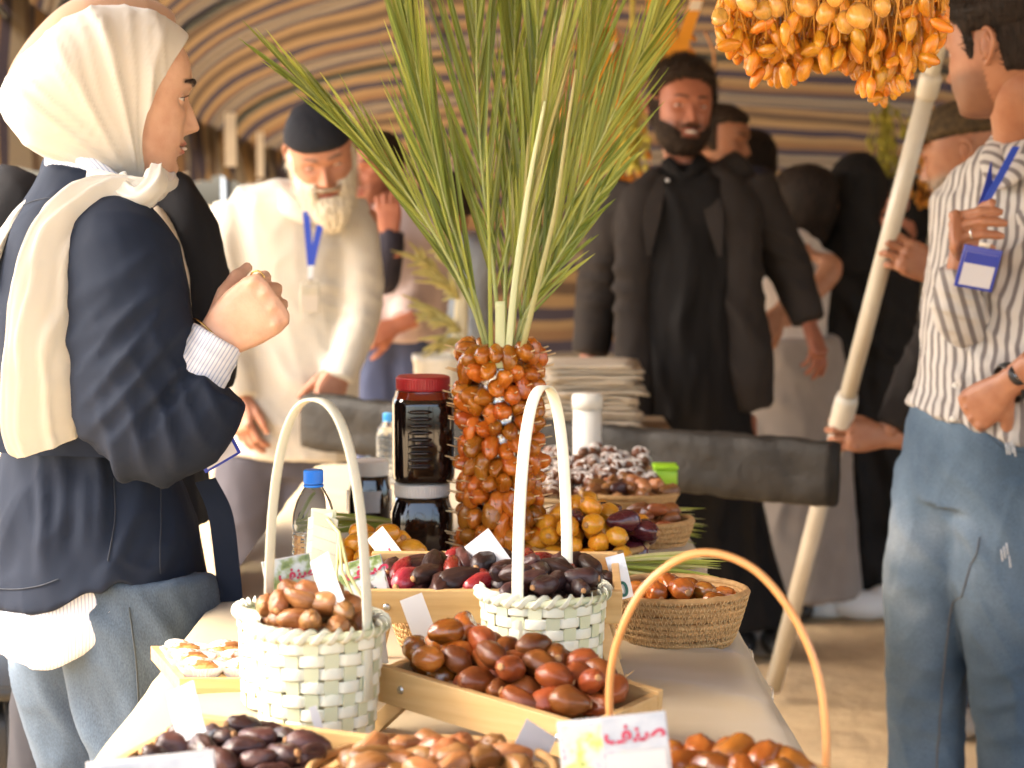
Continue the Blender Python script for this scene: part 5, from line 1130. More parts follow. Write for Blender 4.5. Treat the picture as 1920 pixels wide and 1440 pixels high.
# ================================================================ bearded man in the black jacket
Y4 = 5.85; W4 = thing('person', 'bearded man in an open black jacket and long black robe standing beyond the stall', 'person', (P(1300, 1190, Y4).x, Y4, 0)); c = Ctx(W4)
m_skin4 = skin('skin_ruddy', (.42, .165, .095), (.36, .10, .08), (.022, .014, .010))
M4 = c.M(headM2(1277, 203, Y4-.02, 194, 2, -4, 1.07)); hd = head_mesh(m_skin4, brow=1, ns=120, stubble=.55, smile=1.0, nose=1.1, lidop=13); h4 = hd.copy(); h4.transform(M4)
b = MB(); limb(b, [M4 @ Vector((0, -.02, -.06)), c.p(1282, 300, Y4+.02), c.p(1290, 360, Y4+.03), c.p(1295, 560, Y4), c.p(1300, 780, Y4)], [.06, .064, (.17, .1), (.17, .11), (.16, .1)], side=(1, 0, 0))
limb(b, c.l((1420, 350, Y4), (1478, 500, Y4+.01), (1520, 610, Y4-.05)), [.05, .042, .028]); limb(b, c.l((1165, 360, Y4+.02), (1125, 520, Y4+.05), (1105, 670, Y4)), [.05, .042, .028])
for px in (1260, 1370): limb(b, [c.p(px, 780, Y4), c.p(px+15, 980, Y4), c.p(px+40, 1175, Y4)], [.08, .06, .045])
wr4 = c.p(1517, 608, Y4-.05); hA = hand_mesh(frameM(wr4, c.p(1548, 700, Y4-.09)-wr4, Vector((.75, -.6, .3))), [(18, 22, 12), (24, 28, 14), (30, 32, 16), (36, 36, 18)], (.7, .25), side=1, s=1.0, m=m_skin4)
w4b = c.p(1104, 668, Y4); hB = hand_mesh(frameM(w4b, c.p(1100, 760, Y4-.03)-w4b, Vector((-.7, -.7, 0))), (25, 30, 15), (.5, .3), side=-1, s=1.02, m=m_skin4)
body(W4, m_skin4, b, h4, [hA, hB]); eyes(M4, W4, (.15, 1, .05))
hairshell(head_mesh(m_skin4, ns=120, ears=False, lids=False), 'hair', m_hairdark, W4, M4, hairtest, lambda p: .013 + .014*smooth01((p.z-.05)/.05) + .006*smooth01((p.y-.02)/.05), 4, .009, None, 1500, (0, .2, .5), .020)
hairshell(hd, 'beard', m_hairdark, W4, M4, lambda p: min(max((-.068 - p.z + .75*max(0, abs(p.x)-.030))/.014, min((.018-p.z)/.01, (abs(p.x)-.062)/.006, (.040-p.y)/.012)), (p.y+.022)/.012) if not (abs(p.x) < .024 and p.z > -.086 and p.y > .06) else -1, lambda p: .006, 6, .003, None, 1400, (0, .1, -.8), .010)
b = MB(); limb(b, [(-.030, .092, -.058), (-.013, .105, -.0555), (0, .106, -.0545), (.013, .105, -.0555), (.030, .092, -.058)], [.002, .0038, .003, .0038, .002], 20, 10); b.v = [tuple(M4 @ Vector(v)) for v in b.v]; b.build('moustache', m_hairdark, W4)
b = MB(); b.ell((0, .0975, -.0705), (.017, .006, .0042)); b.v = [tuple(M4 @ Vector(v)) for v in b.v]; b.build('teeth', m_teeth, W4)
m_suit = cloth('black_suit', (.027, .022, .0195), (.036, .030, .027), .8, 400, .25, 10, .2); m_robe = cloth('black_robe', (.008, .007, .0068), (.0115, .010, .0095), .75, 400, .2, 10, .1)
b = MB(); limb(b, c.l((1281, 305, Y4+.01), (1285, 340, Y4+.01), (1290, 400, Y4-.01), (1290, 560, Y4-.03), (1290, 740, Y4-.03), (1305, 940, Y4-.01), (1335, 1178, Y4)), [(.075, .07), (.14, .10), (.18, .135), (.175, .15), (.175, .15), (.20, .15), (.235, .15)], 60, 34, (1, 0, 0), 2.3)
garment('robe', b, .010, m_robe, W4, .005, (12, 12, 1.6), 6, [(c.p(1270, 560, Y4-.18), (1, 0, .08), .10, .006, .28), (c.p(1330, 950, Y4-.15), (1, 0, .1), .11, .012, .3)], 6)
b = MB(); limb(b, c.l((1248, 300, Y4-.03), (1262, 315, Y4-.075), (1284, 330, Y4-.09), (1306, 312, Y4-.075), (1316, 294, Y4-.03)), [(.010, .020), (.010, .022), (.008, .014), (.010, .022), (.010, .020)], 20, 12, (0, 1, 0)); garment('robe_collar', b, .005, m_robe, W4, .001)
MB().ell(c.p(1252, 338, Y4-.125), (.006, .004, .006)).build('button', m_screw, W4)
b = MB()      # jacket: back shell, two open fronts and sleeves
limb(b, c.l((1288, 322, Y4+.05), (1295, 345, Y4+.05), (1298, 420, Y4+.05), (1296, 580, Y4+.05), (1300, 760, Y4+.05)), [(.12, .06), (.20, .085), (.225, .10), (.20, .12), (.215, .12)], 40, 30, (1, 0, 0), 2.5)
limb(b, c.l((1235, 325, Y4-.03), (1195, 400, Y4-.10), (1186, 560, Y4-.12), (1190, 700, Y4-.12), (1180, 795, Y4-.11)), [(.035, .03), (.060, .04), (.055, .04), (.062, .045), (.075, .05)], 34, 18, (1, 0, 0)); limb(b, c.l((1332, 318, Y4-.03), (1372, 390, Y4-.10), (1388, 540, Y4-.12), (1405, 680, Y4-.12), (1415, 765, Y4-.10)), [(.035, .03), (.075, .04), (.070, .045), (.072, .05), (.060, .045)], 34, 18, (1, 0, 0))
limb(b, c.l((1185, 350, Y4+.02), (1160, 420, Y4+.01), (1125, 540, Y4+.02), (1106, 665, Y4-.01)), [.085, .086, .070, .055], 30, 20); limb(b, c.l((1400, 345, Y4+.02), (1432, 410, Y4), (1478, 500, Y4), (1518, 605, Y4-.05)), [.082, .080, .068, .052], 30, 20)
garment('jacket', b, .010, m_suit, W4, .005, (7, 7, 3.5), 9, [(c.p(1475, 495, Y4-.1), (.45, 0, .9), .06, .006, .12), (c.p(1128, 540, Y4-.08), (.1, 0, 1), .06, .006, .12), (c.p(1390, 620, Y4-.18), (.8, 0, .6), .09, .005, .16)], 6)
for sg, pts in ((-1, ((1240, 330, Y4-.085), (1222, 400, Y4-.150), (1216, 480, Y4-.168))), (1, ((1326, 326, Y4-.085), (1338, 400, Y4-.150), (1350, 480, Y4-.17)))): ribbon('lapel', c.l(*pts), [(.012, 0, 0), (.026, -.002, 0), (.006, 0, 0)], .005, m_suit, W4, 16)
b = MB()
for px in (1390, 1452): p0 = c.p(px, 1195, Y4-.06); p0.z = .042; b.ell(p0, (.045, .12, .042)); link('shoe', union_mesh(b, .008, 3, .5, m_bkpl), W4); b = MB()
p0 = c.p(1430, 1185, Y4-.02); MB().tube([p0 + Vector((0, 0, -.06)), p0 + Vector((0, 0, .08))], .045, 14).build('sock', mat('grey_sock', (.5, .48, .47), .9), W4)
# ================================================================ man in the striped shirt
Y5 = 3.9; W5 = thing('person', 'dark haired man in a striped shirt and jeans turning away, hand on his badge', 'person', (P(1860, 1400, Y5).x, Y5, 0)); c = Ctx(W5)
m_skin5 = skin('skin_brown', (.40, .185, .10), (.33, .12, .09), (.035, .02, .014))
M5 = c.M(headM2(1876, 90, Y5, 48, -8, 0, 1.08)); hd = head_mesh(m_skin5, brow=1, ns=150, stubble=.5); h5 = hd.copy(); h5.transform(M5)
tf = Vector((-.75, -.66, 0)); ts = Vector((-.66, .75, 0))
b = MB(); limb(b, [M5 @ Vector((0, -.015, -.04)), M5 @ Vector((0, -.02, -.09)), c.p(1915, 285, Y5+.02), c.p(1930, 360, Y5+.02), c.p(1915, 500, Y5), c.p(1885, 780, Y5)], [.056, .056, .055, (.10, .075), (.12, .09), (.12, .09)], side=ts)
w5 = c.p(1806, 466, Y5-.13)
limb(b, [c.p(1875, 420, Y5+.05), c.p(1815, 600, Y5-.04), c.p(1796, 560, Y5-.10), w5], [.035, .035, .032, .026])
w5b = c.p(1888, 722, Y5-.19); limb(b, [c.p(1960, 360, Y5-.10), c.p(2010, 600, Y5-.05), c.p(1945, 685, Y5-.15), w5b], [.05, .042, .038, .029])
for px, dY in ((1750, .08), (1900, -.05)): limb(b, [c.p(px+40, 820, Y5+dY), c.p(px, 1200, Y5+dY), c.p(px, 1620, Y5+dY)], [.085, .06, .045])
Mq = frameM(w5, Vector((-.32, -.80, .35)), Vector((-.92, .3, -.05))); sd5 = 1
hA = hand_mesh(Mq, [(72, 26, 12), (76, 30, 14), (80, 32, 14), (84, 34, 14)], (.5, .4), side=1, s=1.06, m=m_skin5, tdown=.6, spread=.015)
hB = hand_mesh(frameM(w5b, c.p(1818, 775, Y5-.135)-w5b, Vector((-.15, -1, .35))), [(32, 30, 14), (34, 32, 14), (36, 32, 14), (38, 32, 14)], (.75, .25), side=1, s=1.06, m=m_skin5)
body(W5, m_skin5, b, h5, [hA, hB]); eyes(M5, W5)
hairshell(head_mesh(m_skin5, ns=150, ears=False, lids=False), 'hair', m_hairblack, W5, M5, hairtest, lambda p: .003 + .022*smooth01((p.z-.015)/.05), 14, .004, None, 2500, (0, .25, .45), .013)
m_shstripe = striped('white_grey_stripe', (.49, .46, .42), (.15, .13, .125), 46, .42, soft=.10)
ring = MB(); rp = Mq @ Vector((.098, -.0095, -.030)); fr = frameM(rp, Mq.to_3x3() @ Vector((.2, 0, -1)), Mq.to_3x3() @ Vector((0, 1, 0))); ring.tube([fr @ Vector((0, .0108*math.cos(a), .0108*math.sin(a))) for a in np.linspace(0, 2*math.pi, 24)], .0016, 6); ring.build('ring', mat('silver', (.75, .73, .68), .2, metal=1), W5)
def strip5(d):
    a = coords(d); rr = a - np.array(c.p(1890, 500, Y5+.02)); fw_ = rr@np.array(tf); sw = rr@np.array(ts); attr(d, 'u', sw + .010*np.sin(a[:, 2]*16) + .10*np.abs(np.minimum(0, fw_-.02)) + 2)
b = MB(); limb(b, c.l((1908, 262, Y5+.02), (1916, 300, Y5+.02), (1925, 370, Y5+.02), (1908, 500, Y5+.01), (1890, 640, Y5), (1868, 760, Y5), (1850, 812, Y5)), [(.075, .07), (.155, .10), (.205, .125), (.190, .130), (.180, .130), (.172, .135), (.178, .145)], 44, 32, ts, 2.3)
garment('shirt', b, .008, m_shstripe, W5, .007, (8, 8, 5), 21, [(c.p(1800, 600, Y5-.18), (.5, 0, .85), .06, .006, .15), (c.p(1800, 770, Y5-.18), (.9, 0, .4), .06, .008, .12), (c.p(1880, 480, Y5-.18), (.6, 0, -.8), .07, .005, .15)], 7, 0, strip5)
b = MB(); limb(b, c.l((1880, 390, Y5+.04), (1830, 510, Y5), (1818, 600, Y5-.05), (1796, 570, Y5-.10), (1798, 505, Y5-.12)), [.07, .066, .058, .048, .038], 30, 20); garment('sleeve', b, .007, m_shstripe, W5, .004, (9, 9, 9), 3, [(c.p(1795, 560, Y5-.16), (.2, 0, 1), .035, .005, .08)], 5, 0, lambda d: attr(d, 'u', coords(d)@np.array([.85, -.2, .25]) + 2))
b = MB(); limb(b, c.l((1965, 370, Y5-.10), (2015, 500, Y5-.09), (2020, 600, Y5-.08), (1995, 660, Y5-.13), (1968, 688, Y5-.155)), [.075, .075, .07, .06, .05], 30, 20); garment('sleeve', b, .008, m_shstripe, W5, .005, (9, 9, 9), 4, [], 5, 0, lambda d: attr(d, 'u', coords(d)@np.array([.85, -.2, .5]) + 2))
b = MB(); limb(b, c.l((1925, 232, Y5+.07), (1885, 250, Y5+.06), (1862, 290, Y5-.02), (1872, 335, Y5-.09), (1895, 330, Y5-.11), (1930, 295, Y5-.10)), [(.012, .022), (.014, .03), (.013, .030), (.010, .022), (.013, .03), (.014, .03)], 34, 14, (0, 0, 1)); garment('shirt_collar', b, .0055, m_shstripe, W5, .001, (9, 9, 9), 2, (), 3, 0, lambda d: attr(d, 'u', coords(d)@np.array([.9, .3, .4]) + 2))
sh5 = [o for o in W5.children if o.name.startswith('shirt') and 'collar' not in o.name][0]
for py in (570, 640, 715, 775): MB().ell(onto(sh5, [c.p(1798 - (py-560)*.16, py, Y5)], .001)[0], (.006, .003, .006)).build('button', m_wpl, W5)
seam(sh5, W5, [(1822, 420), (1812, 520), (1796, 640), (1778, 740), (1770, 800)], Y5, c, mat('shirt_placket', (.30, .28, .27), .8), .0014, 'placket')
lanyard(W5, c.p(1905, 275, Y5-.112), c.p(1866, 300, Y5-.05), c.p(1836, 400, Y5-.165), Vector((.008, .003, 0)))
badge(P(1834, 503, Y5-.225), (R(12), R(10), R(8)), .074, .080, 'blue framed name badge held by the man in the striped shirt')
m_den2 = denim('blue_denim', (.045, .080, .125), (.105, .160, .225), (.26, .325, .39))
b = MB(); limb(b, c.l((1860, 755, Y5), (1852, 850, Y5), (1838, 940, Y5+.01)), [(.160, .125), (.172, .138), (.160, .135)], 14, 28, ts, 2.3)
limb(b, c.l((1790, 880, Y5+.05), (1757, 1050, Y5+.05), (1738, 1220, Y5+.04), (1736, 1440, Y5+.04), (1740, 1640, Y5+.05)), [.112, .100, .084, .074, .085], 34, 24); limb(b, c.l((1905, 900, Y5-.05), (1895, 1050, Y5-.06), (1898, 1220, Y5-.08), (1905, 1440, Y5-.07), (1905, 1640, Y5-.05)), [.125, .115, .092, .075, .085], 34, 24)
garment('jeans', b, .007, m_den2, W5, .007, (6, 6, 3.5), 17, [(c.p(1760, 980, Y5-.10), (.7, 0, .7), .07, .006, .13), (c.p(1750, 1330, Y5-.06), (.3, 0, .95), .06, .003, .12), (c.p(1895, 1330, Y5-.16), (-.3, 0, .95), .065, .003, .12)], 6)
jn5 = [o for o in W5.children if o.name.startswith('jeans')][0]; m_tanth = mat('denim_seam_tan', (.13, .13, .13), .9); m_dkth = mat('denim_seam_dark', (.05, .075, .105), .9)
seam(jn5, W5, [(1806, 985), (1788, 1060), (1770, 1160), (1757, 1300), (1750, 1430), (1750, 1600)], Y5, c, m_tanth, .0022, 'jeans_seam', 60)
seam(jn5, W5, [(1822, 792), (1845, 812), (1875, 818), (1905, 808), (1919, 795)], Y5, c, m_tanth, .0018, 'pocket_edge'); seam(jn5, W5, [(1820, 800), (1845, 822), (1875, 828), (1910, 818)], Y5, c, m_dkth, .0014, 'pocket_edge')
b = MB(); g = random.Random(3)
for (x, y) in ((1893, 830), (1884, 1030)):
    for k in range(4): p = c.p(x+k*5-7, y+k*g.uniform(-6, 6), Y5-.185); b.tube([p, p+Vector((.003, -.002, -.022))], .0016, 5)
o = b.build('frayed_thread', mat('pale_thread', (.5, .53, .56), .9), W5); o['kind'] = 'stuff'
for px, dY in ((1735, .02), (1890, -.10)): b = MB(); p0 = c.p(px, 1640, Y5+dY); p0.z = .04; b.ell(p0, (.12, .048, .042)); b.build('shoe', mat('white_shoe', (.7, .7, .7), .6), W5)
# watch
wv = (w5b - c.p(1960, 680, Y5-.15)).normalized(); fr = frameM(w5b - wv*.012, wv, Vector((-.3, -1, .2))); b = MB(); b.tube([fr @ Vector((0, .0375*math.cos(a), .0345*math.sin(a))) for a in np.linspace(0, 2*math.pi, 30)], [(.011, .003)]*30, 8, side=wv); b.build('watch_strap', m_bkpl, W5)
b = MB(); b.tube([fr @ Vector((0, 0, .033)), fr @ Vector((0, 0, .044))], [.0225, .022], 28); b.build('watch_case', m_bkpl, W5); b = MB(); b.tube([fr @ Vector((0, 0, .0442)), fr @ Vector((0, 0, .0452))], .0185, 28); b.build('watch_face', mat('dark_glass', (.01, .01, .012), .08, coat=1), W5)
# ================================================================ man in the cap with the pole
Y6 = 4.95; W6 = thing('person', 'grey bearded man in a dark cap gripping the long white pole behind the striped shirt', 'person', (P(1800, 1370, Y6).x, Y6, 0)); c = Ctx(W6)
m_skin6 = skin('skin_old', (.36, .165, .09), (.28, .10, .08), (.22, .18, .14)); M6 = c.M(headM2(1806, 285, Y6, 68, -14, -4, 1.05)); hd = head_mesh(m_skin6, brow=.7, ns=110, stubble=.8); h6 = hd.copy(); h6.transform(M6)
PA, PB = P(1450, 1276, 5.22), P(1778, 20, 4.05); PB = P(1778, 20, 4.25)
pole_at = lambda t: PA + (PB-PA)*t
pd = (PB-PA).normalized()
t1 = (1276-385)/(1276-20); t2 = (1276-725)/(1276-20); g1, g2 = pole_at(t1*.985)-c.o, pole_at(t2*.97)-c.o
b = MB(); limb(b, [M6 @ Vector((0, -.02, -.06)), c.p(1835, 370, Y6+.02), c.p(1850, 430, Y6+.03), c.p(1840, 620, Y6), c.p(1830, 840, Y6)], [.058, .06, (.15, .1), (.16, .11), (.15, .1)], side=(.3, 1, 0))
wa = g1 + Vector((.118, -.012, -.060)); wb_ = g2 + Vector((.112, -.012, -.008))
limb(b, [c.p(1790, 470, Y6-.1), (c.p(1790, 470, Y6-.1)+wa)/2 + Vector((0, 0, -.03)), wa], [.05, .04, .028]); limb(b, [c.p(1800, 500, Y6+.1), c.p(1755, 620, Y6-.05), wb_], [.05, .042, .028])
for px in (1800, 1860): limb(b, [c.p(px, 840, Y6), c.p(px+5, 1100, Y6), c.p(px+10, 1350, Y6)], [.08, .06, .045])
def grip(g_, w_, s_, hs=1.0):
    x = (g_ + Vector((.0, -.040, .0)) - w_); return hand_mesh(frameM(w_, x, Vector((.15, -1, .1))), [(12, 62, 44), (14, 66, 46), (18, 68, 46), (24, 68, 46)], (.55, .5), side=s_, s=hs, m=m_skin6, spread=.05, tdown=.85)
body(W6, m_skin6, b, h6, [grip(g1, wa, -1, 1.05), grip(g2, wb_, -1, 1.0)])
m_cap6 = cloth('dark_patterned_cap', (.030, .022, .015), (.10, .065, .03), .85, 300, .3, 60)
hairshell(hd, 'cap', m_cap6, W6, M6, lambda p: (p.z - .042 + .12*max(0, -p.y))/.010, lambda p: .014, 2, .002)
b = MB(); rgp = [[M6 @ Vector((.072*math.sin(a)*q, .066 + (.066*q)*max(0, math.cos(a)) , .044 - .014*q*max(0, math.cos(a)) + dz)) for a in np.linspace(-1.5, 1.5, 18)] for q, dz in ((.9, 0), (1.03, -.003))]
vs = [p for r in rgp for p in r]; b.add(vs, [(i, i+1, 19+i, 18+i) for i in range(17)]); b.add([p + Vector((0, 0, .005)) for p in vs], [(18+i, 19+i, i+1, i) for i in range(17)])
b2 = MB(); b2.add([M6 @ Vector((.074*math.sin(a)*q, .060 + (.075*math.cos(a) if math.cos(a) > 0 else 0)*q*.95, .046 - .018*q*max(0, math.cos(a)) + h_)) for h_ in (0, .005) for q in (.55, .8, 1.0) for a in np.linspace(-1.45, 1.45, 18)], [(o+i, o+i+1, o+19+i, o+18+i) for o in (0, 18, 54, 72) for i in range(17)] + [(36+i, 37+i, 91+i, 90+i) for i in range(17)]); b2.build('cap_peak', m_cap6, W6)
hairshell(hd, 'beard', hairmat('grey_beard', (.10, .07, .05), (.26, .20, .15)), W6, M6, lambda p: min((-.070 - p.z + .7*max(0, abs(p.x)-.032))/.014, (p.y+.02)/.012) if not (abs(p.x) < .024 and p.z > -.088 and p.y > .06) else -1, lambda p: .005, 3, .0025)
m_dkjk = cloth('dark_jacket', (.016, .013, .012), (.024, .02, .018), .85, 400, .3, 9, .15); m_vest = cloth('olive_vest', (.055, .042, .028), (.075, .058, .04), .85)
b = MB(); limb(b, c.l((1838, 360, Y6+.02), (1845, 400, Y6+.02), (1850, 470, Y6), (1842, 640, Y6), (1838, 780, Y6), (1835, 860, Y6)), [(.08, .08), (.16, .12), (.20, .15), (.19, .16), (.19, .16), (.19, .15)], 34, 26, (.3, 1, 0), 2.3); garment('vest', b, .010, m_vest, W6, .005, (8, 8, 4), 3)
b = MB(); limb(b, [c.p(1830, 440, Y6-.10), c.p(1795, 480, Y6-.14), wa + (c.p(1795, 480, Y6-.14)-wa)*.45, wa + (c.p(1795, 480, Y6-.14)-wa)*.08], [.07, .068, .052, .040], 24, 18); limb(b, [c.p(1800, 430, Y6-.05), c.p(1790, 540, Y6-.08), c.p(1765, 630, Y6-.10), wb_ + (c.p(1760, 640, Y6-.1)-wb_)*.5, wb_ + (c.p(1760, 640, Y6-.1)-wb_)*.1], [.07, .075, .068, .055, .042], 30, 18)
garment('sleeves', b, .009, m_dkjk, W6, .005, (9, 9, 9), 3, [(c.p(1760, 620, Y6-.14), (.7, 0, .7), .045, .005, .1)], 5); W6.children[-1].name = 'jacket'
b = MB(); limb(b, c.l((1835, 830, Y6), (1832, 900, Y6)), [(.18, .14), (.18, .14)], 8, 22, (.3, 1, 0)); limb(b, c.l((1798, 860, Y6), (1806, 1100, Y6), (1815, 1358, Y6)), [.11, .092, .085], 26, 18); limb(b, c.l((1880, 860, Y6+.05), (1885, 1100, Y6+.05), (1890, 1358, Y6+.05)), [.11, .09, .085], 26, 18); garment('trousers', b, .011, m_dkgrey, W6, .005, (9, 9, 4), 8)
for px in (1790, 1878): b = MB(); p0 = c.p(px, 1370, Y6-.05); p0.z = .042; b.ell(p0, (.055, .12, .042)); b.build('shoe', mat('tan_shoe', (.32, .26, .20), .8), W6)
# the pole itself
m_pole = mat('cream_pole', (.60, .56, .47), .35, (.50, .45, .36), nscale=6, stretch=(3, 3, .4), coat=.2, bump=.15, bscale=20)
tp = thing('tent_pole', 'long cream white pole leaning from the ground to the hanging dates, gripped by two hands', 'pole', PA)
MB().tube([Vector((0, 0, -.02)), (pole_at(.45)-PA)], [.0225, .0225], 20).build('lower_pipe', m_pole, tp); MB().tube([pole_at(.43)-PA, pole_at(.44)-PA, pole_at(.475)-PA, pole_at(.485)-PA], [.026, .0285, .0285, .0245], 20).build('collar', m_pole, tp)
MB().tube([pole_at(.44)-PA, pole_at(.90)-PA], .0205, 20).build('upper_pipe', m_pole, tp); MB().tube([pole_at(.895)-PA, pole_at(.90)-PA, pole_at(.92)-PA, pole_at(.925)-PA], [.0225, .0245, .0245, .020], 20).build('collar', m_pole, tp); MB().tube([pole_at(.91)-PA, pole_at(.96)-PA, pole_at(1.0)-PA], [.018, .0155, .010], 20).build('tip', m_pole, tp)
# ================================================================ people further back
def simple_person(label, px, Y, headp, shirt, torso, arms=(), hands=(), hairfn=None, hairm=None, skinm=None, lower=None, legs=None, extra=None, yaw=180, s=1.03, pitch=0):
    W = thing('person', label, 'person', (P(px, 800, Y).x, Y, 0)); c = Ctx(W); sk = skinm or m_skin5; M = c.M(headM2(headp[0], headp[1], Y, yaw, pitch, 0, s))
    hd = head_mesh(sk, ns=70, lids=False, stubble=.3 if hairfn else 0); h = hd.copy(); h.transform(M); b = MB(); t0, t1_ = c.p(*torso[0][:2], Y), c.p(*torso[-2][:2], Y)
    limb(b, [M @ Vector((0, -.02, -.06)), t0, (t0*2+t1_)/3, t1_], [.056, .06, (.12, .08), (.12, .09)], side=(1, 0, 0)); HH = []
    for a in arms: limb(b, [c.p(*q[:3]) for q in a], [q[3]*.6 for q in a])
    for (w_, e, nz, sd, cu) in hands: w_ = c.p(*w_); HH.append(hand_mesh(frameM(w_, c.p(*e)-w_, Vector(nz)), cu, (.6, .3), side=sd, voxel=.0035, m=sk))
    if legs:
        for lx in legs: limb(b, [c.p(lx, torso[-1][1]-20, Y), c.p(lx, torso[-1][1]+120, Y), Vector((c.p(lx, 800, Y).x, 0, .05))], [.08, .06, .045])
    body(W, sk, b, h, HH, .013)
    if hairfn: hairshell(head_mesh(sk, ns=70, ears=False, lids=False), 'hair', hairm or m_hairblack, W, M, hairfn, lambda p: .014, 5, .004)
    b = MB(); limb(b, [c.p(q[0], q[1], Y) for q in torso], [(q[2], q[3]) for q in torso], 34, 26, (1, 0, 0), 2.3)
    for a in arms: limb(b, [c.p(*q[:3]) for q in a if len(q) < 5], [q[3] for q in a if len(q) < 5], 22, 16)
    garment(shirt[0], b, .012, shirt[1], W, .006, (8, 8, 3.5), px % 17, [], 6)
    if lower:
        b = MB()
        if legs:
            for lx in legs: limb(b, [c.p(lx + (px-lx)*.4, torso[-1][1]-40, Y), c.p(lx, torso[-1][1]+80, Y), Vector((c.p(lx, 800, Y).x, 0, .09))], [.12, .095, .08], 24, 18)
        else: limb(b, [c.p(px, torso[-1][1]-50, Y), c.p(px, torso[-1][1]+150, Y), Vector((0, 0, .07))], [(.17, .13), (.2, .16), (.25, .2)], 24, 24, (1, 0, 0))
        garment(lower[0], b, .013, lower[1], W, .007, (10, 10, 2), 5, [], 5)
    for lx in (legs or (px-20, px+20)): b = MB(); q = c.p(lx, 800, Y); b.ell((q.x, -.06, .045), (.045, .12, .045)); b.build('shoe', m_bkpl, W)
    if extra: extra(W, c, M, hd)
    return W
short = lambda p: max((p.z-.06-.3*min(0, p.y-.05))/.012, min((p.z+.04)/.03, (.02-p.y)/.012))
longh = lambda p: max((p.z-.055-.3*min(0, p.y-.06))/.012, min((p.z+.2)/.03, (.03-p.y)/.012))
m_pink = cloth('pale_pink_shirt', (.50, .40, .38), (.44, .35, .33)); m_navytr = cloth('navy_trousers', (.030, .042, .10), (.04, .055, .12)); m_white = cloth('white_tshirt', (.72, .66, .60)); m_lgrey = cloth('light_grey_dress', (.34, .29, .25), (.28, .24, .21)); m_lblue = cloth('light_blue_shirt', (.36, .44, .54)); m_abaya = cloth('black_abaya', (.010, .009, .009), (.016, .0145, .014), .7, 400, .2, 10, .1); m_dresser = cloth('dark_sleeve', (.035, .032, .045))
def ex10(W, c, M, hd):
    b = MB(); limb(b, c.l((705, 420, 6.2), (712, 520, 6.15), (728, 470, 6.1), (735, 430, 6.1)), [.06, .062, .05, .042], 22, 16); garment('sleeve', b, .010, m_dresser, W, .004); 
simple_person('man in a pale pink shirt and navy trousers behind the capped man, arms folded up', 742, 6.4, (700, 318), ('shirt', m_pink), [(740, 375, .10, .08), (742, 410, .17, .11), (745, 480, .18, .12), (742, 590, .17, .12), (740, 640, .165, .12)], [[(790, 400, 6.4, .07), (800, 500, 6.36, .06), (760, 600, 6.26, .05), (738, 612, 6.22, .035, 1)]], [((740, 612, 6.2), (700, 628, 6.18), (0, -1, .2), 1, (40, 40, 20)), ((732, 440, 6.08), (728, 385, 6.08), (0, -1, 0), 1, (40, 50, 30))], short, None, m_skin4, ('trousers', m_navytr), (710, 775), ex10, yaw=150)
simple_person('person in a light blue shirt far back behind the palm fronds', 835, 7.6, (845, 385), ('shirt', m_lblue), [(840, 435, .1, .08), (838, 470, .19, .11), (835, 560, .18, .12), (835, 640, .18, .12)], [], [], short, None, m_skin5, ('trousers', m_lgrey), (815, 860), yaw=10)
# woman with dark hair and white t-shirt, elbow out
simple_person('dark haired woman in white t-shirt and grey skirt, elbow jutting past the black jacket', 1478, 6.35, (1508, 388), ('tshirt', m_white), [(1490, 428, .09, .08), (1478, 455, .15, .10), (1470, 520, .15, .12), (1468, 620, .14, .11), (1468, 680, .15, .12)], [[(1485, 452, 6.25, .055), (1508, 470, 6.2, .05), (1522, 478, 6.19, .028, 1), (1562, 502, 6.16, .062, 1), (1500, 570, 6.12, .055, 1), (1460, 585, 6.1, .048, 1)]], [((1462, 585, 6.1), (1440, 610, 6.1), (0, -1, 0), 1, (30, 40, 20))], longh, m_hairblack, skin('skin_light', (.50, .26, .155)), ('skirt', m_lgrey), None, yaw=20, s=1.1)
simple_person('short haired person just behind the right shoulder of the black jacket', 1362, 7.0, (1352, 262), ('shirt', m_dresser), [(1360, 312, .1, .08), (1362, 350, .19, .11), (1362, 460, .18, .12), (1362, 560, .18, .12)], [], [], short, m_hairdark, m_skin5, ('trousers', m_dkgrey), (1345, 1380), yaw=-120, pitch=-5)
simple_person('black haired person seen from behind, between the black jacket and white t-shirt', 1412, 7.3, (1403, 312), ('shirt', m_abaya), [(1405, 362, .1, .08), (1408, 390, .17, .11), (1410, 480, .17, .12), (1410, 560, .18, .12)], [], [], longh, m_hairblack, m_skin5, ('trousers', m_dkgrey), (1395, 1425), yaw=20, s=1.1)
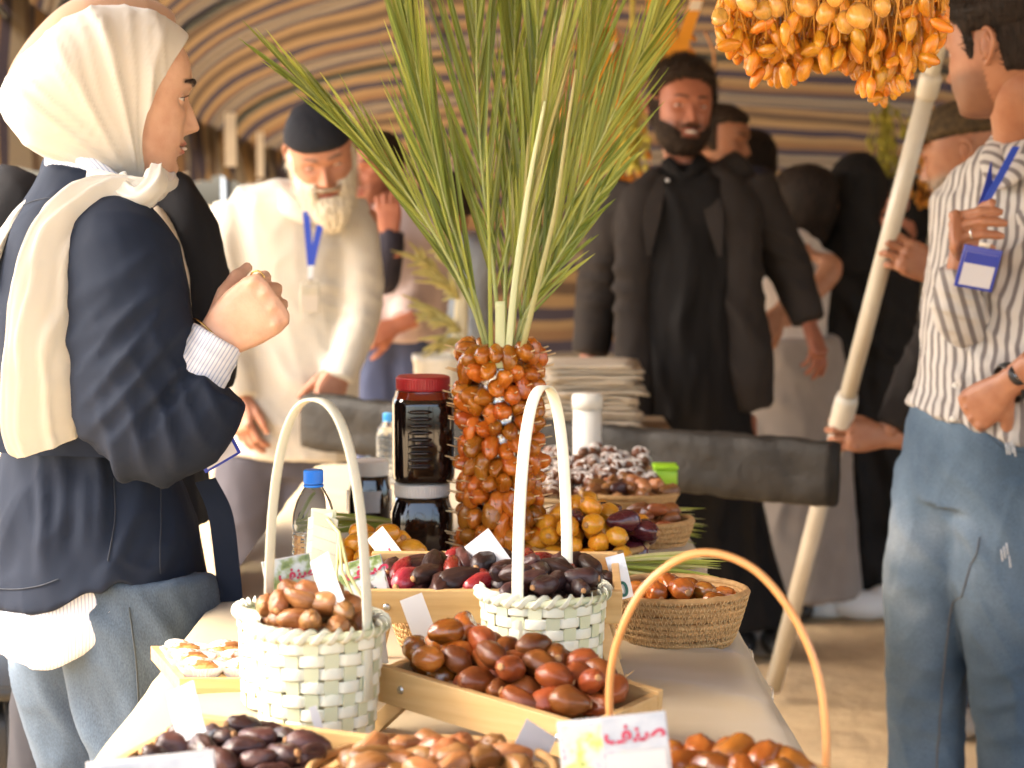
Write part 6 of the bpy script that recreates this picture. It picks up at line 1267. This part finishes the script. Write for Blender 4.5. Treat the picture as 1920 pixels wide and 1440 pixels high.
# women in black abayas
def abaya(label, Y, head, pts, yaw, seed, shoe=None):
    W = thing('person', label, 'person', (P(head[0], 800, Y).x, Y, 0)); c = Ctx(W); M = c.M(headM2(head[0], head[1], Y, yaw, -6, 0, 1.0)); hd = head_mesh(m_skin4, female=True, ns=70, lids=False); hd.transform(M)
    b = MB(); limb(b, [M @ Vector((0, -.015, -.06)), c.p(head[0], head[1]+90, Y), c.p(head[0], head[1]+250, Y), c.p(head[0], head[1]+400, Y)], [.055, .06, (.12, .08), (.13, .09)], side=(1, 0, 0)); body(W, m_skin4, b, hd, (), .013)
    b = MB(); b.ell(M @ Vector((0, -.02, .012)), (.100, .112, .125), M.to_3x3().to_4x4()); b.ell(M @ Vector((0, -.05, -.04)), (.095, .09, .10), M.to_3x3().to_4x4()); limb(b, [M @ Vector((0, -.045, -.03)), M @ Vector((0, -.05, -.12)), M @ Vector((0, -.02, -.24))], [(.085, .085), (.10, .10), (.18, .13)], 16, 24, (1, 0, 0)); garment('headscarf', b, .009, m_abaya, W, .006, (9, 9, 5), seed)
    b = MB(); limb(b, [c.p(x, y, Y+dy) for x, y, r1, r2, dy in pts], [(r1, r2) for x, y, r1, r2, dy in pts], 50, 30, (1, 0, 0), 2.2)
    garment('abaya', b, .012, m_abaya, W, .010, (13, 13, 1.3), seed, [(c.p(pts[-1][0], pts[-1][1]-150, Y-.2), (1, 0, .1), .11, .018, .35), (c.p(pts[2][0], pts[2][1], Y-.15), (.7, 0, .6), .1, .012, .22)], 6)
    for (px, py, dy, m_) in shoe or (): b = MB(); q = c.p(px, py, Y+dy); b.ell((q.x, q.y, .048), (.125, .048, .048)); b.ell((q.x+.06, q.y, .060), (.055, .045, .055)); link('shoe', union_mesh(b, .008, 4, .5, m_), W)
    return W
m_sneak = mat('pale_sneaker', (.80, .84, .86), .6)
abaya('woman in a full black abaya and pale sneakers, standing behind the white pole', 6.5, (1612, 365), [(1612, 430, .15, .10, 0), (1612, 500, .21, .14, 0), (1612, 620, .19, .15, 0), (1615, 800, .20, .16, 0), (1608, 980, .24, .18, 0), (1606, 1132, .27, .2, 0)], -30, 3, [(1620, 1160, -.22, m_sneak), (1552, 1158, -.20, m_sneak)])
abaya('woman in a charcoal abaya farther right, half hidden by the striped shirt', 6.9, (1690, 398), [(1690, 455, .15, .10, 0), (1690, 520, .2, .14, 0), (1690, 660, .19, .15, 0), (1690, 820, .2, .16, 0), (1688, 980, .24, .18, 0), (1686, 1085, .26, .2, 0)], 150, 8)
# ================================================================ black wrapped beam behind the table
m_tarp = mat('black_tarp', (.013, .012, .0105), .62, (.038, .033, .027), nscale=5, bump=.6, bscale=14, bdist=.02, detail=9, spec=.3, contrast=.18)
BL, BR = P(577, 788, 5.0), P(1566, 890, 4.28); bt = thing('wrapped_beam', 'beam wrapped in creased black plastic running behind the far end of the stall', 'beam', (0, 0, 0)); zb = (BL.z+BR.z)/2; bt.location = (BL.x, BL.y, 0)
ax = Vector((BR.x-BL.x, BR.y-BL.y, BR.z-BL.z)); vs, fs = [], []; n, k = 90, 24; u = ax.normalized(); s_ = Vector((u.y, -u.x, 0)).normalized(); up_ = s_.cross(u); up_ = up_ if up_.z > 0 else -up_
for i in range(n):
    t = i/(n-1); p = Vector((0, 0, BL.z)) + ax*t; hh = .066 + .003*math.sin(t*9)
    for j in range(k):
        a = 2*math.pi*j/k; cc, ss = math.cos(a), math.sin(a); q = (abs(cc)**7+abs(ss)**7)**(-1/7); f_ = .006*noise.noise((t*14, cc*1.2, ss*1.5)) + .004*(1-abs(noise.noise((t*30+ss*2, cc, 5)))*2); vs.append(p + s_*((.028+f_)*cc*q) + up_*((hh+f_)*ss*q - .006*math.sin(t*math.pi)))
for i in range(n-1):
    for j in range(k): fs.append((i*k+j, i*k+(j+1) % k, (i+1)*k+(j+1) % k, (i+1)*k+j))
fs += [tuple(range(k-1, -1, -1)), tuple((n-1)*k+j for j in range(k))]; link('plank', me('plank', vs, fs, m_tarp), bt)
for t in (.14, .42): p = ax*t; MB().tube([(p.x, p.y, 0), (p.x, p.y, BL.z + ax.z*t)], .022, 12).build('leg', m_pipe, bt)
# ================================================================ far table with paper stack, tub and dried palm spray
ft = thing('far_table', 'low far table behind the black beam holding stacked paper', 'table', (P(1000, 800, 5.45).x, 5.45, 0)); zf = P(1110, 797, 5.45).z
MB().box((0, 0, zf-.016), (.75, .5, .03), bev=.004).build('table_top', m_ply, ft)
for sx in (-1, 1):
    for sy in (-1, 1): MB().box((sx*.33, sy*.2, (zf-.03)/2), (.035, .035, zf-.03)).build('leg', m_pipe, ft)
m_sack = mat('cream_sheet', (.60, .52, .40), .8, (.52, .44, .33), nscale=9); st = thing('paper_stack', 'untidy stack of cream paper sheets right of the date tower, on the far table', 'paper stack', (P(1110, 797, 5.4).x, 5.4, zf)); g = random.Random(5); nS = 13
hS = P(1110, 678, 5.4).z - zf
for i in range(nS):
    z = hS*(i+.5)/nS; vs = []; w_, d_ = .125*g.uniform(.92, 1.04), .15*g.uniform(.9, 1.05); rr = g.uniform(-.12, .12); ox = g.uniform(-.010, .010)
    for j in range(5):
        for q in range(9): x, y = (q/8*2-1)*w_, (j/4*2-1)*d_; vs.append((ox + x*math.cos(rr)-y*math.sin(rr), x*math.sin(rr)+y*math.cos(rr), z + .005*noise.noise((x*14, y*14, i)) - .010*max(0, abs(x)/w_-.75)*g.random()*3))
    vs += [(x, y, zz + hS/nS*.55) for x, y, zz in vs]; f_ = []
    for j in range(4):
        for q in range(8): a = j*9+q; f_ += [(a, a+9, a+10, a+1), (45+a, 46+a, 55+a, 54+a)]
    for q in range(8): f_ += [(q, q+1, 46+q, 45+q), (36+q+1, 36+q, 81+q, 82+q)]
    for j in range(4): f_ += [(j*9+9, j*9, 45+j*9, 54+j*9), (j*9+8, j*9+17, 62+j*9, 53+j*9)]
    link('sheet', me('sheet', vs, f_, m_sack), st)
p = P(822, 770, 5.3); tb2 = thing('white_tub', 'white plastic tub holding a dried palm spray behind the red lidded jar', 'tub', (p.x, 5.3, zf)); ht = P(822, 664, 5.3).z - zf
MB().lathe([(.001, .001), (.058, .001), (.066, ht*.9), (.070, ht*.92), (.070, ht), (.064, ht), (.060, ht*.5), (.001, ht*.5)], 32).build('body', m_wpl, tb2)
m_spray = mat('dry_palm_spray', (.50, .45, .15), .7, (.62, .56, .24), nscale=20, bump=.4, bscale=120)
sp = thing('dried_palm_spray', 'pale yellow dried palm flower spray standing in the white tub', 'palm spray', P(856, 690, 5.3)); b = MB(); b.tube([Vector((0, 0, -.06))] + [P(*q) - sp.location for q in ((862, 640, 5.3), (866, 560, 5.3), (855, 500, 5.3))], [.022, .022, .018, .012], 12); b.build('stem', mat('cream_stem', (.70, .64, .44), .6), sp)
g = random.Random(2)
for (bx, by, tx, ty, n_) in ((860, 560, 775, 470, 46), (864, 620, 785, 570, 38), (866, 640, 830, 640, 14), (860, 520, 820, 450, 24)):
    p0, p1 = P(bx, by, 5.28)-sp.location, P(tx, ty, 5.25)-sp.location
    for k in range(n_):
        a = p0 + (p1-p0)*g.uniform(0, .75); e = a + (p1-p0).normalized()*g.uniform(.04, .08) + Vector((g.gauss(0, .016), g.gauss(0, .02), g.gauss(-.012, .018))); MB().tube([a, (a+e)/2 + Vector((0, 0, .006)), e], [.005, .006, .002], 6).build('strand', m_spray, sp)
# ================================================================ hanging dates
hb = thing('date_bunch', 'big bunch of golden yellow dates hanging from the tent roof at the top right', 'date bunch', P(1550, -60, 2.86)); hbm = hb.location.copy(); g = random.Random(12)
m_strand = mat('date_strand', (.50, .20, .02), .5, (.62, .32, .05), nscale=30)
hv = variants('hang', .0175, .0085, n=4, wrinkle=.05, taper=.05); hv2 = variants('hang', .0175, .0138, n=3, wrinkle=.003, taper=.06)
m_big = dmat('date_hanging_big', (.54, .25, .035), (.60, .33, .07), .3, .5, .3, .05, perobj=.12)
for d in hv2: d.materials[0] = m_big
sb = MB(); root_ = Vector((0, 0, .10))
outline = spline([(1335, 60), (1375, 95), (1425, 150), (1480, 145), (1545, 120), (1600, 135), (1650, 185), (1700, 150), (1745, 110), (1775, 60)], 60)
cnt = 0
for k in range(420):
    x = g.uniform(1350, 1772); yb = float(np.interp(x, outline[:, 0], outline[:, 1])); big = False
    y = yb - abs(g.gauss(0, 1))*70; Yd = 2.95 + g.uniform(-.10, .14)
    if y < -70: continue
    p = P(x, y, Yd)-hbm; o = link('date', g.choice(hv), hb, p, (g.gauss(0, .5), R(90)+g.gauss(0, .75), g.uniform(0, 6.28))); s = g.uniform(.75, 1.2); o.scale = (s, s, s)
    q = root_ + Vector((p.x*.35, p.y*.5, .03)); top = p + Vector((0, 0, .017)); m_ = (q+top)/2 + Vector((p.x*.25 + g.gauss(0, .02), g.gauss(0, .02), .02)); sb.tube([Vector(v) for v in spline([q, m_, top], 7)], .0012, 4)
for (x, y) in ((1349, 32), (1400, 5), (1455, 12), (1462, -20), (1510, 8), (1500, -25), (1548, 25), (1566, -10), (1612, 30), (1655, 12), (1690, -20), (1432, 18), (1530, -30), (1640, -30), (1585, 42)):
    p = P(x, y, 2.62 + g.uniform(-.02, .02))-hbm; o = link('date', g.choice(hv2), hb, p, (0, R(90)+g.gauss(0, .5), g.uniform(0, 6.28))); o.scale = (g.uniform(.8, 1.1),)*3; top = p + Vector((0, 0, .018)); sb.tube([Vector(v) for v in spline([root_ + Vector((p.x*.3, -.12, .04)), (root_+top)/2 + Vector((p.x*.3, -.1, .03)), top], 7)], .0014, 4)
o = sb.build('strand', m_strand, hb); o['kind'] = 'stuff'; MB().tube([root_ + Vector((0, 0, -.02)), root_ + Vector((.02, .03, .3)), Vector((.03, .05, 2.66 - hbm.z))], [.020, .016, .012], 10).build('stalk', m_strand, hb)
def strand_bunch(label, x, y, Y, w_, h_, n_, m, seed, size=.014):
    g = random.Random(seed); t = thing('date_strands', label, 'date bunch', P(x, y-h_*.5, Y)); s_ = mpp(t.location); b = MB(); vs, fs = ell_geo((size*.7, size*.7, size*1.1), 10, 7); dm = me('date', vs, fs, m)
    for k in range(n_):
        px, py = g.gauss(0, w_*.24), h_*g.random()**.8; p = Vector((px*s_*(1.1-.3*py/h_), g.gauss(0, w_*.2*s_), -py*s_)); link('date', dm, t, p, (g.gauss(0, .4), g.gauss(0, .4), g.random()*6)); b.tube([Vector((0, 0, .03)), p*.5 + Vector((p.x*.3, 0, .02)), p], .0016, 4)
    o = b.build('strand', m, t); o['kind'] = 'stuff'; top = Vector((0, 0, 2.42 - t.location.z)); MB().tube([Vector((0, 0, .02)), top], .007, 8).build('stalk', m, t); return t
m_or = mat('orange_strand', (.62, .22, .015), .45, (.70, .30, .03), nscale=20); m_yg = mat('yellow_green_strand', (.50, .45, .05), .5, (.60, .52, .10), nscale=20); m_ol = mat('olive_strand', (.30, .28, .03), .6, (.40, .34, .05), nscale=20); m_dor = mat('deep_orange', (.50, .20, .02), .6, (.58, .25, .03), nscale=20)
strand_bunch('orange date strands hanging behind the right hand fronds', 1140, 215, 7.2, 190, 300, 150, m_or, 1, .017)
strand_bunch('yellow green date strands hanging left of the man in the black jacket', 1185, 260, 7.0, 75, 120, 70, m_yg, 2)
strand_bunch('olive green date strands hanging just left of the white pole', 1662, 272, 7.0, 80, 120, 60, m_ol, 3)
strand_bunch('deep orange date strands hanging behind the man with the grey beard and cap', 1745, 330, 6.6, 90, 110, 60, m_dor, 4)
strand_bunch('orange date strands hanging just above the head of the man in the black jacket', 1262, 110, 6.4, 70, 90, 50, m_or, 5)
m_rbo = mat('orange_band', (.68, .28, .015), .6); m_rbw = mat('white_band', (.75, .68, .58), .6)
def band(label, a, b_, Y, w_, m, tip=None):
    p0, p1 = P(*a, Y), P(*b_, Y); t = thing('ribbon', label, 'ribbon', p0); ribbon('band', [Vector(), (p1-p0)*.5 + Vector((0, .01, 0)), p1-p0], (w_, 0, 0), .003, m, t, 12)
    if tip: ribbon('white_tip', [(p1-p0)*.72 + Vector((0, -.004, 0)), (p1-p0)*.9 + Vector((0, .002, 0))], (w_*.9, 0, 0), .003, m_rbw, t, 6)
    top = p0 if p0.z > p1.z else p1; MB().tube([top-p0, Vector((top.x-p0.x, .02, 2.5-p0.z))], .003, 6).build('string', m_rbo, t)
band('wide orange ribbon hanging from the roof left of the black jacket man', (1246, 135), (1236, -40), 6.2, .042, m_rbo); band('slanting orange ribbon with a white end right of the wide orange ribbon', (1276, 95), (1310, -10), 6.2, .020, m_rbo, True); band('thin slanting orange ribbon with a white end behind the right fronds', (1120, 170), (1152, 70), 6.6, .013, m_rbo, True)
tag(MB().tube([Vector(q) for q in spline([P(1322, 60, 6.3), P(1338, 100, 6.3), P(1337, 150, 6.3), P(1332, 205, 6.3)], 16)], .004, 8).build('cord', m_cane, None), 'thin brown cord hanging beside the head of the man in the black jacket', 'cord')
# straw strips scattered on the left table edge
# ================================================================ cards, placards and bags
def card(label, px, py, Y, w_, h_, rot, m=None, curl=.12, name='paper_card', cat='card'):
    p = P(px, py, Y); s_ = mpp(p); W_, H_ = w_*s_, h_*s_; vs = []
    for j in range(7):
        for i in range(4): u_, v_ = i/3-.5, j/6-.5; vs.append((u_*W_, curl*H_*(v_*v_-.08) , v_*H_))
    vs += [(x, y+.0005, z) for x, y, z in vs]; fs = []
    for j in range(6):
        for i in range(3): a = j*4+i; fs += [(a, a+1, a+5, a+4), (28+a+4, 28+a+5, 28+a+1, 28+a)]
    return tag(link(name, me(name, vs, fs, m or m_paper), None, p, rot), label, cat)
card('blank white paper tag standing among the dark dates of the middle green basket', 922, 1048, 2.36, 58, 112, (R(-35), R(-38), R(4)))
cR = card('narrow white paper tag with red handwriting beside the syrup jars', 727, 1032, 2.52, 40, 92, (R(-30), R(-42), R(0)))
card('white paper tag leaning over the light brown dates of the left green basket', 612, 1088, 2.02, 42, 112, (R(-35), R(-32), R(-10)))
card('narrow white paper tag with small print stuck in the back of the front crate', 786, 1162, 2.26, 44, 92, (R(-12), R(-20), R(5)))
card('thin white paper tag at the left corner of the front crate', 716, 1205, 2.10, 20, 78, (R(-10), R(-12), R(-30)))
card('blurred white paper tag over the black dates in the bottom left crate', 348, 1335, 1.86, 62, 105, (R(-25), R(-28), R(-15)))
card('white paper tag at the right end of the front straw bowl', 998, 1402, 1.84, 70, 85, (R(-25), R(35), R(10)))
card('thin folded white paper strip in front of the left green basket', 601, 1375, 1.92, 16, 105, (R(-5), R(-16), R(10)))
m_bag = mat('glossy_plastic', (.80, .82, .84), .12, coat=1, bump=.6, bscale=30, bdist=.01)
bg = card('clear plastic packet with a green mark at the right corner of the back crate', 1162, 1082, 2.40, 36, 84, (R(-8), R(-12), R(12)), m_bag, name='plastic_packet', cat='packet')
def placard(label, px, py, Y, w_, h_, rot, rnd_=.006):
    p = P(px, py, Y); s_ = mpp(p); W_, H_ = w_*s_, h_*s_; t = thing('placard', label, 'sign', p, rot); b = MB(); b.box((0, 0, 0), (W_, .0025, H_), bev=.001); b.build('board', mat('placard_board', (.46, .46, .46), .2, (.40, .41, .42), nscale=40, coat=.6), t); return t, W_, H_
m_tred = mat('print_red', (.34, .02, .06), .5); m_tgreen = mat('print_green', (.01, .12, .09), .5); m_tblk = mat('print_dark', (.02, .02, .03), .5)
def text(s, parent, loc, size, m, name='lettering', rot=(math.pi/2, 0, 0), ext=.0):
    cu = bpy.data.curves.new(name, 'FONT'); cu.body = s; cu.size = size; cu.align_x = 'CENTER'; cu.align_y = 'CENTER'; cu.offset = .0006; o = bpy.data.objects.new(name, cu); COL.objects.link(o); d = eval_mesh(o); bpy.data.objects.remove(o); d.materials.clear(); d.materials.append(m)
    q = link(name, d, parent, loc, rot); return q
def flat_patch(name, parent, x0, x1, z0, z1, m, off=.0016, seed=0):
    vs = [(x0, -off, z0), (x1, -off, z0), (x1, -off, z1), (x0, -off, z1)]; return link(name, me(name, vs, [(0, 1, 2, 3)], m, False), parent)
def photo_mat(name, cols, sc=40):
    m, nt, b, L = base(name); tc = nd(nt, 'ShaderNodeTexCoord'); n = nd(nt, 'ShaderNodeTexNoise', Scale=sc, Detail=4); L(tc.outputs['Object'], n.inputs['Vector']); r = ramp(nt, [(.30+.4*i/(len(cols)-1), k) for i, k in enumerate(cols)]); L(n.outputs['Fac'], r.inputs[0]); L(r.outputs[0], b.inputs['Base Color']); b.inputs['Roughness'].default_value = .2; return m
m_print = photo_mat('palm_print', [(.05, .10, .03), (.20, .26, .10), (.45, .50, .52), (.55, .50, .40)], 60); m_print2 = photo_mat('fruit_print', [(.10, .16, .03), (.42, .46, .12), (.46, .44, .40), (.36, .38, .44), (.34, .05, .08)], 55); m_sky_print = photo_mat('sky_print', [(.24, .28, .34), (.42, .44, .47)], 30)
SNF, SYF = '\uFED2\uFEE8\uFEBB', '\u064A\uFED4\uFEF4\uFEB3'
SANF = ''.join(['\uFED2', '\uFEE8', '\uFEBB']); SAIF = ''.join(['\uFED2', '\uFEF4', '\uFEB3'])
t, W_, H_ = placard('glossy sign with red and green Arabic lettering leaning in the left green basket', 545, 1100, 2.12, 92, 112, (R(-10), R(-8), R(18)))
flat_patch('print', t, -W_*.48, W_*.48, -H_*.48, H_*.48, m_print); flat_patch('print_panel', t, -W_*.12, W_*.46, -H_*.47, -H_*.08, mat('print_white', (.44, .44, .44), .3), .0022); text(SANF, t, (W_*.18, -.0030, H_*.20), W_*.34, m_tred); text(SAIF, t, (W_*.16, -.0030, -H_*.27), W_*.30, m_tgreen)
t, W_, H_ = placard('glossy sign with red Arabic lettering lying behind the left green basket handle', 672, 1092, 2.33, 108, 92, (R(-38), R(-14), R(6)))
flat_patch('print', t, -W_*.48, W_*.48, -H_*.48, H_*.48, m_print); flat_patch('print_panel', t, -W_*.10, W_*.46, -H_*.47, -H_*.06, mat('print_white', (.44, .44, .44), .3), .0022); text(SANF, t, (W_*.18, -.0030, H_*.20), W_*.34, m_tred); text('\uFE8E\uFEB3', t, (W_*.15, -.0030, -H_*.27), W_*.28, m_tgreen)
t, W_, H_ = placard('blurred sign with a fruit picture and red lettering in the bottom right foreground', 1152, 1402, 1.66, 206, 118, (R(-12), R(-7), R(-4)))
flat_patch('print', t, -W_*.48, W_*.10, -H_*.48, H_*.42, m_print2); flat_patch('print_sky', t, -W_*.10, W_*.48, -H_*.05, H_*.47, m_sky_print, .0019); flat_patch('print_panel', t, -W_*.08, W_*.46, -H_*.47, -H_*.10, mat('print_white', (.44, .44, .44), .3), .0022); text(SANF, t, (W_*.20, -.0030, H_*.20), W_*.24, m_tred)
t, W_, H_ = placard('blurred clear sign cut off by the bottom left corner of the picture', 285, 1462, 1.66, 240, 90, (R(-14), R(-5), R(4))); flat_patch('print', t, -W_*.4, W_*.48, -H_*.48, H_*.40, m_sky_print)
text('\uFEDF', cR, (.002, -.0055, -.010), .020, m_tred, rot=(math.pi/2, R(10), 0))
def ex_text(o, s, loc, size, m): text(s, o, loc, size, m)
text('0', bg, (0, -.003, -.016), .026, m_tgreen, 'logo_mark')
# raffia tuft at the back right of the front crate
tf_ = thing('straw_tuft', 'tuft of pale straw at the right end of the front crate', 'straw', P(1150, 1290, 2.08)); g = random.Random(9)
for k in range(34): a = Vector((g.gauss(0, .012), g.gauss(0, .01), g.uniform(-.01, .004))); e = a + Vector((g.gauss(.004, .014), g.gauss(0, .012), g.uniform(.004, .02))); MB().tube([a, (a+e)/2+Vector((0, 0, .004)), e], .0008, 4).build('strand', m_stitch, tf_)
from mathutils.bvhtree import BVHTree
# ================================================================ dates the photo does not show singly go into one mass
def sort_dates():
    bpy.context.view_layer.update(); hits = {}; o0 = Vector((0, 0, CAMZ)); V, Fc, own = [], [], []
    ds = [o for o in SC.objects if o.name.split('.')[0] == 'date' and o.parent is None]
    for o in ds:
        k = len(V); M = o.matrix_world; V += [M @ v.co for v in o.data.vertices]
        for p in o.data.polygons: Fc.append([i+k for i in p.vertices]); own.append(o.name)
    bvh = BVHTree.FromPolygons(V, Fc)
    for py in range(760, 1440, 4):
        for px in range(200, 1620, 4):
            h = bvh.ray_cast(o0, ray(px+2, py+2).normalized())
            if h[2] is not None: n = own[h[2]]; hits[n] = hits.get(n, 0)+1
    ds.sort(key=lambda o: -hits.get(o.name, 0)); keep = ds[:300]; rest = [o for o in ds[300:]]
    vis = [o for o in rest]
    bm = bmesh.new(); mats = []; 
    for o in vis:
        n0 = len(bm.faces); n1 = len(bm.verts); bm.from_mesh(o.data); bm.faces.ensure_lookup_table(); bm.verts.ensure_lookup_table(); bmesh.ops.transform(bm, matrix=o.matrix_world, verts=bm.verts[n1:])
        for f in bm.faces[n0:]:
            m = o.data.materials[f.material_index]
            if m not in mats: mats.append(m)
            f.material_index = mats.index(m); f.smooth = True
    d = bpy.data.meshes.new('date_heap'); bm.to_mesh(d); bm.free(); [d.materials.append(m) for m in mats]
    h = link('date_heap', d); h['kind'] = 'stuff'; h['label'] = 'small and half buried dates filling the baskets, bowls and crates'
    for o in rest: bpy.data.objects.remove(o)
    print('DATES', len(ds), 'seen', sum(1 for o in keep if o.name and hits.get(o.name, 0)))
sort_dates()
